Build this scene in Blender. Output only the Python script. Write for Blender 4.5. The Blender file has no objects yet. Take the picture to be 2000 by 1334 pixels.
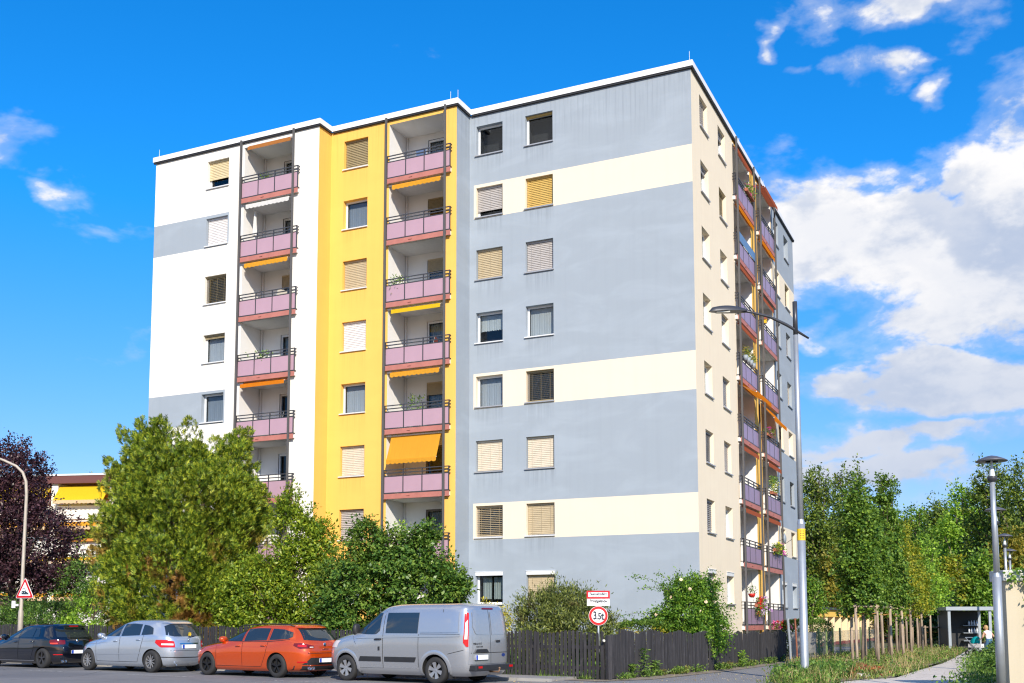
import bpy, math, random
import numpy as np
from mathutils import Vector, Matrix

scene = bpy.context.scene
COL = scene.collection
RAD = math.radians

# ---------------------------------------------------------------- camera
cam_data = bpy.data.cameras.new('camera')
cam = bpy.data.objects.new('camera', cam_data)
COL.objects.link(cam)
EYE = 1.52
cam.location = (0, 0, EYE)
cam.rotation_euler = (RAD(90) + 0.0979, 0, 0)
cam_data.sensor_width = 36.0
cam_data.lens = 2112.36 / 2000 * 36
cam_data.shift_x = 0.01482
cam_data.shift_y = 0.1702
cam_data.clip_end = 3000
scene.camera = cam

# ---------------------------------------------------------------- exposure
scene.view_settings.view_transform = 'Standard'
scene.view_settings.look = 'None'
scene.view_settings.gamma = 1.0
scene.view_settings.use_curve_mapping = False
scene.view_settings.exposure = 0.34
scene.cycles.max_bounces = 8
scene.cycles.transparent_max_bounces = 12
scene.cycles.use_denoising = True
scene.cycles.filter_width = 1.2

# ---------------------------------------------------------------- sun and sky
SUN_EL, SUN_AZ = 31.0, 170.5            # azimuth clockwise from +Y: behind the camera
sun_data = bpy.data.lights.new('sun', 'SUN')
sun_data.energy = 5.0
sun_data.angle = RAD(0.55)
sun_data.color = (1.0, 0.90, 0.75)
sun = bpy.data.objects.new('sun', sun_data)
COL.objects.link(sun)
_to_sun = Vector((math.sin(RAD(SUN_AZ)) * math.cos(RAD(SUN_EL)), math.cos(RAD(SUN_AZ)) * math.cos(RAD(SUN_EL)), math.sin(RAD(SUN_EL))))
sun.rotation_euler = _to_sun.to_track_quat('Z', 'Y').to_euler()
sun.location = (0, -20, 40)

world = bpy.data.worlds.new('World')
scene.world = world
world.use_nodes = True


class NT:
    """small helper round a node tree"""
    def __init__(s, tree):
        s.t = tree
        s.n = tree.nodes
        s.l = tree.links

    def add(s, kind, **kw):
        nd = s.n.new(kind)
        for k, v in kw.items():
            setattr(nd, k, v)
        return nd

    def put(s, sock, v):
        if v is None:
            return
        if isinstance(v, bpy.types.NodeSocket):
            s.l.new(v, sock)
        else:
            if hasattr(sock, 'default_value'):
                try:
                    sock.default_value = v
                except Exception:
                    sock.default_value = (*v, 1.0)

    def math(s, op, a, b=None, clamp=False):
        nd = s.add('ShaderNodeMath', operation=op, use_clamp=clamp)
        s.put(nd.inputs[0], a)
        if b is not None:
            s.put(nd.inputs[1], b)
        return nd.outputs[0]

    def vmath(s, op, a, b=None, scale=None):
        nd = s.add('ShaderNodeVectorMath', operation=op)
        s.put(nd.inputs[0], a)
        if b is not None:
            s.put(nd.inputs[1], b)
        if scale is not None:
            s.put(nd.inputs['Scale'], scale)
        return nd.outputs['Value'] if op in ('DOT_PRODUCT', 'LENGTH') else nd.outputs[0]

    def mix(s, fac, a, b, blend='MIX'):
        nd = s.add('ShaderNodeMix', data_type='RGBA', blend_type=blend)
        nd.clamp_factor = True
        s.put(nd.inputs[0], fac)
        s.put(nd.inputs[6], a if isinstance(a, bpy.types.NodeSocket) else (*a[:3], 1.0))
        s.put(nd.inputs[7], b if isinstance(b, bpy.types.NodeSocket) else (*b[:3], 1.0))
        return nd.outputs[2]

    def noise(s, vec, scale, detail=4.0, rough=0.55, dist=0.0, ntype=None):
        nd = s.add('ShaderNodeTexNoise')
        if vec is not None:
            s.put(nd.inputs['Vector'], vec)
        nd.inputs['Scale'].default_value = scale
        nd.inputs['Detail'].default_value = detail
        nd.inputs['Roughness'].default_value = rough
        nd.inputs['Distortion'].default_value = dist
        return nd.outputs[0]

    def ramp(s, fac, stops, interp='LINEAR'):
        nd = s.add('ShaderNodeValToRGB')
        nd.color_ramp.interpolation = interp
        el = nd.color_ramp.elements
        el[0].position, el[0].color = stops[0][0], (*stops[0][1], 1.0)
        el[1].position, el[1].color = stops[-1][0], (*stops[-1][1], 1.0)
        for p, c in stops[1:-1]:
            e = el.new(p)
            e.color = (*c, 1.0)
        s.put(nd.inputs[0], fac)
        return nd.outputs[0]

    def maprange(s, v, a, b, c=0.0, d=1.0, smooth=True):
        nd = s.add('ShaderNodeMapRange')
        nd.interpolation_type = 'SMOOTHSTEP' if smooth else 'LINEAR'
        s.put(nd.inputs[0], v)
        for i, x in enumerate((a, b, c, d)):
            s.put(nd.inputs[i + 1], x)
        return nd.outputs[0]

    def mapping(s, vec, scale=(1, 1, 1), loc=(0, 0, 0)):
        nd = s.add('ShaderNodeMapping')
        s.put(nd.inputs[0], vec)
        nd.inputs['Scale'].default_value = scale
        nd.inputs['Location'].default_value = loc
        return nd.outputs[0]


def build_world():
    w = NT(world.node_tree)
    w.n.clear()
    sky = w.add('ShaderNodeTexSky', sky_type='NISHITA')
    sky.sun_disc = False
    sky.sun_elevation = RAD(SUN_EL)
    sky.sun_rotation = RAD(SUN_AZ)
    sky.air_density = 1.0
    sky.dust_density = 0.25
    sky.ozone_density = 3.2
    hs = w.add('ShaderNodeHueSaturation')
    hs.inputs['Hue'].default_value = 0.5
    hs.inputs['Saturation'].default_value = 1.11
    hs.inputs['Value'].default_value = 1.0
    tc = w.add('ShaderNodeTexCoord')
    d = w.vmath('NORMALIZE', tc.outputs['Generated'])
    sep = w.add('ShaderNodeSeparateXYZ')
    w.put(sep.inputs[0], d)
    X, Y, Z = sep.outputs
    az = w.math('MULTIPLY', w.math('ARCTAN2', X, Y), 57.29578)
    el = w.math('MULTIPLY', w.math('ARCSINE', Z), 57.29578)
    air = w.mix(w.maprange(el, 0.0, 21.0, 0.0, 1.0, False), (0.62, 0.50, 0.56), (0.46, 0.88, 1.24))
    w.put(hs.inputs['Color'], w.mix(1.0, sky.outputs[0], air, 'MULTIPLY'))
    # cloud field: bands of cumulus, broken by fractal noise; goes on all round the horizon
    dv = w.mapping(d, scale=(1.0, 1.0, 1.75))
    big = w.noise(dv, 2.6, 1.0, 0.5)
    fine = w.noise(dv, 9.0, 8.0, 0.60, 0.25)
    puffs = w.noise(dv, 17.0, 4.0, 0.55, 0.15)
    nz = w.math('ADD', w.math('MULTIPLY', fine, 0.68), w.math('MULTIPLY', puffs, 0.32))
    wob = w.add('ShaderNodeTexNoise')
    w.put(wob.inputs['Vector'], dv)
    wob.inputs['Scale'].default_value = 11.0
    wob.inputs['Detail'].default_value = 5.0
    wsep = w.add('ShaderNodeSeparateXYZ')
    w.put(wsep.inputs[0], wob.outputs['Color'])
    azw = w.math('ADD', az, w.math('MULTIPLY', w.math('SUBTRACT', wsep.outputs[0], 0.5), 9.0))
    elw = w.math('ADD', el, w.math('MULTIPLY', w.math('SUBTRACT', wsep.outputs[1], 0.5), 5.0))

    def blob(a0, e0, sa, se, amp):
        u = w.math('DIVIDE', w.math('SUBTRACT', azw, a0), sa)
        v = w.math('DIVIDE', w.math('SUBTRACT', elw, e0), se)
        r2 = w.math('ADD', w.math('MULTIPLY', u, u), w.math('MULTIPLY', v, v))
        return w.math('MULTIPLY', w.math('EXPONENT', w.math('MULTIPLY', r2, -1.0)), amp)

    blobs = [(27.0, 17.6, 12.0, 4.4, 1.10), (33.0, 22.0, 9.0, 3.9, 0.92), (17.8, 19.9, 5.4, 3.0, 0.98), (21.5, 18.8, 5.4, 3.8, 1.06), (25.5, 21.0, 4.5, 2.2, 0.80), (26.0, 11.6, 12.0, 2.3, 0.92), (18.3, 12.3, 5.0, 1.5, 0.78), (22.0, 9.2, 9.0, 1.1, 0.70), (23.0, 14.6, 8.0, 1.8, 0.62), (24.0, 10.5, 16.0, 6.0, 0.40),
             (22.4, 29.8, 5.8, 2.2, 0.86), (19.3, 26.7, 2.4, 1.6, 0.74), (16.8, 27.4, 1.7, 0.8, 0.56), (15.1, 28.8, 1.3, 1.0, 0.52), (22.2, 25.5, 1.9, 1.1, 0.60),
             (-26.0, 22.4, 3.2, 1.1, 0.50), (-22.4, 21.4, 2.2, 0.6, 0.40), (-18.6, 13.7, 2.8, 0.6, 0.46), (-20.0, 19.3, 3.2, 0.8, 0.40), (21.0, 7.2, 9.5, 1.7, 0.74), (17.0, 14.6, 2.6, 0.8, 0.6)]
    cov = None
    for b in blobs:
        x = blob(*b)
        cov = x if cov is None else w.math('MAXIMUM', cov, x)
    # the same broken cumulus goes on beyond the frame
    side = w.maprange(w.math('ABSOLUTE', az), 34.0, 60.0)
    cov = w.math('ADD', cov, w.math('MULTIPLY', side, w.maprange(big, 0.42, 0.66, 0.0, 0.55)))
    field = w.math('ADD', w.math('MULTIPLY', w.math('SUBTRACT', nz, 0.5), 1.9), w.math('ADD', cov, 0.27))
    dens = w.maprange(field, 0.66, 0.90)
    thin = w.maprange(field, 0.52, 0.80)
    dens = w.math('MAXIMUM', dens, w.math('MULTIPLY', thin, 0.30))
    # shading: thick parts and undersides go blue grey, sunlit heads white
    up = w.vmath('ADD', dv, (0.012, -0.02, 0.055))
    nz2 = w.math('ADD', w.math('MULTIPLY', w.noise(up, 9.0, 8.0, 0.60, 0.25), 0.68), w.math('MULTIPLY', w.noise(up, 17.0, 4.0, 0.55, 0.15), 0.32))
    lit = w.maprange(w.math('SUBTRACT', nz, nz2), -0.10, 0.10, 0.0, 1.0)
    core = w.maprange(field, 0.75, 1.35, 1.0, 0.1)
    lowf = w.maprange(el, 7.0, 21.0, 0.30, 1.0)
    lit = w.math('MULTIPLY', w.math('ADD', w.math('MULTIPLY', lit, 0.75), w.math('MULTIPLY', core, 0.45)), lowf, True)
    ccol = w.mix(lit, (2.5, 3.0, 4.0), (5.3, 5.25, 5.3))
    col = w.mix(dens, hs.outputs[0], ccol)
    bg = w.add('ShaderNodeBackground')
    bg.inputs['Strength'].default_value = 0.15
    w.put(bg.inputs['Color'], col)
    out = w.add('ShaderNodeOutputWorld')
    w.l.new(bg.outputs[0], out.inputs['Surface'])


build_world()

# ---------------------------------------------------------------- mesh helpers


class MB:
    """collects geometry and links it as ONE mesh object"""
    def __init__(s):
        s.v = []
        s.f = []
        s.m = []

    def poly(s, pts, mi=0):
        n = len(s.v)
        s.v += [tuple(p) for p in pts]
        s.f.append(tuple(range(n, n + len(pts))))
        s.m.append(mi)

    def box(s, x0, x1, y0, y1, z0, z1, mi=0):
        n = len(s.v)
        s.v += [(x0, y0, z0), (x1, y0, z0), (x1, y1, z0), (x0, y1, z0), (x0, y0, z1), (x1, y0, z1), (x1, y1, z1), (x0, y1, z1)]
        for q in ((0, 3, 2, 1), (4, 5, 6, 7), (0, 1, 5, 4), (1, 2, 6, 5), (2, 3, 7, 6), (3, 0, 4, 7)):
            s.f.append(tuple(n + i for i in q))
            s.m.append(mi)
        return s

    def tube(s, pts, r, n=8, mi=0, cap=True):
        """r: number or list of radii"""
        pts = [Vector(p) for p in pts]
        if not isinstance(r, (list, tuple)):
            r = [r] * len(pts)
        base = len(s.v)
        prev = None
        for i, p in enumerate(pts):
            a = pts[max(i - 1, 0)]
            b = pts[min(i + 1, len(pts) - 1)]
            t = (b - a).normalized()
            if prev is None:
                ref = Vector((0, 0, 1)) if abs(t.z) < 0.95 else Vector((1, 0, 0))
                u = t.cross(ref).normalized()
            else:
                u = (prev - t * prev.dot(t))
                u = u.normalized() if u.length > 1e-6 else t.orthogonal().normalized()
            prev = u
            w = t.cross(u)
            for k in range(n):
                an = 2 * math.pi * k / n
                q = p + (u * math.cos(an) + w * math.sin(an)) * r[i]
                s.v.append(tuple(q))
        for i in range(len(pts) - 1):
            for k in range(n):
                a = base + i * n + k
                b = base + i * n + (k + 1) % n
                s.f.append((a, b, b + n, a + n))
                s.m.append(mi)
        if cap:
            s.f.append(tuple(base + k for k in range(n))[::-1])
            s.m.append(mi)
            e = base + (len(pts) - 1) * n
            s.f.append(tuple(e + k for k in range(n)))
            s.m.append(mi)
        return s

    def lathe(s, prof, n=24, origin=(0, 0, 0), axis='z', mi=0):
        """prof: [(radius, height)]"""
        base = len(s.v)
        ox, oy, oz = origin
        for (r, hh) in prof:
            for k in range(n):
                an = 2 * math.pi * k / n
                c, q = r * math.cos(an), r * math.sin(an)
                if axis == 'z':
                    s.v.append((ox + c, oy + q, oz + hh))
                elif axis == 'y':
                    s.v.append((ox + c, oy + hh, oz + q))
                else:
                    s.v.append((ox + hh, oy + c, oz + q))
        for i in range(len(prof) - 1):
            for k in range(n):
                a = base + i * n + k
                b = base + i * n + (k + 1) % n
                f = (a, b, b + n, a + n)
                s.f.append(f if axis != 'y' else f[::-1])
                s.m.append(mi)
        return s

    def grid(s, rows, mi=0, flip=False):
        """rows: list of equally long lists of points"""
        base = len(s.v)
        n = len(rows[0])
        for r in rows:
            s.v += [tuple(p) for p in r]
        for i in range(len(rows) - 1):
            for k in range(n - 1):
                a = base + i * n + k
                f = (a, a + 1, a + 1 + n, a + n)
                s.f.append(f[::-1] if flip else f)
                s.m.append(mi)
        return s

    def prism(s, poly, y0, y1, mi=0):
        """poly [(x,z)] counterclockwise seen from -y, extruded from y0 (front) to y1"""
        n = len(poly)
        b = len(s.v)
        s.v += [(x, y0, z) for x, z in poly] + [(x, y1, z) for x, z in poly]
        s.f.append(tuple(b + i for i in range(n)))
        s.m.append(mi)
        s.f.append(tuple(b + n + i for i in range(n))[::-1])
        s.m.append(mi)
        for i in range(n):
            j = (i + 1) % n
            s.f.append((b + i, b + n + i, b + n + j, b + j))
            s.m.append(mi)
        return s

    def mesh(s, name, mats, smooth=False):
        me = bpy.data.meshes.new(name)
        me.from_pydata(s.v, [], s.f)
        if not isinstance(mats, (list, tuple)):
            mats = [mats]
        for m in mats:
            me.materials.append(m)
        if len(mats) > 1:
            me.polygons.foreach_set('material_index', s.m)
        if smooth:
            me.polygons.foreach_set('use_smooth', [True] * len(me.polygons))
        me.update()
        return me

    def build(s, name, mats, parent=None, smooth=False, loc=None, rotz=0.0):
        return put(name, s.mesh(name, mats, smooth), parent, loc, rotz)


def put(name, me, parent=None, loc=None, rotz=0.0, scale=None):
    o = bpy.data.objects.new(name, me)
    COL.objects.link(o)
    if parent is not None:
        o.parent = parent
    if loc is not None:
        o.location = loc
    if rotz:
        o.rotation_euler = (0, 0, rotz)
    if scale is not None:
        o.scale = scale
    return o


def empty(name, loc=(0, 0, 0), rotz=0.0):
    o = put(name, None, None, loc, rotz)
    o.empty_display_size = 0.3
    return o


def tag(o, label=None, cat=None, group=None, kind=None):
    if label:
        o['label'] = label
    if cat:
        o['category'] = cat
    if group:
        o['group'] = group
    if kind:
        o['kind'] = kind
    return o


def add_bevel(o, w=0.01, seg=2):
    m = o.modifiers.new('bevel', 'BEVEL')
    m.width = w
    m.segments = seg
    m.limit_method = 'ANGLE'
    m.angle_limit = RAD(40)
    return o

# ---------------------------------------------------------------- materials


MATS = {}


def new_mat(name):
    m = bpy.data.materials.new(name)
    m.use_nodes = True
    t = NT(m.node_tree)
    t.n.clear()
    out = t.add('ShaderNodeOutputMaterial')
    return m, t, out


def principled(t, out, **kw):
    p = t.add('ShaderNodeBsdfPrincipled')
    for k, v in kw.items():
        t.put(p.inputs[k.replace('_', ' ')], v)
    t.l.new(p.outputs[0], out.inputs['Surface'])
    return p


def plain(name, col, rough=0.5, metal=0.0, var=0.06, scale=6.0, coat=0.0, bump=0.0, bscale=60.0):
    """plain painted / metal surface with a little uneven tone"""
    if name in MATS:
        return MATS[name]
    m, t, out = new_mat(name)
    tc = t.add('ShaderNodeTexCoord').outputs['Object']
    nz = t.noise(tc, scale, 4.0, 0.6)
    lo = tuple(max(0.0, c * (1 - var * 2)) for c in col)
    hi = tuple(min(1.0, c * (1 + var * 2)) for c in col)
    c = t.mix(nz, lo, hi)
    p = principled(t, out, Base_Color=c, Roughness=rough, Metallic=metal)
    if coat:
        p.inputs['Coat Weight'].default_value = coat
        p.inputs['Coat Roughness'].default_value = 0.04
    if bump:
        b = t.add('ShaderNodeBump')
        b.inputs['Strength'].default_value = bump
        b.inputs['Distance'].default_value = 0.01
        t.put(b.inputs['Height'], t.noise(tc, bscale, 5.0, 0.6))
        t.l.new(b.outputs[0], p.inputs['Normal'])
    MATS[name] = m
    return m


def stucco(name, col, streak=0.10, patch=0.06, sills=(), drip=0.0):
    """rendered facade paint with rain streaks and roller patches"""
    if name in MATS:
        return MATS[name]
    m, t, out = new_mat(name)
    tc = t.add('ShaderNodeTexCoord').outputs['Object']
    s1 = t.noise(t.mapping(tc, scale=(2.2, 2.2, 0.10)), 1.6, 5.0, 0.62)
    s2 = t.noise(t.mapping(tc, scale=(0.5, 0.5, 1.2)), 0.9, 4.0, 0.55, 0.6)
    s3 = t.noise(t.mapping(tc, scale=(6.0, 6.0, 0.35)), 1.5, 3.0, 0.6)
    k1 = t.maprange(s1, 0.42, 0.75, 0.0, streak)
    k2 = t.maprange(s2, 0.40, 0.72, 0.0, patch)
    k3 = t.maprange(s3, 0.52, 0.80, 0.0, streak * 0.6)
    dark = tuple(c * 0.62 for c in col)
    lite = tuple(min(0.9, c * 1.22) for c in col)
    c = t.mix(k1, col, dark)
    c = t.mix(k2, c, lite)
    c = t.mix(k3, c, tuple(x * y for x, y in zip(col, (0.75, 0.78, 0.8))))
    if drip:
        sp = t.add('ShaderNodeSeparateXYZ')
        t.put(sp.inputs[0], tc)
        X, Y, Z = sp.outputs
        runs = t.noise(t.mapping(tc, scale=(7.0, 7.0, 0.22)), 1.4, 4.0, 0.6)
        top = t.math('MULTIPLY', t.maprange(Z, 20.4, 23.3, 0.0, 1.0), t.maprange(runs, 0.45, 0.70))
        f = t.math('MULTIPLY', top, drip)
        for x0, x1 in sills:
            inx = t.math('MULTIPLY', t.maprange(X, x0 - 0.10, x0 + 0.06), t.maprange(X, x1 - 0.06, x1 + 0.10, 1.0, 0.0))
            ph = t.math('FRACT', t.math('DIVIDE', t.math('SUBTRACT', 21.44, Z), 2.745))
            fall = t.maprange(ph, 0.0, 0.38, 1.0, 0.0)
            g_ = t.math('MULTIPLY', t.math('MULTIPLY', inx, fall), t.maprange(runs, 0.36, 0.66))
            f = t.math('MAXIMUM', f, t.math('MULTIPLY', g_, drip))
        c = t.mix(f, c, tuple(x * y for x, y in zip(col, (0.55, 0.55, 0.56))))
    p = principled(t, out, Base_Color=c, Roughness=0.92)
    p.inputs['Specular IOR Level'].default_value = 0.15
    b = t.add('ShaderNodeBump')
    b.inputs['Strength'].default_value = 0.35
    b.inputs['Distance'].default_value = 0.004
    t.put(b.inputs['Height'], t.noise(tc, 90.0, 4.0, 0.7))
    t.l.new(b.outputs[0], p.inputs['Normal'])
    MATS[name] = m
    return m


def glass(name, tint=(0.80, 0.83, 0.84), refl=1.0):
    if name in MATS:
        return MATS[name]
    m, t, out = new_mat(name)
    tr = t.add('ShaderNodeBsdfTransparent')
    tr.inputs[0].default_value = (*tint, 1)
    gl = t.add('ShaderNodeBsdfGlossy')
    gl.inputs['Roughness'].default_value = 0.015
    gl.inputs['Color'].default_value = (0.95, 0.97, 1, 1)
    lw = t.add('ShaderNodeLayerWeight')
    lw.inputs['Blend'].default_value = 0.5
    k = t.math('MULTIPLY', t.math('ADD', t.math('MULTIPLY', t.math('POWER', lw.outputs['Facing'], 4.0), 0.75), 0.025), refl, True)
    mx = t.add('ShaderNodeMixShader')
    t.put(mx.inputs[0], k)
    t.l.new(tr.outputs[0], mx.inputs[1])
    t.l.new(gl.outputs[0], mx.inputs[2])
    t.l.new(mx.outputs[0], out.inputs['Surface'])
    MATS[name] = m
    return m


def cloth(name, col, trans=0.35):
    if name in MATS:
        return MATS[name]
    m, t, out = new_mat(name)
    tc = t.add('ShaderNodeTexCoord').outputs['Object']
    nz = t.noise(t.mapping(tc, scale=(9, 1, 1)), 2.0, 3.0)
    c = t.mix(nz, tuple(x * 0.88 for x in col), tuple(min(1, x * 1.08) for x in col))
    df = t.add('ShaderNodeBsdfDiffuse')
    t.put(df.inputs[0], c)
    tl = t.add('ShaderNodeBsdfTranslucent')
    t.put(tl.inputs[0], c)
    mx = t.add('ShaderNodeMixShader')
    mx.inputs[0].default_value = trans
    t.l.new(df.outputs[0], mx.inputs[1])
    t.l.new(tl.outputs[0], mx.inputs[2])
    t.l.new(mx.outputs[0], out.inputs['Surface'])
    MATS[name] = m
    return m
# ---------------------------------------------------------------- the apartment block
YAW = 0.4451
BX, BY = 7.6442, 40.7552
PITCH = 2.745
ZR = 23.33                                # underside of the coping
FLOOR0 = 20.57                            # top storey floor
WTOP0, WH, WW = 22.79, 1.32, 1.245        # top storey window head, window height and width
D1, D2 = -1.227, -2.168                   # how far the yellow and the white bay stand forward
XG, XY_, XW = -9.759, -16.085, -25.448    # bay edges along the front
LS = 21.7                                 # length of the side

GREY = stucco('grey blue render', (0.31, 0.355, 0.405), 0.08, 0.42, ((-9.445, -8.2), (-7.14, -5.895)), 0.36)
CREAM = stucco('cream render', (0.745, 0.655, 0.515), 0.06, 0.08, ((-9.445, -8.2), (-7.14, -5.895)), 0.16)
BEIGE = stucco('beige render', (0.78, 0.68, 0.525), 0.10, 0.12, (), 0.2)
WHITE = stucco('white render', (0.80, 0.77, 0.71), 0.08, 0.06, ((-22.305, -21.06),), 0.16)
YELLOW = stucco('yellow render', (0.82, 0.482, 0.115), 0.10, 0.16, ((-15.4, -14.15),), 0.25)
LOGGIA = stucco('loggia white paint', (0.74, 0.73, 0.71), 0.05, 0.03)
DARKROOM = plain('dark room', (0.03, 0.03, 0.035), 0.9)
COPING = plain('pale metal coping', (0.78, 0.78, 0.78), 0.5, 0.0, 0.05)
FRAME_W = plain('white window frame', (0.78, 0.79, 0.80), 0.35)
SILL = plain('aluminium sill', (0.42, 0.42, 0.43), 0.4, 0.4)
SILL_W = plain('white sill', (0.70, 0.70, 0.70), 0.4, 0.1)
STEEL = plain('dark steel paint', (0.055, 0.055, 0.062), 0.45, 0.2, 0.2, 2.0)
STEEL_P = stucco('weathered post paint', (0.10, 0.098, 0.10), 0.5, 0.4)
PINK = plain('pink balcony panel', (0.43, 0.275, 0.335), 0.38, 0.0, 0.05, 1.2)
PINK2 = plain('faded pink balcony panel', (0.47, 0.235, 0.315), 0.42, 0.0, 0.09, 1.0)
SHADED_PINK = plain('shaded pink balcony panel', (0.31, 0.22, 0.325), 0.38, 0.0, 0.06, 1.2)  # the front panels' pink, with the side's dimmer, bluer light put into its colour
REDEDGE = plain('red oxide slab edge', (0.42, 0.155, 0.125), 0.7, 0.0, 0.15, 3.0, bump=0.3)
PANE = glass('window glass')
ROOFT = plain('roof felt', (0.12, 0.12, 0.12), 0.9)

block = tag(empty('apartment_building', (BX, BY, 0), -YAW),
            'eight-storey apartment block with white, yellow and grey-blue bays and pink balcony columns', 'building')


def wall_panel(name, mats, u0, u1, z0, z1, openings, zone, frame, depth=0.29, niche=0.75, cuts_u=(), cuts_z=(), reveal=None):
    """one wall with real openings. frame(u, d, z) -> local point, d runs inward. zone(u, z) -> material index."""
    us = sorted({u0, u1, *cuts_u, *[o[0] for o in openings], *[o[1] for o in openings]})
    zs = sorted({z0, z1, *cuts_z, *[o[2] for o in openings], *[o[3] for o in openings]})
    us = [u for u in us if u0 - 1e-6 <= u <= u1 + 1e-6]
    zs = [z for z in zs if z0 - 1e-6 <= z <= z1 + 1e-6]
    b = MB()
    for i in range(len(us) - 1):
        for j in range(len(zs) - 1):
            um, zm = (us[i] + us[i + 1]) / 2, (zs[j] + zs[j + 1]) / 2
            if any(o[0] < um < o[1] and o[2] < zm < o[3] for o in openings):
                continue
            b.poly([frame(us[i], 0, zs[j]), frame(us[i + 1], 0, zs[j]), frame(us[i + 1], 0, zs[j + 1]), frame(us[i], 0, zs[j + 1])], zone(um, zm))
    for o in openings:
        a, c, lo, hi = o[:4]
        if len(o) > 4 and o[4] == 'open':
            continue
        mi = zone(a - 0.03, (lo + hi) / 2) if reveal is None else reveal
        for d0, d1, k in ((0, depth, mi), (depth, niche, len(mats) - 1)):
            b.poly([frame(a, d0, lo), frame(a, d0, hi), frame(a, d1, hi), frame(a, d1, lo)], k)
            b.poly([frame(c, d0, hi), frame(c, d0, lo), frame(c, d1, lo), frame(c, d1, hi)], k)
            b.poly([frame(a, d0, hi), frame(c, d0, hi), frame(c, d1, hi), frame(a, d1, hi)], k)
            b.poly([frame(c, d0, lo), frame(a, d0, lo), frame(a, d1, lo), frame(c, d1, lo)], k)
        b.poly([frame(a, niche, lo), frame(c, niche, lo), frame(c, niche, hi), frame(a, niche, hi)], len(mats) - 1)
    return b.build(name, mats, block)


def front(yf):
    return lambda u, d, z: (u, yf + d, z)


def sidef(xs):
    return lambda u, d, z: (xs - d, u, z)


def ztop(k):
    return WTOP0 - PITCH * k


STR = [(20.18 - 1.522, 20.18), (11.93 - 1.522, 11.93), (6.43 - 1.522, 6.43)]
STRZ = [z for s in STR for z in s]


def in_str(z):
    return any(a < z < b for a, b in STR)


ROWS = range(8)
wa = [(-9.445, -9.445 + WW), (-7.14, -7.14 + WW)]
wy = [(-15.40, -15.40 + WW)]
ww = [(-22.305, -22.305 + WW)]
sg = [(1.255, 1.255 + WW), (4.27, 4.27 + WW)]
sr = [(16.12, 16.12 + WW), (18.95, 18.95 + WW)]
LOGY, LOGW = (-13.06, -10.34), (-20.17, -17.45)
LOGS1, LOGS2 = (6.95, 10.40), (11.88, 15.33)
LTOP = 23.09


def rowop(cols):
    return [(a, b, ztop(k) - WH, ztop(k)) for a, b in cols for k in ROWS]


wall_panel('wall', [GREY, CREAM, DARKROOM], XG, 0, 0, ZR, rowop(wa), lambda u, z: 1 if (in_str(z) and u > -9.56) else 0, front(0), cuts_u=(-9.56,), cuts_z=STRZ)
wall_panel('wall', [YELLOW, DARKROOM], XY_, XG, 0, ZR, rowop(wy) + [(*LOGY, 0.0, LTOP, 'open')], lambda u, z: 0, front(D1))
wall_panel('wall', [WHITE, GREY, DARKROOM], XW, XY_, 0, ZR, rowop(ww) + [(*LOGW, 0.0, LTOP, 'open')], lambda u, z: 1 if (in_str(z) and u < -20.98) else 0, front(D2), cuts_u=(-20.98,), cuts_z=STRZ)
# the returns between the bays, the plain left end and the back
for x, ya, yb, m in ((XG, D1, 0, GREY), (XY_, D2, D1, YELLOW)):
    b = MB()
    b.poly([(x, ya, 0), (x, yb, 0), (x, yb, ZR), (x, ya, ZR)])
    b.build('wall', m, block)
b = MB()
b.poly([(XW, LS, 0), (XW, D2, 0), (XW, D2, ZR), (XW, LS, ZR)])
b.build('wall', WHITE, block)
b = MB()
b.poly([(0, LS, 0), (XW, LS, 0), (XW, LS, ZR), (0, LS, ZR)])
b.build('wall', CREAM, block)


def side_zone(u, z):
    if u < 6.95:
        return 0
    if u < 15.42:
        return 1
    return 2 if in_str(z) else 3


wall_panel('wall', [BEIGE, YELLOW, CREAM, GREY, DARKROOM], 0, LS, 0, ZR, rowop(sg) + rowop(sr) + [(*LOGS1, 0.0, LTOP, 'open'), (*LOGS2, 0.0, LTOP, 'open')], side_zone, sidef(0), cuts_u=(6.95, 15.42), cuts_z=STRZ)

# roof deck and coping
deck = MB()
for x0, x1, y0 in ((XG, 0, 0), (XY_, XG, D1), (XW, XY_, D2)):
    deck.poly([(x0, y0, ZR + 0.02), (x1, y0, ZR + 0.02), (x1, LS, ZR + 0.02), (x0, LS, ZR + 0.02)])
roof = deck.build('roof', ROOFT, block)
OV, CH = 0.11, 0.235
cop = [(XG - 0.0 + OV, OV, -OV, 0.25), (XY_ + OV, XG + OV, D1 - OV, D1 + 0.25), (XW - OV, XY_ + OV, D2 - OV, D2 + 0.25)]
for x0, x1, y0, y1 in cop:
    c = MB().box(x0, x1, y0, y1, ZR, ZR + CH).build('coping', COPING, roof)
for x, ya, yb in ((XG, D1 + 0.25, -OV), (XY_, D2 + 0.25, D1 - OV)):
    MB().box(x - 0.25, x + OV, ya, yb + 0.001, ZR, ZR + CH).build('coping', COPING, roof)
MB().box(-0.25, OV, 0.25, LS + OV, ZR, ZR + CH).build('coping', COPING, roof)
MB().box(XW - OV, XW + 0.25, D2 + 0.25, LS + OV, ZR, ZR + CH).build('coping', COPING, roof)
COPING_SHADE = plain('painted coping shade', (0.015, 0.015, 0.018), 0.6)  # shadow under the coping overhang, built as a near-black strip
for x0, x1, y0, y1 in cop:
    MB().box(x0 + 0.02, x1 - 0.02, y0 + 0.025, y0 + 0.108, ZR - 0.075, ZR - 0.001).build('coping_shade_strip', COPING_SHADE, roof)
MB().box(0.002, OV - 0.025, -OV + 0.03, LS + OV - 0.03, ZR - 0.075, ZR - 0.001).build('coping_shade_strip', COPING_SHADE, roof)
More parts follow.
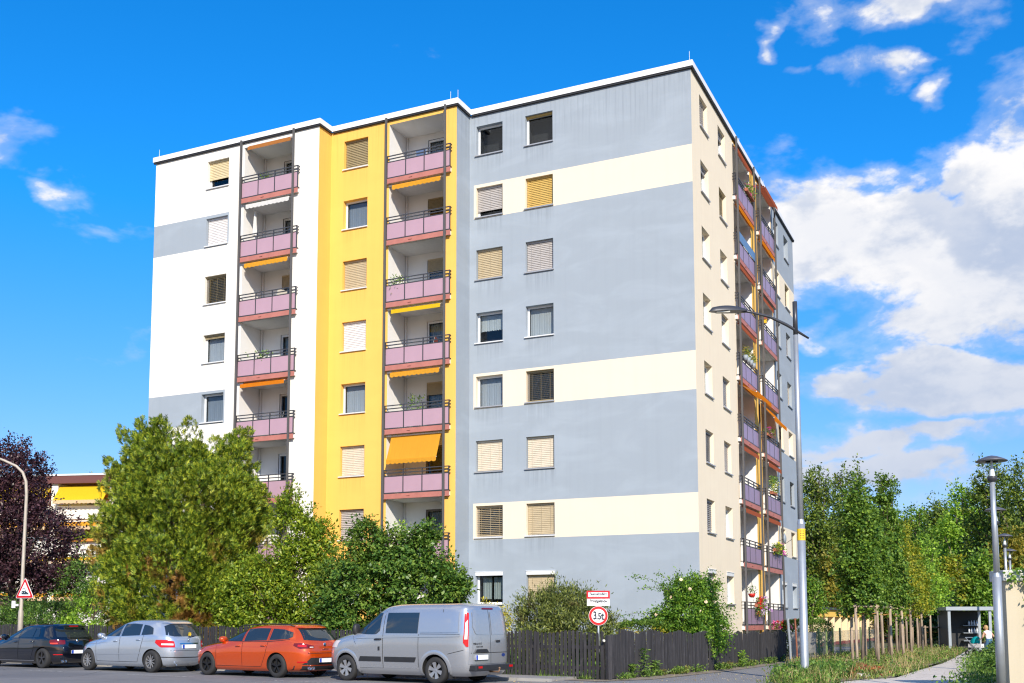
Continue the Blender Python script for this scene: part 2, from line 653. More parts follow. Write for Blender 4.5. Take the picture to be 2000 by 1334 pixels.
for x, ya, yb in ((XG, D1, -OV), (XY_, D2, D1 - OV)):
    MB().box(x + 0.002, x + OV - 0.025, ya, yb, ZR - 0.075, ZR - 0.002).build('coping_shade_strip', COPING_SHADE, roof)
for x, y in ((-0.05, 0.05), (XG + 0.0, D1 + 0.1), (XG - 0.35, D1 + 0.1), (XW + 0.08, D2 + 0.1), (-0.05, 8.6), (-0.05, 14.0)):
    MB().tube([(x, y, ZR + CH), (x, y, ZR + CH + 0.45)], 0.008, 5).build('lightning_rod', COPING, roof)

# ---- windows
BL = {}


def blind_mat(key):
    cols = {'beige': (0.47, 0.38, 0.24), 'grey': (0.42, 0.39, 0.37), 'light': (0.62, 0.54, 0.42), 'ochre': (0.56, 0.37, 0.10), 'white': (0.70, 0.67, 0.66),
            'olive': (0.30, 0.24, 0.13), 'dark': (0.16, 0.14, 0.10), 'cream': (0.66, 0.54, 0.32), 'slate': (0.30, 0.31, 0.34)}
    return plain('blind ' + key, cols[key], 0.45, 0.0, 0.08, 5.0)


_b = MB()
FWD = 0.075
_b.box(0, WW, 0.22, 0.285, 0, FWD).box(0, WW, 0.22, 0.285, WH - FWD, WH).box(0, FWD, 0.22, 0.285, FWD, WH - FWD).box(WW - FWD, WW, 0.22, 0.285, FWD, WH - FWD)
WIN_FRAME = _b.mesh('window_frame', FRAME_W)
_b = MB()
_b.box(0.0, WW, -0.0, 0.22, -0.0, 0.012)
_b.box(-0.05, WW + 0.03, -0.07, 0.0, -0.035, 0.012)
WIN_SILL = _b.mesh('sill', SILL)
WIN_SILL_W = _b.mesh('sill', SILL_W)
_b = MB()
_b.box(FWD + 0.002, WW - FWD - 0.002, 0.246, 0.254, FWD + 0.002, WH - FWD - 0.002)
WIN_PANE = _b.mesh('pane', PANE)


def blind_mesh(key, frac, angle):
    kk = (key, round(frac, 2), angle)
    if kk in BL:
        return BL[kk]
    b = MB()
    ph, wd = 0.077, 0.086
    a = RAD(min(76, angle + 9) if angle > 45 else angle)
    n = int(frac * (WH - 0.1) / ph)
    cz, cy = math.sin(a) * wd / 2, math.cos(a) * wd / 2
    for i in range(n):
        z = WH - 0.09 - i * ph
        # a slat: slightly cambered blade, two faces deep
        b.poly([(0.02, 0.16 - cy, z - cz), (WW - 0.02, 0.16 - cy, z - cz), (WW - 0.02, 0.154, z + 0.004), (0.02, 0.154, z + 0.004)])
        b.poly([(0.02, 0.154, z + 0.004), (WW - 0.02, 0.154, z + 0.004), (WW - 0.02, 0.16 + cy, z + cz), (0.02, 0.16 + cy, z + cz)])
    b.box(0.01, WW - 0.01, 0.11, 0.205, WH - 0.075, WH - 0.004)
    z = WH - 0.09 - n * ph
    b.box(0.015, WW - 0.015, 0.145, 0.175, z - 0.01, z + 0.025)
    for x in (0.22, WW / 2, WW - 0.22):
        b.box(x - 0.004, x + 0.004, 0.128, 0.134, z, WH - 0.08)
    BL[kk] = b.mesh('blind', blind_mat(key))
    return BL[kk]


CUR = {}


def curtain_mesh(kind):
    if kind in CUR:
        return CUR[kind]
    cols = {'white': (0.75, 0.76, 0.78), 'blue': (0.62, 0.74, 0.80), 'grey': (0.42, 0.46, 0.54), 'lace': (0.80, 0.82, 0.84), 'cafe': (0.55, 0.60, 0.58), 'pale': (0.66, 0.68, 0.74)}
    m = cloth('curtain ' + kind, cols[kind], 0.25)
    b = MB()
    spans = {'lace': [(0.0, 1.0, 0.42, 1.0)], 'cafe': [(0.10, 0.47, 0.1, 0.88), (0.55, 0.92, 0.1, 0.88)]}.get(kind, [(0.0, 1.0, 0.0, 1.0)])
    for a, c, lo, hi in spans:
        n = 34
        r0, r1, rm = [], [], []
        for i in range(n + 1):
            t = i / n
            x = FWD + (WW - 2 * FWD) * (a + (c - a) * t)
            y = 0.37 + 0.025 * math.sin(t * (c - a) * 62) + 0.012 * math.sin(t * 23 + 1)
            zl = FWD + (WH - 2 * FWD) * lo + (0.03 * abs(math.sin(t * 30)) if kind in ('lace', 'cafe') else 0)
            r0.append((x, y, zl))
            rm.append((x, y * 0.5 + 0.185, (zl + FWD + (WH - 2 * FWD) * hi) / 2))
            r1.append((x, 0.365, FWD + (WH - 2 * FWD) * hi))
        b.grid([r0, rm, r1])
    CUR[kind] = b.mesh('curtain', m, True)
    return CUR[kind]


def window(loc, rot, blind=None, curtain=None, box=False, wsill=False, label=None):
    w = put('window', WIN_FRAME, block, loc, rot)
    put('pane', WIN_PANE, w)
    put('sill', WIN_SILL_W if wsill else WIN_SILL, w)
    if blind:
        put('blind', blind_mesh(*blind), w)
    if curtain:
        put('curtain', curtain_mesh(curtain), w)
    if box:
        if 'sbox' not in CUR:
            c = MB()
            c.box(0.0, WW, -0.012, 0.22, WH - 0.15, WH + 0.004)
            c.box(-0.02, WW + 0.02, -0.03, 0.0, WH - 0.004, WH + 0.014)
            CUR['sbox'] = c.mesh('shutter_box', FRAME_W)
        put('shutter_box', CUR['sbox'], w)
    if label:
        w['label'] = label
    return w


F = 1.0
colA = [(None, None), (('grey', 0.82, 62), None), (('beige', F, 62), None), (None, 'lace'), (None, 'pale'), (('light', F, 66), None), (('beige', F, 20), 'grey'), (None, 'cafe')]
colB = [(('ochre', 0.06, 60), None), (('ochre', F, 60), None), (('grey', F, 62), None), (None, 'white'), (('olive', F, 14), 'grey'), (('light', F, 66), None), (('beige', F, 64), None), (('beige', 0.9, 70), None)]
colY = [(('olive', F, 60), None), (None, 'grey'), (('beige', F, 66), None), (('white', F, 64), None), (None, 'pale'), (('light', F, 66), None), (('grey', F, 50), None), (None, 'grey')]
colW = [(('cream', 0.66, 66), 'lace'), (('white', F, 66), None), (('olive', F, 24), 'grey'), (('olive', 0.08, 60), 'pale'), (None, 'grey'), (('light', F, 64), None), (None, 'white'), (('beige', F, 64), None)]
col1 = [(('grey', F, 66), None), (('slate', 0.15, 60), 'white'), (None, 'pale'), (None, 'white'), (None, 'lace'), (('slate', 0.95, 40), None), (('slate', 0.92, 44), None), (('slate', 0.3, 50), 'pale')]
col2 = [(('slate', 0.2, 60), None), (('olive', F, 60), None), (None, 'pale'), (('slate', 0.1, 60), 'lace'), (('slate', F, 60), None), (('grey', F, 60), None), (None, 'white'), (None, 'lace')]
col3 = [(('slate', 0.1, 60), 'white'), (None, 'pale'), (('grey', F, 64), None), (None, 'white'), (('beige', F, 62), None), (('beige', 0.7, 62), None), (('olive', F, 62), None), (None, 'white')]
col4 = [(None, 'white'), (('olive', F, 60), None), (('grey', F, 64), None), (('light', F, 64), None), (None, 'lace'), (('dark', F, 40), None), (('olive', F, 62), None), (None, 'white')]
for cols, (a, b_), yf in ((colA, wa[0], 0), (colB, wa[1], 0), (colY, wy[0], D1), (colW, ww[0], D2)):
    for k in ROWS:
        window((a, yf, ztop(k) - WH), 0, *cols[k], box=(k == 7), wsill=(k in (3, 6, 7) or yf != 0))
for cols, (a, b_) in ((col1, sg[0]), (col2, sg[1]), (col3, sr[0]), (col4, sr[1])):
    for k in ROWS:
        window((0, a, ztop(k) - WH), math.pi / 2, *cols[k], box=(k == 7))

# ---- loggias and balconies
DEPTH = 1.5
AW = {'orange': cloth('orange awning cloth', (0.80, 0.25, 0.02), 0.4), 'amber': cloth('amber awning cloth', (0.92, 0.45, 0.05), 0.45), 'yellow': cloth('yellow awning cloth', (0.90, 0.60, 0.03), 0.4),
      'white': cloth('white awning cloth', (0.78, 0.77, 0.74), 0.3), 'rust': cloth('rust awning cloth', (0.42, 0.115, 0.06), 0.3), 'brown': cloth('brown awning cloth', (0.50, 0.20, 0.06), 0.35)}
DOORFRAME = plain('loggia door frame', (0.62, 0.61, 0.58), 0.4)
DOORDARK = plain('brown door frame', (0.16, 0.13, 0.10), 0.5)
DRAPE = cloth('loggia drape', (0.55, 0.56, 0.55), 0.2)
MSH = {}


def loggia_shell(loc, rot, W):
    """side walls, back wall with door and window openings, one per storey column; built as one wall"""
    b = MB()
    H0, H1 = 0.0, LTOP
    b.poly([(0, 0, H0), (0, 0, H1), (0, DEPTH, H1), (0, DEPTH, H0)])
    b.poly([(W, 0, H1), (W, 0, H0), (W, DEPTH, H0), (W, DEPTH, H1)])
    b.poly([(0, 0, H1), (W, 0, H1), (W, DEPTH, H1), (0, DEPTH, H1)])
    d0, d1, w1 = W * 0.40, W * 0.40 + 0.92, W - 0.06
    zs = [0.0]
    for k in reversed(ROWS):
        f = FLOOR0 - PITCH * k
        zs += [f + 0.02, f + 0.9, f + 2.22]
    zs.append(H1)
    us = [0, d0, d1, w1, W]
    y = DEPTH
    for i in range(4):
        for j in range(len(zs) - 1):
            ph = (j - 1) % 3 if j >= 1 else 2
            hole = (i == 1 and ph in (0, 1)) or (i == 2 and ph == 1)
            if not hole:
                b.poly([(us[i], y, zs[j]), (us[i + 1], y, zs[j]), (us[i + 1], y, zs[j + 1]), (us[i], y, zs[j + 1])])
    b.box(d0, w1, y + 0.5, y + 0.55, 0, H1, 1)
    b.box(0.03, 0.09, DEPTH - 0.09, DEPTH - 0.03, 0, H1)
    return b.build('loggia_wall', [LOGGIA, DARKROOM], block, loc=loc, rotz=rot)


def door_meshes(W):
    if ('door', W) in MSH:
        return MSH[('door', W)]
    d0, d1, w1 = W * 0.40, W * 0.40 + 0.92, W - 0.06
    res = []
    for m in (DOORFRAME, DOORDARK, FRAME_W):
        b = MB()
        y0, y1, t = DEPTH + 0.04, DEPTH + 0.11, 0.075
        b.box(d0, d1, y0, y1, 0.02, 0.12).box(d0, d1, y0, y1, 2.13, 2.22).box(d0, d0 + t, y0, y1, 0.12, 2.13).box(d1 - t, d1, y0, y1, 0.12, 2.13)
        b.box(d1, w1, y0, y1, 0.9, 0.98).box(d1, w1, y0, y1, 2.14, 2.22).box(d1, d1 + t, y0, y1, 0.98, 2.14).box(w1 - t, w1, y0, y1, 0.98, 2.14)
        res.append(b.mesh('balcony_door', m))
    g = MB()
    g.box(d0 + 0.077, d1 - 0.077, DEPTH + 0.07, DEPTH + 0.078, 0.122, 2.128)
    gp = g.mesh('pane', PANE)
    g = MB()
    g.box(d1 + 0.077, w1 - 0.077, DEPTH + 0.07, DEPTH + 0.078, 0.982, 2.138)
    gw = g.mesh('pane', PANE)
    c = MB()
    for a, e, zl in ((d0 + 0.08, d1 - 0.10, 0.15), (d1 + 0.08, w1 - 0.08, 1.0)):
        r0, r1 = [], []
        for i in range(25):
            t = i / 24
            x = a + (e - a) * t
            yy = DEPTH + 0.2 + 0.03 * math.sin(t * 40)
            r0.append((x, yy, zl))
            r1.append((x, yy, 2.12))
        c.grid([r0, r1])
    cu = c.mesh('curtain', DRAPE, True)
    rb = {}
    for key in ('beige', 'olive', 'white'):
        b = MB()
        for i in range(9):
            z = 2.2 - i * 0.055
            b.poly([(d0 + 0.02, DEPTH + 0.0, z - 0.06), (w1 - 0.02, DEPTH + 0.0, z - 0.06), (w1 - 0.02, DEPTH + 0.02, z), (d0 + 0.02, DEPTH + 0.02, z)])
        b.box(d0 + 0.01, w1 - 0.01, DEPTH - 0.01, DEPTH + 0.03, 2.2, 2.26)
        rb[key] = b.mesh('blind', blind_mat(key))
    MSH[('door', W)] = (res, gp, gw, cu, rb)
    return MSH[('door', W)]


def balcony_meshes(W):
    if ('bal', W) in MSH:
        return MSH[('bal', W)]
    xl, xr = -0.14, W + 0.36
    b = MB()
    b.box(0.001, W - 0.001, 0.0, DEPTH - 0.001, -0.19, 0.0)
    b.box(xl + 0.02, xr - 0.02, -0.14, 0.0, -0.17, 0.0)
    slab = b.mesh('balcony', plain('slab soffit', (0.62, 0.61, 0.60), 0.85, bump=0.3))
    b = MB()
    b.box(xl, xr, -0.165, -0.141, -0.20, 0.012)
    b.box(W * 0.40, W * 0.40 + 0.16, -0.19, -0.166, -0.10, -0.075)
    edge = b.mesh('slab_edge', REDEDGE)
    b = MB()
    yr = -0.13
    r = 0.02
    for z in (1.03, 0.895, 0.76, 0.045):
        b.box(xl, xr, yr - r, yr + r, z - r, z + r)
    xs = [xl + r, -0.02, W / 3, W * 2 / 3, W + 0.06, xr - r]
    for x in xs:
        b.box(x - r, x + r, yr - r - 0.002, yr + r + 0.002, -0.02, 1.05)
    for x in (xl + r, xr - r):
        for z in (1.03, 0.895, 0.76, 0.045):
            b.box(x - r + 0.002, x + r - 0.002, yr, -0.001, z - r + 0.002, z + r - 0.002)
    rail = b.mesh('railing', STEEL)
    panels = []
    for i in range(len(xs) - 1):
        p = MB()
        p.box(xs[i] + 0.024, xs[i + 1] - 0.024, yr - 0.012, yr + 0.004, 0.075, 0.735)
        for cx_ in (xs[i] + 0.045, xs[i + 1] - 0.045):
            for cz in (0.13, 0.68):
                p.box(cx_ - 0.008, cx_ + 0.008, yr - 0.018, yr - 0.012, cz - 0.008, cz + 0.008)
        panels.append({m.name: p.mesh('panel', m) for m in (PINK, PINK2, SHADED_PINK)})
    MSH[('bal', W)] = (slab, edge, rail, panels)
    return MSH[('bal', W)]


def awning(par, W, key, out, drop, scallop=True, top=2.50):
    """cassette, slanted cloth and hanging valance over a loggia"""
    b = MB()
    x0, x1 = 0.22, W - 0.12
    b.tube([(x0 - 0.05, 0.06, top), (x1 + 0.05, 0.06, top)], 0.045, 8)
    for x in (x0 + 0.1, x1 - 0.1):
        b.tube([(x, 0.06, top - 0.03), (x, 0.06 - out, top - drop - 0.02)], 0.012, 6)
    b.tube([(x0, 0.06 - out, top - drop), (x1, 0.06 - out, top - drop)], 0.022, 8)
    # wall bracket
    b.box(-0.02, x0, -0.02, 0.05, top - 0.03, top + 0.03)
    a = b.build('awning', FRAME_W, par)
    c = MB()
    n = 46
    rows = []
    for j in range(4):
        t = j / 3
        rows.append([(x0 + (x1 - x0) * i / n, 0.06 - out * t - 0.0, top + 0.05 * (1 - t) - drop * t - 0.03 * math.sin(math.pi * t) + 0.022 * t) for i in range(n + 1)])
    c.grid(rows)
    yy = 0.035 - out
    r0 = [(x0 + (x1 - x0) * i / n, yy, top - drop + 0.02) for i in range(n + 1)]
    r1 = [(x0 + (x1 - x0) * i / n, yy - 0.005, top - drop - 0.15 - (0.045 * abs(math.sin(i / n * math.pi * 11)) if scallop else 0)) for i in range(n + 1)]
    c.grid([r0, r1])
    c.build('cloth', AW[key], a)
    return a


def balcony_column(loc, rot, W, rows, shaded_pink=False):
    loggia_shell(loc, rot, W)
    slab, edge, rail, panels = balcony_meshes(W)
    doors, gp, gw, cu, rb = door_meshes(W)
    for k in ROWS:
        z = FLOOR0 - PITCH * k
        s = put('balcony', slab, block, (loc[0], loc[1], z), rot)
        put('slab_edge', edge, s)
        put('railing', rail, s)
        spec = rows[k]
        for i, p in enumerate(panels):
            m = SHADED_PINK if shaded_pink else (PINK2 if (spec.get('p2') and i in (1, 2)) else PINK)
            put('panel', p[m.name], s)
        d = put('balcony_door', doors[spec.get('door', 0)], block, (loc[0], loc[1], z), rot)
        put('pane', gp, d)
        put('pane', gw, d)
        if spec.get('cur', True):
            put('curtain', cu, d)
        if spec.get('blind'):
            put('blind', rb[spec['blind']], d)
        if spec.get('aw'):
            awning(s, W, *spec['aw'])
    # full-height posts in front of the railings
    for x in (-0.05, W + 0.13):
        b = MB()
        b.box(x - 0.038, x + 0.038, -0.245, -0.168, 0.0, ZR - 0.01)
        for k in ROWS:
            z = FLOOR0 - PITCH * k
            b.box(x - 0.05, x + 0.05, -0.167, -0.15, z - 0.16, z - 0.02)
        b.build('post', STEEL_P, block, loc=loc, rotz=rot)


rowsY = [dict(door=2), dict(aw=('amber', 0.16, 0.07), blind='olive', cur=False), dict(blind='beige', door=0), dict(aw=('yellow', 0.14, 0.08, False), door=2), dict(aw=('amber', 0.18, 0.08), door=1, blind='beige'),
         dict(aw=('amber', 0.42, 1.08), door=1, cur=False), dict(door=1), dict()]
rowsW = [dict(aw=('brown', 0.12, 0.06, False)), dict(aw=('white', 0.16, 0.06)), dict(aw=('amber', 0.18, 0.07), blind='beige'), dict(door=2), dict(aw=('orange', 0.26, 0.10, False), cur=False, p2=False), dict(door=2, cur=False, p2=True), dict(blind='olive'), dict(aw=('orange', 0.25, 0.1))]
rowsS1 = [dict(aw=('rust', 0.2, 0.12)), dict(aw=('orange', 0.24, 0.12)), dict(aw=('rust', 0.22, 0.1)), dict(aw=('rust', 0.22, 0.1)), dict(aw=('orange', 0.85, 0.45), cur=False), dict(aw=('rust', 0.22, 0.12)), dict(aw=('rust', 0.24, 0.12)), dict()]
rowsS2 = [dict(aw=('rust', 0.45, 0.16)), dict(aw=('orange', 0.25, 0.12)), dict(aw=('rust', 0.12, 0.06)), dict(), dict(aw=('orange', 0.62, 0.75), cur=False), dict(aw=('rust', 0.30, 0.18)), dict(aw=('rust', 0.2, 0.1)), dict()]
balcony_column((LOGY[0], D1, 0), 0, LOGY[1] - LOGY[0], rowsY)
balcony_column((LOGW[0], D2, 0), 0, LOGW[1] - LOGW[0], rowsW)
WS = 3.45
balcony_column((0, LOGS1[0], 0), math.pi / 2, WS, rowsS1, True)
balcony_column((0, LOGS2[0], 0), math.pi / 2, WS, rowsS2, True)
# ---------------------------------------------------------------- ground, road, pavements
P0 = (-1.47, 26.9)
SD = (-0.829, 0.559)                      # along the street, leftwards and away
SN = (0.559, 0.829)                       # across the street, away from the camera


def st(s, n, z=0.0):
    return (P0[0] + s * SD[0] + n * SN[0], P0[1] + s * SD[1] + n * SN[1], z)


def ground_mat(name, cols, scale=0.35, fine=14.0, bump=0.4, rough=0.95):
    m, t, out = new_mat(name)
    tc = t.add('ShaderNodeTexCoord').outputs['Object']
    a = t.noise(tc, scale, 5.0, 0.6, 0.3)
    b = t.noise(tc, fine, 5.0, 0.65)
    c = t.mix(t.maprange(a, 0.35, 0.65), cols[0], cols[1])
    c = t.mix(t.maprange(b, 0.38, 0.68), c, cols[2])
    p = principled(t, out, Base_Color=c, Roughness=rough)
    bp = t.add('ShaderNodeBump')
    bp.inputs['Strength'].default_value = bump
    bp.inputs['Distance'].default_value = 0.03
    t.put(bp.inputs['Height'], b)
    t.l.new(bp.outputs[0], p.inputs['Normal'])
    return m


GRASSY = ground_mat('garden soil and grass', ((0.05, 0.075, 0.02), (0.09, 0.10, 0.035), (0.12, 0.095, 0.055)))
DIRT = ground_mat('gravelly dirt', ((0.16, 0.125, 0.09), (0.22, 0.175, 0.125), (0.30, 0.26, 0.21)), 0.9, 26.0)


def asphalt():
    m, t, out = new_mat('worn asphalt')
    tc = t.add('ShaderNodeTexCoord').outputs['Object']
    a = t.noise(tc, 0.22, 5.0, 0.6, 0.6)
    b = t.noise(tc, 120.0, 3.0, 0.7)
    d = t.noise(t.mapping(tc, scale=(1, 1, 1)), 2.3, 5.0, 0.62)
    c = t.mix(t.maprange(a, 0.38, 0.62), (0.125, 0.124, 0.132), (0.175, 0.17, 0.172))
    c = t.mix(t.maprange(b, 0.45, 0.75, 0.0, 0.55), c, (0.28, 0.27, 0.26))
    c = t.mix(t.maprange(d, 0.55, 0.75, 0.0, 0.5), c, (0.095, 0.092, 0.095))
    vo = t.add('ShaderNodeTexVoronoi', feature='DISTANCE_TO_EDGE')
    vo.inputs['Scale'].default_value = 0.33
    t.put(vo.inputs['Vector'], t.vmath('ADD', tc, t.vmath('SCALE', t.add('ShaderNodeTexNoise').outputs['Color'], scale=0.8)))
    c = t.mix(t.maprange(vo.outputs['Distance'], 0.0, 0.012, 0.55, 0.0), c, (0.03, 0.03, 0.03))
    p = principled(t, out, Base_Color=c, Roughness=0.85)
    bp = t.add('ShaderNodeBump')
    bp.inputs['Strength'].default_value = 0.5
    bp.inputs['Distance'].default_value = 0.006
    t.put(bp.inputs['Height'], b)
    t.l.new(bp.outputs[0], p.inputs['Normal'])
    return m


def pavers(name, c1, c2, mortar, bw, bh, rot=0.0, patch=(0.2, 0.18, 0.15)):
    m, t, out = new_mat(name)
    tc = t.add('ShaderNodeTexCoord').outputs['Object']
    mp = t.add('ShaderNodeMapping')
    t.put(mp.inputs[0], tc)
    mp.inputs['Rotation'].default_value = (0, 0, rot)
    br = t.add('ShaderNodeTexBrick')
    t.put(br.inputs['Vector'], mp.outputs[0])
    br.inputs['Scale'].default_value = 1.0
    br.inputs['Brick Width'].default_value = bw
    br.inputs['Row Height'].default_value = bh
    br.inputs['Mortar Size'].default_value = 0.007
    br.inputs['Color1'].default_value = (*c1, 1)
    br.inputs['Color2'].default_value = (*c2, 1)
    br.inputs['Mortar'].default_value = (*mortar, 1)
    a = t.noise(tc, 0.5, 5.0, 0.6, 0.4)
    c = t.mix(t.maprange(a, 0.5, 0.72, 0.0, 0.65), br.outputs['Color'], patch)
    f = t.noise(tc, 40.0, 4.0, 0.6)
    c = t.mix(t.maprange(f, 0.4, 0.8, 0.0, 0.35), c, tuple(x * 1.5 for x in c2))
    p = principled(t, out, Base_Color=c, Roughness=0.88)
    bp = t.add('ShaderNodeBump')
    bp.inputs['Strength'].default_value = 0.7
    bp.inputs['Distance'].default_value = 0.01
    t.put(bp.inputs['Height'], t.math('SUBTRACT', t.math('MULTIPLY', f, 0.3), br.outputs['Fac']))
    t.l.new(bp.outputs[0], p.inputs['Normal'])
    return m


ASPHALT = asphalt()
KERB = plain('concrete kerb', (0.34, 0.33, 0.31), 0.85, 0.0, 0.12, 2.0, bump=0.4)
PAVE = pavers('pavement slabs', (0.235, 0.225, 0.215), (0.28, 0.27, 0.26), (0.11, 0.10, 0.09), 0.5, 0.5, 0.59, (0.19, 0.175, 0.155))
DRIVE = pavers('driveway blocks', (0.20, 0.198, 0.205), (0.245, 0.238, 0.24), (0.07, 0.068, 0.066), 0.2, 0.1, 0.5, (0.20, 0.18, 0.155))
PATHM = pavers('path blocks', (0.52, 0.46, 0.41), (0.62, 0.56, 0.50), (0.30, 0.26, 0.21), 0.24, 0.16, -0.45, (0.46, 0.40, 0.34))

g = MB()
g.poly([(-700, -60, -0.03), (700, -60, -0.03), (700, 1400, -0.03), (-700, 1400, -0.03)])
tag(g.build('ground', GRASSY), kind='structure')


def sheet(name, pts, mat, z):
    b = MB()
    b.poly([(p[0], p[1], z) for p in pts])
    return tag(b.build(name, mat), kind='structure')


KERBN = 2.02
sheet('road', [st(90, -14)[:2], st(-60, -14)[:2], st(-60, KERBN)[:2], st(90, KERBN)[:2]], ASPHALT, 0.0)
b = MB()
a0, a1, c1, c0 = st(-1.9, KERBN + 0.13), st(-1.9, 3.62), st(90, 3.62), st(90, KERBN + 0.13)
b.poly([(*a0[:2], 0.085), (*a1[:2], 0.085), (*c1[:2], 0.085), (*c0[:2], 0.085)][::-1])
b.poly([(*a0[:2], -0.02), (*a1[:2], -0.02), (*a1[:2], 0.085), (*a0[:2], 0.085)])
pav = tag(b.build('pavement', PAVE), kind='structure')
rnd = random.Random(4)
kb = MB()
kb.box(0, 0.985, 0, 0.125, -0.05, 0.10)
KM = kb.mesh('kerb_stone', KERB)
ang = math.atan2(SD[1], SD[0])
for i in range(46):
    s0 = -2.0 + i
    k = put('kerb_stone', KM, pav, st(s0, KERBN + 0.125, rnd.uniform(-0.006, 0.004)), ang)
    k.rotation_euler = (rnd.uniform(-0.01, 0.01), rnd.uniform(-0.004, 0.004), ang)
# painted parking line, worn thin
wl, t_, o_ = new_mat('worn white line')
tcx = t_.add('ShaderNodeTexCoord').outputs['Object']
t_n = t_.maprange(t_.noise(tcx, 9.0, 5.0, 0.7), 0.38, 0.62)
principled(t_, o_, Base_Color=t_.mix(t_n, (0.12, 0.12, 0.12), (0.50, 0.49, 0.46)), Roughness=0.8)
for s0, s1 in ((7.6, 10.6), (13.6, 15.6), (2.0, 4.6)):
    q = [st(s0, -1.16), st(s0, -1.04), st(s1, -1.04), st(s1, -1.16)]
    sheet('road_marking', q[::-1], wl, 0.004)

# driveway, dirt strip under the fence, verge, path
FC, FR1, FR = (2.85, 28.3), (6.54, 33.6), (11.15, 41.9)
drive = [(-0.6, 27.25), (3.4, 22.0), (9.0, 22.0), (7.1, 27.4), (8.3, 31.7), (10.6, 38.6), (13.0, 43.8), (21.5, 58.0), (27.0, 66.0), (20.5, 66.5), (15.5, 54.0), FR, FR1, (4.0, 30.1), (2.9, 28.15), (1.1, 28.3)]
sheet('driveway', drive, DRIVE, 0.02)
sheet('dirt_strip', [(0.55, 29.55), (1.5, 28.45), (2.6, 27.55), (4.1, 28.6), (7.0, 33.25), (11.6, 41.6), FR, FR1, FC], DIRT, 0.03)
path = [(8.55, 27.3), (7.2, 23.0), (9.6, 23.0), (11.95, 27.5), (13.1, 30.6), (16.7, 38.5), (23.0, 52.0), (27.0, 60.0), (26.2, 60.4), (22.0, 51.6), (19.1, 45.5), (16.1, 39.4), (13.0, 33.7), (10.8, 29.5), (9.6, 28.5)]
sheet('path', path, PATHM, 0.028)

# ---------------------------------------------------------------- fences


def wood(name, col, dark, scale=1.0):
    m, t, out = new_mat(name)
    tc = t.add('ShaderNodeTexCoord').outputs['Object']
    oi = t.add('ShaderNodeObjectInfo').outputs['Random']
    v = t.vmath('ADD', tc, t.vmath('SCALE', (7.3, 3.1, 5.7), scale=oi))
    a = t.noise(t.mapping(v, scale=(14 * scale, 14 * scale, 1.1)), 1.6, 5.0, 0.65)
    b = t.noise(v, 3.0, 4.0, 0.6)
    c = t.mix(t.maprange(a, 0.35, 0.7), dark, col)
    c = t.mix(t.maprange(b, 0.55, 0.8, 0.0, 0.5), c, tuple(min(1, x * 1.7) for x in col))
    k = t.math('ADD', t.math('MULTIPLY', oi, 0.5), 0.75)
    c = t.vmath('SCALE', c, scale=k)
    p = principled(t, out, Base_Color=c, Roughness=0.82)
    bp = t.add('ShaderNodeBump')
    bp.inputs['Strength'].default_value = 0.5
    bp.inputs['Distance'].default_value = 0.004
    t.put(bp.inputs['Height'], a)
    t.l.new(bp.outputs[0], p.inputs['Normal'])
    return m


FENCEW = wood('dark stained timber', (0.046, 0.043, 0.047), (0.020, 0.019, 0.022))
STAKEW = wood('weathered round timber', (0.46, 0.36, 0.27), (0.24, 0.18, 0.13), 0.7)


def picket_mesh(w, h, d=0.02):
    b = MB()
    r = w / 2
    pr = [(-r, 0.0), (r, 0.0), (r, h - 0.035), (r * 0.62, h - 0.008), (0, h), (-r * 0.62, h - 0.008), (-r, h - 0.035)]
    b.prism(pr, -d / 2, d / 2)
    return b.mesh('picket', FENCEW)


def fence_run(fence, p, q, pitch, w, hfun, skew=0.0):
    dx, dy = q[0] - p[0], q[1] - p[1]
    L = math.hypot(dx, dy)
    an = math.atan2(dy, dx)
    n = int(L / pitch)
    me = picket_mesh(w, 1.0)
    for i in range(n):
        t = (i + 0.5) * pitch
        o = put('picket', me, fence, (p[0] + dx / L * t, p[1] + dy / L * t, 0.045 + rnd.uniform(-0.012, 0.012)))
        o.rotation_euler = (rnd.uniform(-0.012, 0.012), rnd.uniform(-0.014, 0.014), an + rnd.uniform(-0.04, 0.04))
        o.scale = (rnd.uniform(0.93, 1.06), 1, hfun(t))
    for z in (0.28, 0.82):
        b = MB()
        b.box(0, L, 0.02, 0.065, z, z + 0.085)
        b.build('rail', FENCEW, fence, loc=(p[0], p[1], 0), rotz=an)
    m = max(1, round(L / 2.4))
    for i in range(m + 1):
        t = L * i / m
        b = MB()
        b.box(-0.045, 0.045, 0.066, 0.156, -0.1, 1.0)
        b.build('fence_post', FENCEW, fence, loc=(p[0] + dx / L * t, p[1] + dy / L * t, 0), rotz=an)


fence1 = tag(empty('picket_fence', (FC[0], FC[1], 0)), 'dark picket fence with open gaps along the pavement behind the parked cars', 'fence')
fence1.location = (0, 0, 0)
FE = (FC[0] + SD[0] * 33, FC[1] + SD[1] * 33)
fence_run(fence1, FE, FC, 0.121, 0.082, lambda t: (1.20 if t > 20 else 1.38 - 0.004 * t) + 0.055 * math.cos((t - 0.8) / 2.0 * math.pi * 2 / 1.35) ** 2 + rnd.uniform(-0.01, 0.01))
fence2 = tag(empty('picket_fence', (0, 0, 0)), 'dense dark picket fence with a wavy top along the block-paved driveway', 'fence')
L1 = math.hypot(FR1[0] - FC[0], FR1[1] - FC[1])


def wave(t):
    x = (t % 1.75) / 1.75
    return 1.03 + 0.15 * (1 - abs(2 * x - 1)) ** 0.8 + rnd.uniform(-0.008, 0.008)


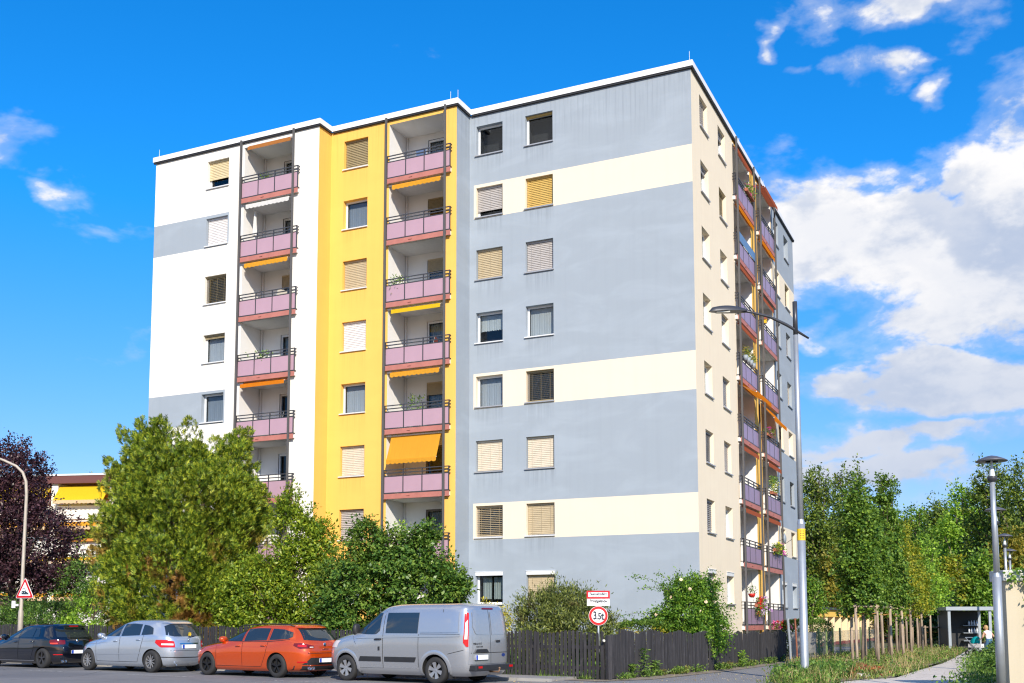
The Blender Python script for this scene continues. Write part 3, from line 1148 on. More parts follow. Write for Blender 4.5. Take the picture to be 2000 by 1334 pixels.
fence_run(fence2, FC, FR1, 0.098, 0.088, lambda t: 1.14 + (0.05 if t > 0.7 else 0.0) + (wave(t) - 1.03) * (0.8 if t > 0.7 else 0.2) - 0.015 * t)
fence_run(fence2, FR1, FR, 0.098, 0.09, lambda t: wave(t + L1) + 0.01)
b = MB()
b.box(-0.06, 0.06, -0.06, 0.06, 0, 1.17)
b.build('corner_post', FENCEW, fence2, loc=(FC[0] + 0.05, FC[1] - 0.02, 0), rotz=0.6)
b = MB()
b.tube([(-0.05, -0.06, 1.04), (-0.05, -0.09, 1.04)], 0.035, 12)
b.build('reflector', plain('pale reflector', (0.62, 0.60, 0.52), 0.4), fence2, loc=(FC[0] - 0.08, FC[1] - 0.03, 0), rotz=0.6)
# low grey wall piece beyond the end of the fence
b = MB()
b.box(0, 0.9, 0, 0.25, 0, 1.12)
tag(add_bevel(b.build('concrete_bin_box', plain('grey concrete', (0.30, 0.29, 0.27), 0.9, bump=0.4), loc=(11.45, 42.3, 0), rotz=-0.5), 0.02), 'low grey concrete box past the end of the wavy fence', 'box')

# chain-link fence with green posts
GREENP = plain('moss green post', (0.16, 0.22, 0.07), 0.7, 0.0, 0.25, 3.0)
GALV = plain('galvanised steel', (0.40, 0.43, 0.46), 0.42, 0.55, 0.10, 5.0)
WIRE = plain('fence wire', (0.22, 0.24, 0.23), 0.5, 0.5)
cl = tag(empty('chain_link_fence', (0, 0, 0)), 'low chain-link fence on mossy green posts beside the wooden tree stakes', 'fence')
clp = [(10.5, 36.9), (11.63, 39.34), (12.45, 41.15), (13.25, 42.98), (14.2, 45.0), (15.6, 47.9), (17.0, 50.8), (18.4, 53.7), (19.8, 56.6)]
for i, (x, y) in enumerate(clp):
    b = MB()
    b.tube([(0, 0, -0.1), (rnd.uniform(-0.02, 0.02), 0, 1.28)], 0.042, 8)
    b.build('fence_post', GREENP if i else GALV, cl, loc=(x, y, 0))
for (x0, y0), (x1, y1) in zip(clp[:-1], clp[1:]):
    L = math.hypot(x1 - x0, y1 - y0)
    an = math.atan2(y1 - y0, x1 - x0)
    b = MB()
    H, stp, r = 1.1, 0.075, 0.0016
    k = -H
    while k < L:
        for sgn in (1, -1):
            xa, xb = (k, k + H) if sgn > 0 else (k + H, k)
            za, zb = 0.06, 0.06 + H
            # clip to the bay
            for lim in (0.0, L):
                pass
            f0 = max(0.0, min(1.0, (0 - xa) / (xb - xa))) if xb > xa else max(0.0, min(1.0, (L - xa) / (xb - xa)))
            f1 = max(0.0, min(1.0, (L - xa) / (xb - xa))) if xb > xa else max(0.0, min(1.0, (0 - xa) / (xb - xa)))
            if f1 - f0 > 0.02:
                pa = (xa + (xb - xa) * f0, 0, za + (zb - za) * f0)
                pb = (xa + (xb - xa) * f1, 0, za + (zb - za) * f1)
                b.tube([pa, pb], r, 3, cap=False)
        k += stp
    for z in (0.1, 0.62, 1.15):
        b.tube([(0, 0, z), (L, 0, z)], 0.003, 4, cap=False)
    tag(b.build('wire_mesh', WIRE, cl, loc=(x0, y0, 0), rotz=an), kind='stuff')
# two old leaning posts by the corner
for x, y, m, lean, lab, nm in ((10.15, 37.6, GALV, -0.05, 'grey steel post leaning behind the tall street lamp', 'steel_post'), (10.45, 37.9, plain('rust', (0.25, 0.09, 0.05), 0.85, 0.0, 0.3), -0.03, 'thin rust-brown post next to the leaning grey one', 'rusty_post')):
    b = MB()
    b.tube([(0, 0, -0.1), (lean * 0.6, 0, 0.8), (lean * 1.6, 0, 1.62)], 0.045 if m is GALV else 0.03, 10)
    b.lathe([(0.05, 1.60), (0.05, 1.64), (0.0, 1.65)], 10, (lean * 1.6, 0, 0))
    tag(b.build(nm, m, loc=(x, y, 0)), lab, 'post')

# ---------------------------------------------------------------- wooden stakes that hold the young trees
ROPE = plain('coir rope', (0.42, 0.22, 0.07), 0.9, 0.0, 0.2, 20.0)


def stake(cx_, cy_, rot, label, grp='wooden tree supports beside the path', hh=2.13, three=True):
    e = tag(empty('tree_stake_frame', (cx_, cy_, 0), rot), label, 'stake', grp)
    ps = [(-0.42, -0.25), (0.42, -0.25), (0.0, 0.5)]
    for x, y in ps:
        h1 = hh + rnd.uniform(-0.04, 0.06)
        b = MB()
        b.tube([(x, y, -0.1), (x + rnd.uniform(-0.02, 0.02), y, h1 * 0.5), (x + rnd.uniform(-0.03, 0.03), y, h1)], [0.052, 0.049, 0.046], 9)
        b.build('post', STAKEW, e, True)
    for (xa, ya), (xb, yb) in ((ps[0], ps[1]), (ps[1], ps[2]), (ps[2], ps[0])):
        ux, uy = xb - xa, yb - ya
        b = MB()
        b.tube([(xa - ux * 0.1, ya - uy * 0.1, hh - 0.10), (xb + ux * 0.1, yb + uy * 0.1, hh - 0.10)], 0.034, 8)
        b.build('crossbar', STAKEW, e, True)
    for x, y in ps:
        b = MB()
        b.tube([(x, y, hh - 0.32), (x * 0.5, y * 0.5, hh - 0.36), (0.02, 0.02, hh - 0.33)], 0.012, 5)
        b.build('rope', ROPE, e)
    return e


STK = [(12.05, 35.9, 0.35, 'weathered three-post tree support standing closest to the street, left of the path'),
       (14.85, 41.2, 0.2, 'three-post tree support second from the street, beside the chain-link fence'),
       (16.6, 44.9, 0.5, 'three-post tree support third from the street, under the yellowing maple'),
       (18.6, 48.9, 0.3, 'three-post tree support fourth from the street, where the path narrows'),
       (20.4, 52.4, 0.4, 'three-post tree support fifth from the street, nearly at the shelter'),
       (13.5, 38.6, 0.6, 'three-post tree support close behind the first one, beside the green fence posts'),
       (22.4, 56.2, 0.1, 'low tree support in front of the grey steel shelter')]
for i, (x, y, r, lab) in enumerate(STK):
    stake(x, y, r, lab, hh=2.13 if i < 6 else 1.35)

# ---------------------------------------------------------------- street lamps
LAMPDARK = plain('dark grey lamp housing', (0.055, 0.058, 0.068), 0.4, 0.3)
LAMPGLASS = glass('lamp glass', (0.86, 0.90, 0.92), 0.7)
OPAL = plain('white lamp cone', (0.82, 0.82, 0.80), 0.4)
HAT = plain('lamp hat', (0.13, 0.13, 0.145), 0.45, 0.4)


def path_lamp(x, y, label, H=5.0):
    e = tag(empty('path_lamp', (x, y, 0)), label, 'street lamp', 'lamps along the path')
    b = MB()
    b.tube([(0, 0, 0), (0, 0, H - 2.55)], [0.092, 0.092], 14)
    b.lathe([(0.092, H - 2.55), (0.06, H - 2.47), (0.06, H - 2.46)], 14)
    b.tube([(0, 0, H - 2.47), (0, 0, H - 0.52)], [0.058, 0.052], 14)
    b.build('pole', GALV, e, True)
    b = MB()
    b.lathe([(0.05, H - 0.56), (0.09, H - 0.54), (0.10, H - 0.47), (0.095, H - 0.44), (0.0, H - 0.44)], 18)
    b.build('base_ring', LAMPDARK, e, True)
    b = MB()
    b.lathe([(0.095, H - 0.44), (0.145, H - 0.12)], 20)
    b.build('glass_shade', LAMPGLASS, e, True)
    b = MB()
    b.lathe([(0.062, H - 0.44), (0.05, H - 0.33), (0.022, H - 0.20), (0.018, H - 0.11)], 12)
    b.build('lamp_cone', OPAL, e, True)
    b = MB()
    b.lathe([(0.14, H - 0.125), (0.315, H - 0.125), (0.318, H - 0.115), (0.24, H - 0.07), (0.12, H - 0.022), (0.03, H - 0.001), (0.0, H)], 28)
    b.build('hat', HAT, e, True)
    return e


for x, y, lab in ((10.39, 22.5, 'tall path lamp with a round dark hat in front of the cream wall'), (15.1, 32.6, 'path lamp whose head shows just behind the nearer lamp pole, second along the path'),
                  (20.05, 42.6, 'path lamp third along the path, head showing above the cream wall'), (24.4, 51.4, 'small far path lamp, last in the row')):
    path_lamp(x, y, lab)

# tall street light with a long arm
e = tag(empty('street_light', (7.88, 27.92, 0)), 'tall grey steel street light with a long curved arm in front of the apartment block', 'street lamp')
b = MB()
b.tube([(0, 0, 0), (0, 0, 0.06), (0, 0, 4.05)], [0.108, 0.106, 0.102], 18)
b.lathe([(0.102, 4.05), (0.085, 4.14), (0.076, 4.17)], 18)
b.tube([(0, 0, 4.16), (0, 0, 6.6), (0, 0, 9.05)], [0.077, 0.071, 0.064], 18)
b.build('pole', GALV, e, True)
b = MB()
b.tube([(0, 0, -0.01), (0, 0, 0.28)], 0.116, 18)
b.build('base_sleeve', plain('black sleeve', (0.02, 0.02, 0.022), 0.5), e, True)
b = MB()
b.tube([(0, 0, 9.0), (0, 0, 9.95)], 0.062, 14)
b.build('top_tube', LAMPDARK, e, True)
b = MB()
arm = [(0.36, 0.06, 8.98), (0.05, 0.0, 9.15), (-0.25, -0.06, 9.31), (-0.7, -0.14, 9.50), (-1.2, -0.22, 9.60), (-1.48, -0.26, 9.63)]
b.tube(arm, [0.026, 0.036, 0.042, 0.038, 0.028, 0.03], 10)
b.build('arm', LAMPDARK, e, True)
b = MB()
rows = []
for i in range(13):
    t = i / 12
    x = -1.34 - 1.02 * t
    y = -0.24 - 0.20 * t
    w = 0.05 + 0.11 * math.sin(math.pi * min(1, 0.12 + t * 0.88)) ** 0.6
    zt = 9.65 + 0.075 * math.sin(math.pi * t) - 0.03 * t + 0.02
    zb = 9.60 - 0.055 * t + 0.01
    if i == 12:
        w, zt = 0.05, zb + 0.015
    ring = [(x, y - w, zb), (x, y - w * 0.9, zb + (zt - zb) * 0.6), (x, y - w * 0.45, zt), (x, y + w * 0.45, zt), (x, y + w * 0.9, zb + (zt - zb) * 0.6), (x, y + w, zb), (x, y - w, zb)]
    rows.append(ring)
b.grid(rows)
b.poly(rows[0][:-1])
b.poly(rows[-1][:-1][::-1])
head = b.build('lamp_head', LAMPDARK, e, True)
b = MB()
b.box(-2.16, -1.82, -0.47, -0.29, 9.545, 9.567)
b.build('lens', plain('lamp lens', (0.55, 0.56, 0.50), 0.25), head)
b = MB()
b.lathe([(0.106, 3.62), (0.106, 3.92)], 18)
b.build('notice', plain('yellow notice', (0.85, 0.52, 0.02), 0.5), e, True)
b = MB()
for i in range(3):
    for j in range(4):
        a_ = -1.95 + i * 0.34
        b.box(0.1075 * math.cos(a_) - 0.01, 0.1075 * math.cos(a_) + 0.01, 0.1075 * math.sin(a_) - 0.004, 0.1075 * math.sin(a_), 3.67 + j * 0.06, 3.69 + j * 0.06)
b.build('notice_print', plain('dark print', (0.12, 0.08, 0.03), 0.6), e)

# old curved lamp on the left with the level crossing sign
b = MB()
PALEPOLE = plain('pale weathered pole', (0.42, 0.37, 0.31), 0.6, 0.15, 0.15, 4.0)
e = tag(empty('curved_street_lamp', (-18.1, 41.3, 0)), 'pale old street lamp with a bent top in front of the purple plum tree', 'street lamp')
b.tube([(0, 0, 0), (0, 0, 1.9), (0, 0, 2.0), (0.02, 0, 6.4), (-0.02, 0, 6.9), (-0.16, 0, 7.25), (-0.42, 0, 7.5), (-0.9, 0, 7.72), (-1.5, 0, 7.95)], [0.10, 0.098, 0.07, 0.058, 0.056, 0.054, 0.05, 0.046, 0.04], 12)
b.build('pole', PALEPOLE, e, True)
b = MB()
b.lathe([(0.0, -0.06), (0.09, -0.05), (0.13, 0.0), (0.12, 0.12), (0.08, 0.16), (0.0, 0.17)], 14, (-1.75, 0, 8.0))
b.box(-1.7, -1.45, -0.07, 0.07, 7.95, 8.08)
b.build('lamp_head', OPAL, e, True)
b = MB()
b.box(-0.3, -0.16, -0.16, -0.1, 2.05, 2.32)
b.box(-0.16, -0.05, -0.14, -0.1, 2.12, 2.2)
b.build('junction_box', plain('white junction box', (0.62, 0.60, 0.60), 0.5), e)


def text_mesh(name, body, size, mat, bold=0.0, ext=0.001):
    cu = bpy.data.curves.new(name, 'FONT')
    cu.body = body
    cu.size = size
    cu.align_x = 'CENTER'
    cu.align_y = 'CENTER'
    cu.extrude = ext
    cu.offset = bold
    cu.resolution_u = 3
    tmp = bpy.data.objects.new(name, cu)
    COL.objects.link(tmp)
    dg = bpy.context.evaluated_depsgraph_get()
    me = bpy.data.meshes.new_from_object(tmp.evaluated_get(dg))
    bpy.data.objects.remove(tmp)
    bpy.data.curves.remove(cu)
    me.materials.clear()
    me.materials.append(mat)
    return me


def flat_text(body, size, mat, parent, loc, bold=0.0, sx=1.0, name='lettering'):
    o = put(name, text_mesh(name, body, size, mat, bold), parent, loc)
    o.rotation_euler = (RAD(90), 0, 0)
    o.scale = (sx, 1, 1)
    return o


SIGNRED = plain('sign red', (0.50, 0.006, 0.012), 0.35, 0.0, 0.03)
SIGNRED2 = plain('bright sign red', (0.66, 0.006, 0.008), 0.35, 0.0, 0.03)
SIGNWHITE = plain('sign white', (0.80, 0.81, 0.82), 0.35, 0.0, 0.03)
SIGNBLACK = plain('sign black', (0.012, 0.014, 0.03), 0.4)

sg_ = tag(empty('warning_sign', (-17.93, 41.16, 2.42), -0.38), 'red-edged triangular level crossing sign showing a train, on the pale lamp pole', 'sign')


def rtri(h_, r=0.05, n=5):
    """rounded triangle with side about h_, counterclockwise from the bottom left, base at z=0"""
    H = h_ * math.sqrt(3) / 2
    pts = []
    for (cx_, cz), a0 in (((-h_ / 2 + r * 1.732, r), 150), ((h_ / 2 - r * 1.732, r), 270), ((0, H - 2 * r), 30)):
        for i in range(n):
            a = RAD(a0 + 120 * i / (n - 1))
            pts.append((cx_ + r * math.cos(a), cz + r * math.sin(a)))
    return pts


def tri_shift(p, dz):
    return [(x, z + dz) for x, z in p]


MB().prism(rtri(0.92), 0.0, 0.02).build('plate_edge', SIGNWHITE, sg_)
MB().prism(tri_shift(rtri(0.87, 0.045), 0.014), -0.006, -0.001).build('red_border', SIGNRED, sg_)
MB().prism(tri_shift(rtri(0.60, 0.012), 0.095), -0.010, -0.0065).build('white_field', SIGNWHITE, sg_)
tr = MB()
for poly in ([(-0.145, 0.155), (0.045, 0.155), (0.06, 0.20), (0.05, 0.30), (0.02, 0.365), (-0.11, 0.365), (-0.14, 0.30)], [(0.045, 0.155), (0.20, 0.155), (0.21, 0.17), (0.16, 0.205), (0.10, 0.235), (0.06, 0.26)],
             [(-0.15, 0.125), (0.215, 0.125), (0.215, 0.138), (-0.15, 0.138)], [(-0.10, 0.385), (0.01, 0.385), (0.01, 0.392), (-0.10, 0.392)], [(-0.05, 0.366), (-0.042, 0.366), (0.0, 0.385), (-0.012, 0.385)]):
    tr.prism(poly, -0.014, -0.0105)
tr.build('train_symbol', plain('train black', (0.01, 0.03, 0.045), 0.4), sg_)
tr = MB()
tr.prism([(-0.118, 0.275), (0.022, 0.275), (0.005, 0.345), (-0.098, 0.345)], -0.017, -0.0145)
for cx_ in (-0.10, 0.0):
    tr.prism([(cx_ + 0.016 * math.cos(a * math.pi / 5), 0.225 + 0.016 * math.sin(a * math.pi / 5)) for a in range(10)], -0.017, -0.0145)
tr.build('train_windows', SIGNWHITE, sg_)
MB().box(-0.05, 0.05, 0.02, 0.10, 0.25, 0.29).build('clamp', GALV, sg_)

ps = tag(empty('road_sign', (2.72, 29.1, 0), -0.06), 'post with a round red-edged 3.5t sign below two boards by the fence corner', 'sign')
MB().tube([(0, 0.03, 0), (0, 0.03, 2.36)], 0.03, 10).build('pole', GALV, ps, True)
R_ = 0.258


def disc(r, z0, n=40):
    return [(r * math.cos(2 * math.pi * i / n), z0 + r * math.sin(2 * math.pi * i / n)) for i in range(n)]


rs = MB().prism(disc(R_, 1.685), -0.02, -0.004).build('round_plate', SIGNWHITE, ps)
MB().prism(disc(R_ * 0.965, 1.685), -0.026, -0.021).build('red_ring', SIGNRED2, rs)
MB().prism(disc(R_ * 0.71, 1.685), -0.031, -0.0265).build('white_field', SIGNWHITE, rs)
flat_text('3', 0.30, SIGNBLACK, rs, (-0.092, -0.033, 1.684), 0.008, 0.70)
flat_text('.5', 0.24, SIGNBLACK, rs, (0.012, -0.033, 1.664), 0.007, 0.80)
flat_text('t', 0.29, SIGNBLACK, rs, (0.112, -0.033, 1.672), 0.008, 0.85)
bd = MB().box(-0.31, 0.31, -0.02, -0.004, 2.145, 2.355).build('fire_lane_board', SIGNRED, ps)
MB().box(-0.262, 0.262, -0.026, -0.021, 2.19, 2.31).build('white_field', SIGNWHITE, bd)
flat_text('Feuerwehrzufahrt', 0.090, SIGNBLACK, bd, (0.0, -0.028, 2.268), 0.003, 0.70)
flat_text('Halteverbot nach StVO', 0.036, SIGNBLACK, bd, (-0.03, -0.028, 2.210), 0.0, 0.85)
bd = MB().box(-0.30, 0.30, -0.02, -0.004, 1.955, 2.138).build('private_board', SIGNWHITE, ps)
flat_text('Privatgel\u00e4nde', 0.112, SIGNBLACK, bd, (0.0, -0.0225, 2.078), 0.0035, 0.76)
flat_text('Begehen auf eigene Gefahr', 0.036, plain('faded print', (0.25, 0.26, 0.30), 0.5), bd, (0.0, -0.0225, 1.99), 0.0, 1.0)

# ---------------------------------------------------------------- garages, shelter, wall at the right
GARY = stucco('garage yellow render', (0.82, 0.52, 0.12), 0.08, 0.08)
GARC = stucco('garage cream render', (0.80, 0.66, 0.42), 0.06, 0.05)
GDOOR = plain('garage door cream', (0.62, 0.53, 0.38), 0.6)
PLINTH = plain('dark red plinth', (0.22, 0.05, 0.04), 0.8)
gr_ = tag(empty('garage_row', (19.78, 66.7, 0), math.atan2(27.1, 13.5)), 'long low row of cream and yellow garages behind the chain-link fence', 'garage')
NB, GP = 12, 2.75
wb = MB()
wb.box(0, NB * GP + 0.3, 0.9, 5.2, 0, 2.30)          # body, doors face local -y
wb.box(0, NB * GP + 0.3, 0.0, 0.9, 1.86, 2.30, 1)
wb.build('wall', [GARC, GARY], gr_)
MB().box(-0.02, NB * GP + 0.32, -0.12, 5.3, 2.30, 2.46).build('roof', plain('roof edge dark', (0.06, 0.065, 0.075), 0.6), gr_)
pb = MB().box(0, 0.34, 0.0, 0.9, 0.0, 1.858).mesh('pillar', GARC)
pl = MB().box(-0.015, 0.355, -0.015, 0.89, 0.0, 0.22).mesh('plinth', PLINTH)
for i in range(NB + 1):
    o = put('pillar', pb, gr_, (i * GP, 0, 0))
    put('plinth', pl, o)
db = MB()
for j in range(16):
    x = 0.34 + j * (GP - 0.34) / 16
    db.box(x + 0.004, x + (GP - 0.34) / 16 - 0.004, 0.80, 0.89, 0.02, 1.855)
dmesh = db.mesh('garage_door', GDOOR)
lm = MB().box(1.3, 1.75, -0.2, -0.001, 2.05, 2.15).mesh('wall_lamp', LAMPDARK)
for i in range(NB):
    put('garage_door', dmesh, gr_, (i * GP, 0, 0))
    if i % 2 == 0:
        put('wall_lamp', lm, gr_, (i * GP, 0, 0))
b = MB()
b.box(-0.02, 0.34, 0.9, 5.2, 0.0, 0.25)
b.build('plinth', PLINTH, gr_, loc=(-0.001, 0, 0))

SHG = plain('shelter steel', (0.30, 0.34, 0.38), 0.45, 0.3)
sh = tag(empty('steel_shelter', (22.55, 54.3, 0), -0.12), 'small grey steel shelter with dark glazed back at the end of the path', 'shelter')
MB().box(-0.1, 2.15, -0.1, 1.9, 2.10, 2.28).build('roof', SHG, sh)
for x, y in ((0, 0), (1.95, 0), (0, 1.7), (1.95, 1.7)):
    MB().box(x, x + 0.13, y, y + 0.13, 0, 2.099).build('post', SHG, sh)
MB().box(0.13, 1.95, 1.74, 1.78, 0.1, 2.09).build('back_panel', plain('dark glazed panel', (0.012, 0.013, 0.015), 0.6), sh)
MB().box(0.03, 0.07, 0.14, 1.69, 0.1, 2.09).build('side_panel', plain('dark glazed panel', (0.012, 0.013, 0.015), 0.6), sh)
for z in (0.55, 0.95, 1.32):
    MB().box(1.1, 1.92, 1.3, 1.72, z, z + 0.03).build('shelf', SHG, sh)
BOT = plain('pale bottle', (0.62, 0.64, 0.68), 0.3)
bm = MB().lathe([(0.0, 0.0), (0.045, 0.0), (0.048, 0.14), (0.02, 0.2), (0.018, 0.25), (0.0, 0.25)], 10).mesh('bottle', BOT, True)
ca, sa_ = math.cos(-0.12), math.sin(-0.12)
for z, wh in ((0.98, 'lower'), (1.35, 'top')):
    for i in range(4):
        lab = 'pale bottle ' + ('first', 'second', 'third', 'last')[i] + ' from the left on the ' + wh + ' shelf of the steel shelter'
        lx, ly = 1.42 + i * 0.13, 1.45
        tag(put('bottle', bm, None, (22.55 + ca * lx - sa_ * ly, 54.3 + sa_ * lx + ca * ly, z)), lab, 'bottle', 'bottles in the shelter')

WALLC = stucco('pale concrete render', (0.50, 0.44, 0.33), 0.16, 0.16)
CAPC = plain('light concrete cap', (0.50, 0.50, 0.47), 0.85, bump=0.3)
rw = tag(empty('cream_wall', (10.94, 23.3, 0), -0.03), 'cream concrete wall with a flat cap behind the first path lamp', 'wall')
MB().box(0, 7.5, 0, 0.6, 0, 2.40).build('panel', WALLC, rw)
add_bevel(MB().box(-0.06, 7.6, -0.06, 0.66, 2.40, 2.63).build('cap', CAPC, rw), 0.015)
MB().box(-0.012, -0.001, 0.28, 0.31, 0, 2.39).build('joint_strip', plain('joint strip', (0.16, 0.14, 0.11), 0.7), rw)
MB().tube([(0.82, -0.07, 0), (0.80, -0.07, 2.40)], 0.035, 10).build('downpipe', LAMPDARK, rw, True)

# ---------------------------------------------------------------- flats far behind on the left
BWH = stucco('far white render', (0.74, 0.70, 0.64), 0.05, 0.04)
BBR = plain('brown fascia', (0.13, 0.045, 0.04), 0.7)
bg = tag(empty('balcony_building', (-29.3, 83.0, 0), -0.16), 'low white block of flats with amber awnings over its balconies, behind the purple tree', 'building')
MB().box(-26, 2.2, 1.6, 14, 0, 12.25).build('wall', BWH, bg)
MB().box(-26.2, 2.4, -0.25, 14.2, 12.25, 12.85).build('roof_fascia', BBR, bg)
MB().box(-26.3, 2.5, -0.3, 14.3, 12.85, 12.98).build('roof_edge', plain('white roof edge', (0.7, 0.7, 0.7), 0.5), bg)
DKW = plain('far dark window', (0.05, 0.05, 0.06), 0.15)
RDC = plain('rust red loggia wall', (0.42, 0.13, 0.06), 0.8)
for ci, x0 in enumerate((-5.0, -9.9, -14.8, -19.7)):
    MB().box(x0 + 4.35, x0 + 4.9, 0, 1.599, 0, 12.249).build('pier', BWH, bg)
    for k in range(4):
        zf = 9.45 - 2.75 * k
        bl_ = MB().box(x0, x0 + 4.349, -0.15, 0.0, zf, zf + 1.05).box(x0, x0 + 4.349, 0.0, 1.599, zf - 0.18, zf).build('balcony', BWH, bg)
        rl = MB()
        for z in (1.14, 1.26, 1.36):
            rl.box(x0 + 0.1, x0 + 4.3, -0.10, -0.07, zf + z, zf + z + 0.025)
        for i in range(5):
            rl.box(x0 + 0.15 + i * 1.0, x0 + 0.18 + i * 1.0, -0.10, -0.07, zf + 1.051, zf + 1.385)
        rl.build('railing', GALV, bl_)
        w_ = MB().box(x0 + 1.6, x0 + 2.5, 1.55, 1.598, zf + 0.1, zf + 2.2).box(x0 + 2.9, x0 + 4.1, 1.55, 1.598, zf + 0.9, zf + 2.2).build('window', DKW, bg)
        if k == 0:
            MB().box(x0 + 2.55, x0 + 4.3, 1.50, 1.549, zf, zf + 2.5).build('screen', RDC, bg)
        out_, dr = ((1.0, 1.2), (0.8, 0.45), (0.9, 0.35), (0.7, 0.4))[k]
        aw_ = MB()
        top_ = zf + 2.62
        n = 40
        rows = [[(x0 + 0.05 + 4.2 * i / n, 0.2 - out_ * t, top_ - dr * t) for i in range(n + 1)] for t in (0, 0.5, 1)]
        aw_.grid(rows)
        aw_.grid([[(x0 + 0.05 + 4.2 * i / n, 0.2 - out_ - 0.004, top_ - dr) for i in range(n + 1)], [(x0 + 0.05 + 4.2 * i / n, 0.2 - out_ - 0.01, top_ - dr - 0.22 - 0.07 * abs(math.sin(i / n * math.pi * 12))) for i in range(n + 1)]], 1)
        aw_.build('awning', [AW['yellow'] if k in (0, 2) else AW['amber'], cloth('pale valance', (0.86, 0.62, 0.38), 0.4)], bg)
# ---------------------------------------------------------------- vegetation


def leafmat(name, dark, mid, light, zone=None, trans=0.32, rough=0.5, zonez=None):
    """leaf paint: tone differs from leaf to leaf; zone = (colour, amount, noise scale, low, high) for patches of other foliage"""
    gain = 1.5
    dark, mid, light = (tuple(min(0.75, v * gain) for v in q) for q in (dark, mid, light))
    m, t, out = new_mat(name)
    ri = t.add('ShaderNodeNewGeometry').outputs['Random Per Island']
    tc = t.add('ShaderNodeTexCoord').outputs['Object']
    c = t.ramp(ri, [(0.0, dark), (0.5, mid), (1.0, light)])
    if zone:
        for zc, amt, sc, lo, hi in (zone if isinstance(zone, list) else [zone]):
            f = t.math('MULTIPLY', t.maprange(t.noise(tc, sc, 3.0, 0.6), lo, hi), amt)
            if zonez:
                sp = t.add('ShaderNodeSeparateXYZ')
                t.put(sp.inputs[0], tc)
                f = t.math('MULTIPLY', f, t.maprange(sp.outputs[2], zonez[0], zonez[1], 1.0, 0.12))
            c = t.mix(f, c, zc)
    p = t.add('ShaderNodeBsdfPrincipled')
    t.put(p.inputs['Base Color'], c)
    p.inputs['Roughness'].default_value = rough
    p.inputs['Specular IOR Level'].default_value = 0.35
    tl = t.add('ShaderNodeBsdfTranslucent')
    t.put(tl.inputs[0], t.mix(1.0, c, (1.25, 1.2, 0.7), 'MULTIPLY'))
    mx = t.add('ShaderNodeMixShader')
    mx.inputs[0].default_value = trans
    t.l.new(p.outputs[0], mx.inputs[1])
    t.l.new(tl.outputs[0], mx.inputs[2])
    t.l.new(mx.outputs[0], out.inputs['Surface'])
    return m


def unit(a):
    return a / np.maximum(np.linalg.norm(a, axis=1, keepdims=True), 1e-9)


def leaf_mesh(name, C, A, L, W, mat, rng, B=None, fold=0.18, cut=0.45):
    n = len(C)
    A = unit(A)
    if B is None:
        B = rng.normal(size=(n, 3))
    B = unit(B - A * np.sum(A * B, axis=1, keepdims=True))
    N = np.cross(A, B)
    L = np.asarray(L).reshape(-1, 1) * np.ones((n, 1))
    W = np.asarray(W).reshape(-1, 1) * np.ones((n, 1))
    V = np.empty((n, 4, 3), dtype=np.float32)
    V[:, 0] = C
    V[:, 1] = C + A * L * cut + B * W * 0.5 + N * W * fold
    V[:, 2] = C + A * L
    V[:, 3] = C + A * L * cut - B * W * 0.5 + N * W * fold
    me = bpy.data.meshes.new(name)
    me.vertices.add(n * 4)
    me.vertices.foreach_set('co', V.reshape(-1))
    me.loops.add(n * 4)
    me.loops.foreach_set('vertex_index', np.arange(n * 4, dtype=np.int32))
    me.polygons.add(n)
    me.polygons.foreach_set('loop_start', np.arange(0, n * 4, 4, dtype=np.int32))
    me.materials.append(mat)
    me.update(calc_edges=True)
    return me


def sphere_dirs(rng, n):
    return unit(rng.normal(size=(n, 3)))


def lobe_points(rng, lobes, n, inner=0.55, low_cut=-0.75):
    """points spread through the outer part of a set of ellipsoids; returns points and outward directions"""
    lobes = np.array(lobes, dtype=float)
    wgt = (lobes[:, 3] * lobes[:, 4] + lobes[:, 3] * lobes[:, 5] + lobes[:, 4] * lobes[:, 5])
    P, D = [], []
    need = n
    while need > 0:
        k = rng.choice(len(lobes), size=need * 2, p=wgt / wgt.sum())
        d = sphere_dirs(rng, need * 2)
        r = inner + (1 - inner) * rng.random((need * 2, 1)) ** 0.6
        r *= 1 + 0.10 * rng.normal(size=(need * 2, 1))
        q = lobes[k, :3] + d * lobes[k, 3:] * r
        ok = d[:, 2] > low_cut
        # drop points that sit deep inside another lobe
        for lb in lobes:
            e = (q - lb[:3]) / lb[3:]
            ok &= (np.sum(e * e, axis=1) > 0.30)
        q, d = q[ok][:need], d[ok][:need]
        P.append(q)
        D.append(d)
        need -= len(q)
    return np.concatenate(P), np.concatenate(D)


BARK = wood('tree bark', (0.15, 0.11, 0.08), (0.06, 0.045, 0.035), 0.4)
BARKG = wood('grey bark', (0.22, 0.19, 0.16), (0.10, 0.085, 0.07), 0.4)


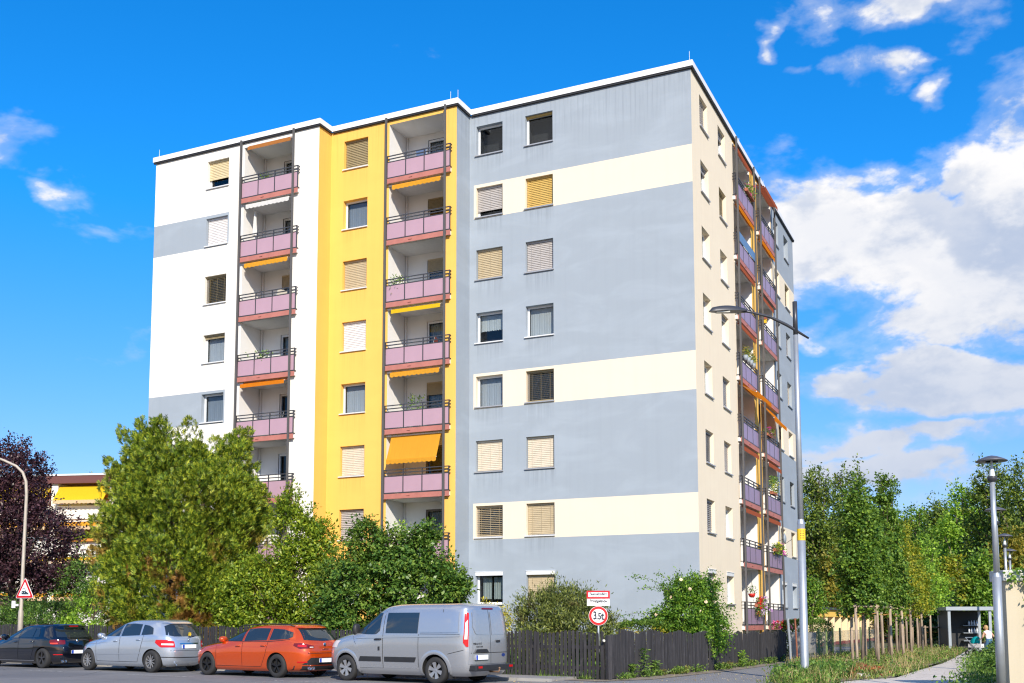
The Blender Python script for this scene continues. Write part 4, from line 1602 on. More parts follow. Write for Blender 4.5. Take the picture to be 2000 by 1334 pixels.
def limbs(parent, base, lobes, r0, rng, n_extra=6, h0=1.2, mat=None, stems=1, name='trunk'):
    b = MB()
    cs = [Vector(l[:3]) for l in lobes]
    top = max(cs, key=lambda c: c.z)
    for k in range(stems):
        off = Vector((rng.uniform(-0.25, 0.25), rng.uniform(-0.25, 0.25), 0)) * (1 if stems > 1 else 0)
        tgt = top if stems == 1 else cs[k % len(cs)]
        p0, p3 = Vector((0, 0, -0.1)) + off, tgt + Vector((0, 0, 0.1))
        pts, rad = [], []
        for i in range(8):
            t = i / 7
            q = p0.lerp(p3, t) + Vector((math.sin(t * 5 + k) * 0.06, math.cos(t * 4 + k) * 0.06, 0)) * (1 if 0 < i < 7 else 0) * top.z * 0.2
            pts.append(q)
            rad.append(r0 * (1 - 0.85 * t) * (1.35 if i == 0 else 1))
        b.tube(pts, rad, 8)
    for l in lobes:
        c = Vector(l[:3])
        for _ in range(max(1, n_extra // len(lobes) + 1)):
            d = Vector(sphere_dirs(rng, 1)[0])
            tip = c + Vector((d.x * l[3], d.y * l[4], abs(d.z) * l[5])) * 0.85
            s = Vector((0, 0, max(h0, min(c.z * 0.75, tip.z * 0.55))))
            mid = s.lerp(tip, 0.5) + Vector((0, 0, -0.06 * (tip - s).length)) * (1 if tip.z > s.z else -1)
            b.tube([s, mid, tip], [r0 * 0.42, r0 * 0.26, r0 * 0.06], 6)
    return b.build(name, mat or BARK, parent, True)


def tree(name, loc, label, cat, lobes, clumps, per, cr, L, W, mat, r0=0.14, seed=1, inner=0.5, droop=0.15, h0=1.2, stems=1, group=None, bark=None, low_cut=-0.8, parts=('trunk', 'crown'), n_extra=8):
    rng = np.random.default_rng(seed)
    e = tag(empty(name, loc), label, cat, group)
    P, D = lobe_points(rng, lobes, clumps, inner, low_cut)
    # each clump is a twig end: leaves scattered along and round it
    tw = unit(D + 0.5 * rng.normal(size=D.shape) + np.array([0, 0, 0.25]))
    C = np.repeat(P, per, axis=0)
    T = np.repeat(tw, per, axis=0)
    n = len(C)
    u = rng.random((n, 1))
    size = np.repeat(rng.uniform(0.55, 1.35, size=(clumps, 1)), per, axis=0)
    C = C + T * (u - 0.5) * cr * 2.0 * size + rng.normal(size=(n, 3)) * cr * 0.42 * size
    A = unit(T * 0.6 + rng.normal(size=(n, 3)) * 0.8 + np.array([0, 0, -droop]))
    # leaves tend to face up and out
    B = np.cross(A, unit(T + np.array([0, 0, 0.9]) + rng.normal(size=(n, 3)) * 0.5))
    sc = rng.uniform(0.65, 1.25, size=(n, 1))
    me = leaf_mesh(parts[1], C, A, L * sc, W * sc, mat, rng, B)
    cro = put(parts[1], me, e)
    limbs(e, loc, lobes, r0, rng, n_extra, h0, bark, stems, parts[0])
    return e


def shrub(name, loc, label, lobes, clumps, per, cr, L, W, mat, seed, droop=0.1, r0=0.03, cat='shrub', inner=0.35, group=None, low_cut=-1.0):
    return tree(name, loc, label, cat, lobes, clumps, per, cr, L, W, mat, r0, seed, inner, droop, 0.15, 4, group, None, low_cut, ('stem', 'foliage'), 10)


# ---- the big thuja: feathery flat sprays on a rounded cone
def thuja(loc, H, R, seed=3):
    rng = np.random.default_rng(seed)
    e = tag(empty('thuja_tree', loc), 'huge rounded yellow-green thuja with browned patches before the white bay', 'tree')
    mat = leafmat('thuja sprays', (0.018, 0.045, 0.006), (0.095, 0.155, 0.012), (0.29, 0.31, 0.024),
                  [((0.34, 0.15, 0.045), 0.85, 0.55, 0.53, 0.63)], 0.22, 0.55, (3.2, 6.0))
    K = 210
    # upright plumes set round a broad dome; sprays stand on each plume, hollows stay between them
    pz = rng.random(K) ** 0.85 * 0.93
    pa = (np.arange(K) * 2.39996 + rng.normal(size=K) * 0.25) % (2 * math.pi)
    prof = np.where(pz < 0.25, 0.86 + 0.5 * pz, np.clip(1.0 - ((pz - 0.18) / 0.84) ** 3.8, 0.0, 1) ** 0.60)
    pr = R * prof * rng.uniform(0.80, 0.97, K)
    cen = np.stack([np.cos(pa) * pr, np.sin(pa) * pr, pz * H], 1)
    axp = unit(np.stack([np.cos(pa) * 0.55, np.sin(pa) * 0.55, np.full(K, 0.95)], 1) + rng.normal(size=(K, 3)) * 0.12)
    hl = rng.uniform(0.75, 1.35, K)
    wd = rng.uniform(0.36, 0.60, K)
    per = 165
    k = np.repeat(np.arange(K), per)
    t = rng.random(K * per) ** 0.9
    ph = rng.random(K * per) * 2 * math.pi
    e1 = unit(np.cross(axp, np.array([0.3, 0.2, 0.93])))
    e2 = np.cross(axp, e1)
    rad = wd[k] * np.sin(math.pi * (0.18 + 0.80 * t)) ** 0.8 * (0.72 + 0.38 * rng.random(K * per))
    P = cen[k] + axp[k] * ((t - 0.45) * 1.7 * hl[k])[:, None] + (e1[k] * np.cos(ph)[:, None] + e2[k] * np.sin(ph)[:, None]) * rad[:, None]
    out = unit((e1[k] * np.cos(ph)[:, None] + e2[k] * np.sin(ph)[:, None]) * 0.8 + axp[k] * (0.25 + 0.9 * t)[:, None] + np.stack([np.cos(pa[k]), np.sin(pa[k]), np.zeros(K * per)], 1) * 0.35)
    # a dense rounded top
    # shaded inner mass
    m = 13000
    iz, ia = rng.random(m), rng.random(m) * 2 * math.pi
    ir = R * 0.86 * np.clip(1.0 - (iz / 0.98) ** 3.5, 0.03, 1) ** 0.6 * rng.uniform(0.8, 1.0, m)
    P = np.concatenate([P, np.stack([np.cos(ia) * ir, np.sin(ia) * ir, iz * H * 0.93], 1)])
    out = np.concatenate([out, np.stack([np.cos(ia), np.sin(ia), np.full(m, 0.4)], 1)])
    keep = P[:, 2] > 0.12
    P, out = P[keep], out[keep]
    n = len(P)
    axis = unit(unit(out) * 0.75 + np.array([0, 0, 0.55]) + rng.normal(size=(n, 3)) * 0.38)
    side = unit(np.cross(axis, unit(rng.normal(size=(n, 3)) + out)))
    S = rng.uniform(0.13, 0.27, size=(n, 1))
    Cs, As, Bs, Ls, Ws = [], [], [], [], []
    nrm = np.cross(axis, side)
    for t, ang, l in ((0.0, 0.0, 1.0), (0.10, 0.75, 0.62), (0.12, -0.75, 0.62), (0.34, 0.68, 0.55), (0.36, -0.68, 0.55), (0.58, 0.6, 0.42), (0.60, -0.6, 0.42), (0.02, 1.05, 0.4), (0.02, -1.05, 0.4)):
        Cs.append(P + axis * S * t)
        As.append(axis * math.cos(ang) + side * math.sin(ang) + rng.normal(size=(n, 3)) * 0.10 - np.array([0, 0, 0.12]) * abs(ang))
        Bs.append(side * math.cos(ang) - axis * math.sin(ang) + nrm * 0.25)
        Ls.append(S * l)
        Ws.append(S * l * 0.24)
    me = leaf_mesh('crown', np.concatenate(Cs), np.concatenate(As), np.concatenate(Ls), np.concatenate(Ws), mat, rng, np.concatenate(Bs), 0.1, 0.5)
    put('crown', me, e)
    b = MB()
    for k in range(4):
        an = k * 1.7
        b.tube([(0.25 * math.cos(an), 0.25 * math.sin(an), -0.1), (0.5 * math.cos(an), 0.5 * math.sin(an), H * 0.35), (0.7 * math.cos(an), 0.7 * math.sin(an), H * 0.8)], [0.22, 0.15, 0.04], 8)
    for k in range(60):
        an = rng.random() * 6.28
        zz = rng.uniform(0.08, 0.85) * H
        rr = R * 0.72 * (1 - (zz / H) ** 3)
        b.tube([(0.4 * math.cos(an), 0.4 * math.sin(an), zz * 0.8), (rr * math.cos(an), rr * math.sin(an), zz)], [0.05, 0.012], 5)
    b.build('trunk', BARK, e, True)
    return e


thuja((-11.95, 41.4, 0), 8.95, 2.95)

# ---- trees and shrubs of the front garden
PLUM = leafmat('purple plum leaves', (0.014, 0.006, 0.009), (0.034, 0.014, 0.020), (0.085, 0.042, 0.050), None, 0.22, 0.42)
tree('purple_plum_tree', (-22.1, 49.6, 0), 'dark purple plum tree spreading over the garden beside the curved lamp', 'tree',
     [(-1.8, 0, 6.2, 3.4, 2.8, 3.0), (0.6, -0.2, 5.0, 2.4, 2.3, 2.2), (-0.8, 0.3, 8.1, 1.9, 1.9, 1.9), (1.5, 0.2, 3.8, 1.7, 1.7, 1.2), (-2.6, 0.2, 4.0, 2.6, 2.2, 1.7)],
     1350, 40, 0.34, 0.155, 0.085, PLUM, 0.20, 11, 0.35, 0.1, 1.6, n_extra=20)
MAG = leafmat('fresh yellow green leaves', (0.045, 0.09, 0.010), (0.125, 0.19, 0.016), (0.29, 0.33, 0.03), None, 0.36, 0.42)
tree('magnolia_tree', (-7.35, 38.2, 0), 'light green loosely branched tree between the thuja and the dark lilac', 'tree',
     [(-1.0, 0.1, 2.6, 1.35, 1.2, 1.35), (0.5, 0.0, 2.9, 1.15, 1.1, 1.5), (0.2, 0.1, 4.6, 0.85, 0.8, 1.0), (-0.1, 0, 5.5, 0.45, 0.45, 0.75), (-1.7, -0.3, 2.2, 0.75, 0.9, 0.9), (1.0, 0.1, 4.0, 0.62, 0.7, 1.15), (-1.3, -0.3, 1.2, 1.2, 0.9, 0.7), (0.7, -0.2, 1.5, 0.9, 0.9, 0.6)],
     760, 40, 0.24, 0.14, 0.072, MAG, 0.07, 21, 0.3, 0.0, 0.6, 3, n_extra=24)
LIL = leafmat('dark lilac leaves', (0.022, 0.06, 0.012), (0.06, 0.125, 0.02), (0.15, 0.22, 0.035), ((0.22, 0.27, 0.03), 0.55, 0.8, 0.55, 0.68), 0.30, 0.36)
tree('lilac_tree', (-3.4, 35.6, 0), 'rounded dark green lilac in front of the yellow bay, above the van', 'tree',
     [(-1.2, 0, 2.6, 1.35, 1.2, 1.25), (0.9, 0, 2.55, 1.35, 1.2, 1.2), (-0.85, 0.1, 4.15, 0.7, 0.7, 0.75), (0.6, 0.1, 3.65, 1.0, 0.9, 0.85), (1.85, -0.2, 2.65, 0.65, 0.7, 0.75), (-0.1, -0.2, 2.9, 1.2, 1.0, 1.0), (-1.6, -0.2, 1.3, 0.8, 0.8, 0.8), (-2.05, 0, 2.2, 0.5, 0.5, 0.6), (1.1, 0.1, 4.35, 0.4, 0.4, 0.45)],
     860, 42, 0.22, 0.13, 0.082, LIL, 0.07, 31, 0.35, 0.2, 0.5, 4, n_extra=20)
WIL = leafmat('narrow olive leaves', (0.04, 0.055, 0.02), (0.10, 0.13, 0.035), (0.24, 0.26, 0.06), ((0.10, 0.045, 0.035), 0.6, 1.6, 0.58, 0.7), 0.3, 0.42)
shrub('willow_leaf_shrub', (1.9, 31.9, 0), 'broad narrow-leaved shrub with upright twigs behind the fence by the sign post',
      [(-0.55, 0, 1.35, 0.95, 0.8, 1.2), (0.55, 0, 1.35, 0.95, 0.8, 1.15), (0, 0, 1.6, 0.9, 0.8, 1.0), (1.05, -0.2, 1.15, 0.5, 0.5, 0.85)], 800, 38, 0.20, 0.125, 0.032, WIL, 41, -0.5)
ROSE = leafmat('rose leaves', (0.03, 0.085, 0.012), (0.085, 0.18, 0.02), (0.20, 0.30, 0.035), None, 0.34, 0.42)
rose = shrub('climbing_rose', (6.25, 34.75, 0), 'bright green climbing rose spilling over the wavy fence at the beige corner',
             [(0, 0, 1.75, 0.86, 0.8, 1.1), (0.35, -0.1, 1.3, 0.8, 0.75, 0.9), (-0.35, 0, 2.45, 0.6, 0.55, 0.55), (0.35, 0, 2.5, 0.55, 0.5, 0.5), (0.2, -0.75, 1.05, 0.55, 0.5, 0.6), (-1.0, 0, 1.6, 0.5, 0.4, 0.35)], 760, 40, 0.17, 0.085, 0.05, ROSE, 51, 0.25, cat='rose')
# arching canes with leaves, and pale blossoms
rng = np.random.default_rng(77)
cb = MB()
LC, LA = [], []
for tip, mid in (((-2.0, -0.2, 2.95), (-1.0, 0, 3.05)), ((-2.35, -0.3, 1.72), (-1.3, -0.1, 1.95)), ((-1.75, -0.1, 2.55), (-0.9, 0, 2.85)), ((-1.2, 0.0, 3.1), (-0.6, 0, 3.0)), ((0.5, -1.15, 0.35), (0.25, -1.05, 1.15)), ((-0.15, -1.2, 0.3), (-0.05, -1.1, 1.1)), ((-0.75, -1.1, 0.6), (-0.4, -1.0, 1.25)), ((0.9, -0.2, 2.75), (0.5, 0, 2.7)), ((1.35, -0.2, 1.9), (0.8, 0, 2.2))):
    s = Vector((tip[0] * 0.15, tip[1] * 0.4, min(2.0, mid[2] * 0.8)))
    pts = []
    for i in range(9):
        t = i / 8
        pts.append(s * (1 - t) ** 2 + Vector(mid) * 2 * t * (1 - t) + Vector(tip) * t * t)
    cb.tube(pts, [0.009 * (1 - 0.7 * i / 8) for i in range(9)], 5)
    for _ in range(95):
        i = rng.integers(1, 8)
        t = rng.random()
        p = pts[i].lerp(pts[i + 1] if i < 8 else pts[i], t)
        LC.append(np.array(p) + rng.normal(size=3) * 0.055)
        LA.append(rng.normal(size=3) + np.array([0, 0, -0.3]))
cb.build('cane', BARK, rose, True)
put('cane_leaves', leaf_mesh('cane_leaves', np.array(LC), np.array(LA), rng.uniform(0.05, 0.1, len(LC)), 0.045, ROSE, rng), rose)['kind'] = 'stuff'


def blossom_mesh(name, mat, r=0.045, petals=6):
    b = MB()
    for ring, (tilt, rr) in enumerate(((0.25, 1.0), (0.8, 0.7))):
        for k in range(petals):
            a = 2 * math.pi * k / petals + ring * 0.5
            c, s_ = math.cos(a), math.sin(a)
            w = r * 0.55 * rr
            x, z = r * rr * math.cos(tilt), r * rr * math.sin(tilt)
            b.poly([(0, 0, 0), (x * 0.6 * c - w * s_, x * 0.6 * s_ + w * c, z * 0.5), (x * c, x * s_, z), (x * 0.6 * c + w * s_, x * 0.6 * s_ - w * c, z * 0.5)])
    return b.mesh(name, mat)


RB = blossom_mesh('blossom', plain('pale rose petals', (0.80, 0.62, 0.42), 0.6), 0.06)
for x, y, z in ((-0.45, -0.65, 2.85), (0.30, -0.75, 2.15), (0.12, -0.8, 1.85), (-0.75, -0.5, 2.3), (-0.2, -0.8, 2.55), (-1.2, -0.35, 1.75), (0.55, -0.6, 2.9)):
    o = put('blossom', RB, rose, (x, y, z))
    o.rotation_euler = (1.2, rnd.uniform(-0.5, 0.5), rnd.uniform(0, 6))

HEDY = leafmat('yellow leaved hedge', (0.10, 0.12, 0.015), (0.26, 0.24, 0.02), (0.45, 0.30, 0.03), ((0.03, 0.09, 0.015), 0.9, 1.4, 0.46, 0.6), 0.3)
HEDG = leafmat('clipped green hedge', (0.025, 0.06, 0.012), (0.06, 0.12, 0.02), (0.14, 0.21, 0.03), None, 0.25)


def hedge(name, loc, rot, lx, ly, h, label, mat, n, L, W, seed, r=0.18, cat='hedge', mat2=None):
    """clipped hedge: leaves standing all over a rounded box"""
    rng = np.random.default_rng(seed)
    e = tag(empty(name, loc, rot), label, cat)
    def shell(n):
        p = rng.uniform(-1, 1, size=(n, 3))
        k = rng.integers(0, 5, n)
        p[k == 0, 0] = 1
        p[k == 1, 0] = -1
        p[k == 2, 1] = -1
        p[k == 3, 1] = 1
        p[k == 4, 2] = 1
        q = np.sign(p) * np.abs(p)
        ln = (np.abs(q) ** 6).sum(1) ** (1 / 6)
        q = q / np.maximum(ln, 0.6)[:, None]
        return q
    q = shell(n)
    bump = 1 + 0.05 * np.sin(q[:, 0] * 9 * lx + seed) * np.cos(q[:, 2] * 7 + q[:, 1] * 5)
    depth = 1 - 0.14 * rng.random(n) ** 1.3
    C = q * np.array([lx / 2, ly / 2, h / 2]) * (depth * bump)[:, None] + np.array([0, 0, h / 2])
    A = unit(q + rng.normal(size=(n, 3)) * 0.8 + np.array([0, 0, 0.25]))
    sc = rng.uniform(0.6, 1.3, n)
    if mat2 is None:
        put('foliage', leaf_mesh('foliage', C, A, L * sc, W * sc, mat, rng), e)
    else:
        top = C[:, 2] > h * 0.82 + rng.normal(size=n) * h * 0.05
        put('foliage', leaf_mesh('foliage', C[~top], A[~top], L * sc[~top], W * sc[~top], mat, rng), e)
        put('top_foliage', leaf_mesh('top_foliage', C[top], A[top], L * sc[top], W * sc[top], mat2, rng), e)
    b = MB()
    k = max(3, int(lx / 0.35))
    for i in range(k):
        x = -lx * 0.42 + lx * 0.84 * i / (k - 1)
        b.tube([(x, 0, -0.05), (x + rng.normal() * 0.05, rng.normal() * 0.05, h * 0.8)], [0.022, 0.008], 5)
    for i in range(k * 5):
        x = rng.uniform(-0.45, 0.45) * lx
        z = rng.uniform(0.15, 0.9) * h
        b.tube([(x, 0, z * 0.7), (x + rng.normal() * 0.15, rng.uniform(-0.4, 0.4) * ly, z)], [0.012, 0.004], 4)
    b.build('stem', BARK, e, True)
    return e


hedge('clipped_hedge', (4.75, 34.3, 0), 0.5, 2.1, 0.7, 1.56, 'low clipped hedge with green top and yellow-orange sides behind the wavy fence', HEDY, 9000, 0.07, 0.04, 61, mat2=HEDG)
hedge('dome_hedge', (14.3, 50.2, 0), 0.3, 1.9, 1.7, 1.62, 'rounded green bush by the far end of the apartment block', HEDG, 8000, 0.08, 0.045, 62, cat='bush')
YEL = leafmat('yellow shrub leaves', (0.16, 0.17, 0.02), (0.33, 0.30, 0.025), (0.52, 0.43, 0.05), None, 0.35)
shrub('yellow_shrub', (-0.2, 36.2, 0), 'yellow-leaved shrub peeking above the van roof under the lace-curtained window', [(0, 0, 1.5, 0.75, 0.6, 0.75), (-0.1, 0, 0.8, 0.8, 0.6, 0.7)], 130, 28, 0.14, 0.08, 0.045, YEL, 63)
GRN = leafmat('mid green leaves', (0.03, 0.075, 0.015), (0.075, 0.15, 0.025), (0.17, 0.26, 0.045), None, 0.32)
LIME = leafmat('lime green leaves', (0.07, 0.15, 0.015), (0.16, 0.28, 0.025), (0.30, 0.42, 0.05), None, 0.38)
DKG = leafmat('deep green leaves', (0.012, 0.035, 0.01), (0.03, 0.065, 0.014), (0.07, 0.115, 0.022), None, 0.22)
shrub('garden_shrub', (-19.7, 44.6, 0), 'wide mid-green shrub behind the fence at the foot of the pale lamp', [(-0.4, 0, 1.25, 1.5, 0.9, 1.15), (0.9, 0, 1.1, 0.9, 0.8, 1.1), (-1.6, 0, 1.4, 1.2, 0.9, 1.1)], 420, 28, 0.18, 0.10, 0.05, GRN, 64)
shrub('lime_shrub', (-16.35, 43.0, 0), 'bright lime-green shrub between the dark hedge and the thuja', [(0, 0, 1.25, 0.85, 0.8, 1.2), (0.3, 0, 0.8, 0.95, 0.8, 0.8), (-0.5, 0, 0.9, 0.7, 0.7, 0.8)], 260, 28, 0.17, 0.11, 0.055, LIME, 65)
hedge('dark_hedge', (-20.2, 48.0, 0), -0.55, 4.2, 1.0, 2.35, 'long shaded dark green hedge under the purple plum tree', DKG, 14000, 0.10, 0.05, 66)
tree('garden_tree', (-18.2, 49.0, 0), 'small spreading green tree in the shade between plum and thuja', 'tree', [(0, 0, 3.6, 1.5, 1.3, 1.1), (1.0, 0.2, 2.9, 1.1, 1.0, 0.9), (-0.9, 0, 2.9, 1.1, 1.0, 0.8), (0.8, 0, 4.4, 0.9, 0.9, 0.8)], 330, 28, 0.24, 0.11, 0.06, GRN, 0.10, 67, 0.35, n_extra=14)
shrub('forsythia_bush', (-25.5, 57.0, 0), 'yellowish bushes seen under the plum crown beyond the garden', [(0, 0, 1.8, 2.6, 1.2, 1.6), (4.5, 0, 1.7, 2.2, 1.2, 1.5), (-3, 0, 1.8, 2.2, 1.2, 1.6)], 420, 24, 0.3, 0.15, 0.08, LIME, 68)
tree('far_birch', (-41.5, 112.0, 0), 'thin distant tree rising behind the roof of the white flats', 'tree', [(0, 0, 14.5, 2.0, 1.8, 2.8), (1.3, 0, 12.5, 2.2, 2.0, 3.0), (-1.0, 0, 12.0, 2.0, 1.8, 2.5)], 240, 14, 0.5, 0.22, 0.12, MAG, 0.16, 69, 0.3, h0=6)

# ---- the belt of trees behind the garages
FD = leafmat('oak leaves', (0.028, 0.06, 0.012), (0.08, 0.125, 0.018), (0.19, 0.235, 0.03), ((0.26, 0.20, 0.025), 0.5, 0.35, 0.56, 0.7), 0.3)
FM = leafmat('maple leaves', (0.04, 0.10, 0.012), (0.10, 0.19, 0.02), (0.22, 0.32, 0.04), ((0.38, 0.28, 0.025), 0.7, 0.5, 0.55, 0.68), 0.35)
FY = leafmat('autumn maple leaves', (0.07, 0.12, 0.012), (0.18, 0.22, 0.02), (0.36, 0.32, 0.03), ((0.42, 0.24, 0.02), 0.6, 0.6, 0.58, 0.70), 0.38)
FO = leafmat('tawny leaves', (0.08, 0.10, 0.014), (0.18, 0.16, 0.02), (0.30, 0.23, 0.03), ((0.08, 0.15, 0.02), 0.9, 0.6, 0.5, 0.6), 0.34)
GB = 'trees in the belt behind the garages'


def broad(x, y, H, Rw, mat, seed, label, clumps=420, per=26, base=0.22, L=0.30, lean=0.0, nm='broadleaf_tree'):
    rng = np.random.default_rng(seed)
    lobes = []
    for i in range(7):
        a = i * 2.4 + seed
        zz = H * (base + 0.14 + (0.97 - base - 0.28) * ((i + 0.5) / 7))
        rr = Rw * (0.62 if i < 5 else 0.36)
        rad = Rw * (0.62 + 0.14 * math.sin(seed + i * 2.0)) * (1.0 - 0.42 * max(0, (i - 3) / 4))
        lobes.append((rr * math.cos(a) * 0.75 + lean * zz / H, rr * math.sin(a) * 0.6, zz, rad, rad * 0.85, H * 0.17))
    lobes.append((lean, 0, H * 0.86, Rw * 0.42, Rw * 0.4, H * 0.14))
    return tree(nm, (x, y, 0), label, 'tree', lobes, clumps, per, L * 1.9, L, L * 0.62, mat, 0.05 * H ** 0.7, seed, 0.35, 0.1, H * 0.2, 1, GB, None, -0.85, ('trunk', 'crown'), 12)


broad(32.3, 108.0, 17.2, 3.54, FD, 101, 'tall dark oak right beside the end of the apartment block', 620, 26, 0.10, 0.30)
broad(37.3, 113.0, 18.1, 3.48, FD, 102, 'tall dark oak second from the apartment block', 600, 26, 0.10, 0.30)
broad(32.1, 102.0, 8.5, 2.64, FO, 103, 'tawny tree showing just above the garage roof', 380, 26, 0.02, 0.30)
broad(42.1, 118.0, 14.8, 3.40, FM, 104, 'green maple rising behind the pointed young trees', 460, 26, 0.05, 0.30)
broad(43.4, 112.0, 13.9, 3.06, FM, 105, 'lighter green maple in the middle of the tree belt', 460, 26, 0.05, 0.30)
broad(43.5, 106.0, 13.8, 2.90, FD, 106, 'dark broad tree far back in the middle of the belt', 460, 26, 0.05, 0.30)
broad(42.5, 98.0, 14.0, 3.02, LIME, 107, 'bright green tree straight above the steel shelter', 520, 26, 0.05, 0.30)
broad(36.8, 92.0, 9.0, 2.52, FM, 108, 'fresh green maple left of the steel shelter roof', 460, 26, 0.03, 0.25)
broad(32.9, 88.0, 7.8, 2.10, FY, 109, 'yellowing tree behind the third wooden support', 380, 26, 0.03, 0.25)
broad(40.5, 88.0, 14.9, 2.89, FD, 110, 'big dark tree behind the heads of the path lamps', 640, 26, 0.05, 0.25)
broad(40.4, 82.0, 14.2, 3.06, FD, 111, 'tallest dark tree at the edge of the view beyond the lamps', 560, 26, 0.05, 0.25)
broad(36.1, 76.0, 8.1, 2.08, FO, 112, 'yellow-brown tree behind the third path lamp', 420, 26, 0.03, 0.25)
broad(31.3, 70.0, 6.0, 1.39, FM, 113, 'shaded green tree between the shelter and the cream wall', 380, 26, 0.02, 0.25)
broad(33.8, 80.0, 6.2, 1.91, FY, 114, 'low yellow-green tree behind the shelter', 400, 26, 0.02, 0.25)
broad(33.0, 87.0, 4.6, 1.6, DKG, 115, 'dark low tree beyond the end of the garages', 320, 26, 0.00, 0.25)
broad(31.4, 80.0, 3.9, 1.79, FM, 116, 'low green tree left of the shelter post', 320, 26, 0.00, 0.25)
broad(31.6, 76.0, 3.4, 1.70, DKG, 117, 'low dark bush-like tree right behind the shelter', 300, 26, 0.00, 0.25)
broad(42.8, 124.0, 8.8, 2.47, FD, 118, 'dark distant tree between the oaks and the maple', 320, 26, 0.02, 0.30)
broad(34.0, 74.0, 4.6, 1.47, FD, 119, 'dark tree directly above the blond person', 320, 26, 0.00, 0.25)
broad(34.3, 118.0, 11.6, 3.69, FD, 151, 'lower dark tree filling the gap beside the apartment block', 420, 26, 0.00, 0.34)
broad(40.2, 126.0, 14.2, 3.94, FM, 152, 'green tree filling the belt behind the two oaks', 420, 26, 0.00, 0.34)
broad(44.5, 128.0, 12.8, 3.67, FD, 153, 'dark tree filling the belt left of the maples', 420, 26, 0.00, 0.34)
broad(46.1, 124.0, 14.0, 3.36, FD, 154, 'dark tree filling the belt behind the yellowing maple', 420, 26, 0.00, 0.34)
broad(47.8, 120.0, 13.6, 3.25, FM, 155, 'green tree filling the belt behind the shelter trees', 420, 26, 0.00, 0.34)
broad(47.4, 112.0, 12.8, 3.21, FD, 156, 'dark tree filling the belt left of the tall lamp heads', 420, 26, 0.00, 0.34)
broad(46.8, 104.0, 12.5, 2.98, FM, 157, 'green tree filling the belt behind the tall lamp pole', 420, 26, 0.00, 0.34)
broad(47.1, 98.0, 12.8, 3.06, FD, 158, 'dark tree filling the belt at the edge of the view', 420, 26, 0.00, 0.34)
broad(18.0, 62.3, 4.1, 1.1, FM, 190, 'small yellow-green tree leaning over the garage roof beside the tall street light', 170, 24, 0.35, 0.15)

# ---- young trees in their wooden supports
CM = leafmat('hornbeam leaves', (0.026, 0.07, 0.012), (0.075, 0.145, 0.018), (0.17, 0.25, 0.03), ((0.34, 0.24, 0.02), 0.4, 0.8, 0.6, 0.72), 0.32)


def columnar(x, y, H, Rw, mat, seed, label, z0=2.0, clumps=330, per=28, L=0.115):
    n = 7
    lobes = [(0.12 * math.sin(i * 2.1 + seed), 0.1 * math.cos(i * 1.7), z0 + (H - z0) * (i + 0.5) / n, Rw * (0.9 - 0.62 * (max(0, i - 1.5) / 5.5) ** 1.5), Rw * (0.9 - 0.62 * (max(0, i - 1.5) / 5.5) ** 1.5), (H - z0) / n * 0.95) for i in range(n)]
    lobes.append((0.03, 0, H - 0.25, 0.14, 0.14, 0.55))
    lobes.append((0.32, 0, H - 0.75, 0.1, 0.1, 0.5))
    return tree('young_tree', (x, y, 0), label, 'tree', lobes, clumps, per, 0.18, L, L * 0.7, mat, 0.055, seed, 0.3, 0.25, 1.9, 1, 'young trees held by wooden supports', BARK, -0.9)


columnar(12.05, 35.95, 5.9, 0.8, CM, 201, 'pointed dark green young tree in the first wooden support', clumps=420)
columnar(14.85, 41.3, 6.9, 0.9, CM, 202, 'taller pointed young tree in the second wooden support', clumps=440)
columnar(16.6, 45.0, 5.4, 1.15, FY, 203, 'yellowing young maple in the third wooden support', clumps=380)
columnar(20.4, 52.5, 4.8, 0.8, FM, 206, 'slim green young tree in the fifth wooden support', clumps=240)
columnar(13.5, 38.7, 5.2, 0.7, CM, 207, 'narrow young tree right behind the first pointed one', clumps=240)
columnar(18.6, 49.0, 5.0, 1.1, FY, 204, 'yellow-green young maple in the fourth wooden support', clumps=340)
columnar(22.4, 56.3, 5.6, 1.3, LIME, 205, 'thin light young tree standing before the steel shelter', 2.2, 240, 22)

# ---- low planting: verge, path edge, fence foot, creeper


def scatter_poly(rng, poly, n):
    poly = np.array(poly)
    lo, hi = poly.min(0), poly.max(0)
    out = []
    while len(out) < n:
        q = rng.uniform(lo, hi, size=(n * 2, 2))
        x, y = q[:, 0], q[:, 1]
        ins = np.zeros(len(q), bool)
        j = len(poly) - 1
        for i in range(len(poly)):
            xi, yi, xj, yj = *poly[i], *poly[j]
            c = ((yi > y) != (yj > y)) & (x < (xj - xi) * (y - yi) / (yj - yi + 1e-12) + xi)
            ins ^= c
            j = i
        out += list(q[ins])
    return np.array(out[:n])


STRAW = leafmat('dry grass', (0.17, 0.115, 0.05), (0.33, 0.24, 0.11), (0.52, 0.41, 0.22), ((0.10, 0.17, 0.03), 0.6, 0.7, 0.5, 0.62), 0.3)
WEED = leafmat('weed leaves', (0.035, 0.08, 0.015), (0.085, 0.15, 0.025), (0.19, 0.27, 0.05), ((0.26, 0.16, 0.06), 0.7, 0.9, 0.56, 0.68), 0.32)
RED = leafmat('reddish weed leaves', (0.12, 0.03, 0.015), (0.24, 0.06, 0.025), (0.36, 0.12, 0.04), None, 0.3)
VERGE = [(6.9, 27.3), (6.5, 24.5), (7.8, 24.5), (8.4, 27.3), (9.5, 28.4), (10.7, 29.5), (12.8, 33.7), (15.9, 39.4), (18.9, 45.5), (21.8, 51.6), (26.0, 60.4), (21.6, 58.0), (13.2, 43.8), (10.8, 38.6), (8.5, 31.7), (7.3, 28.6)]
sheet('verge', VERGE, DIRT, 0.036)


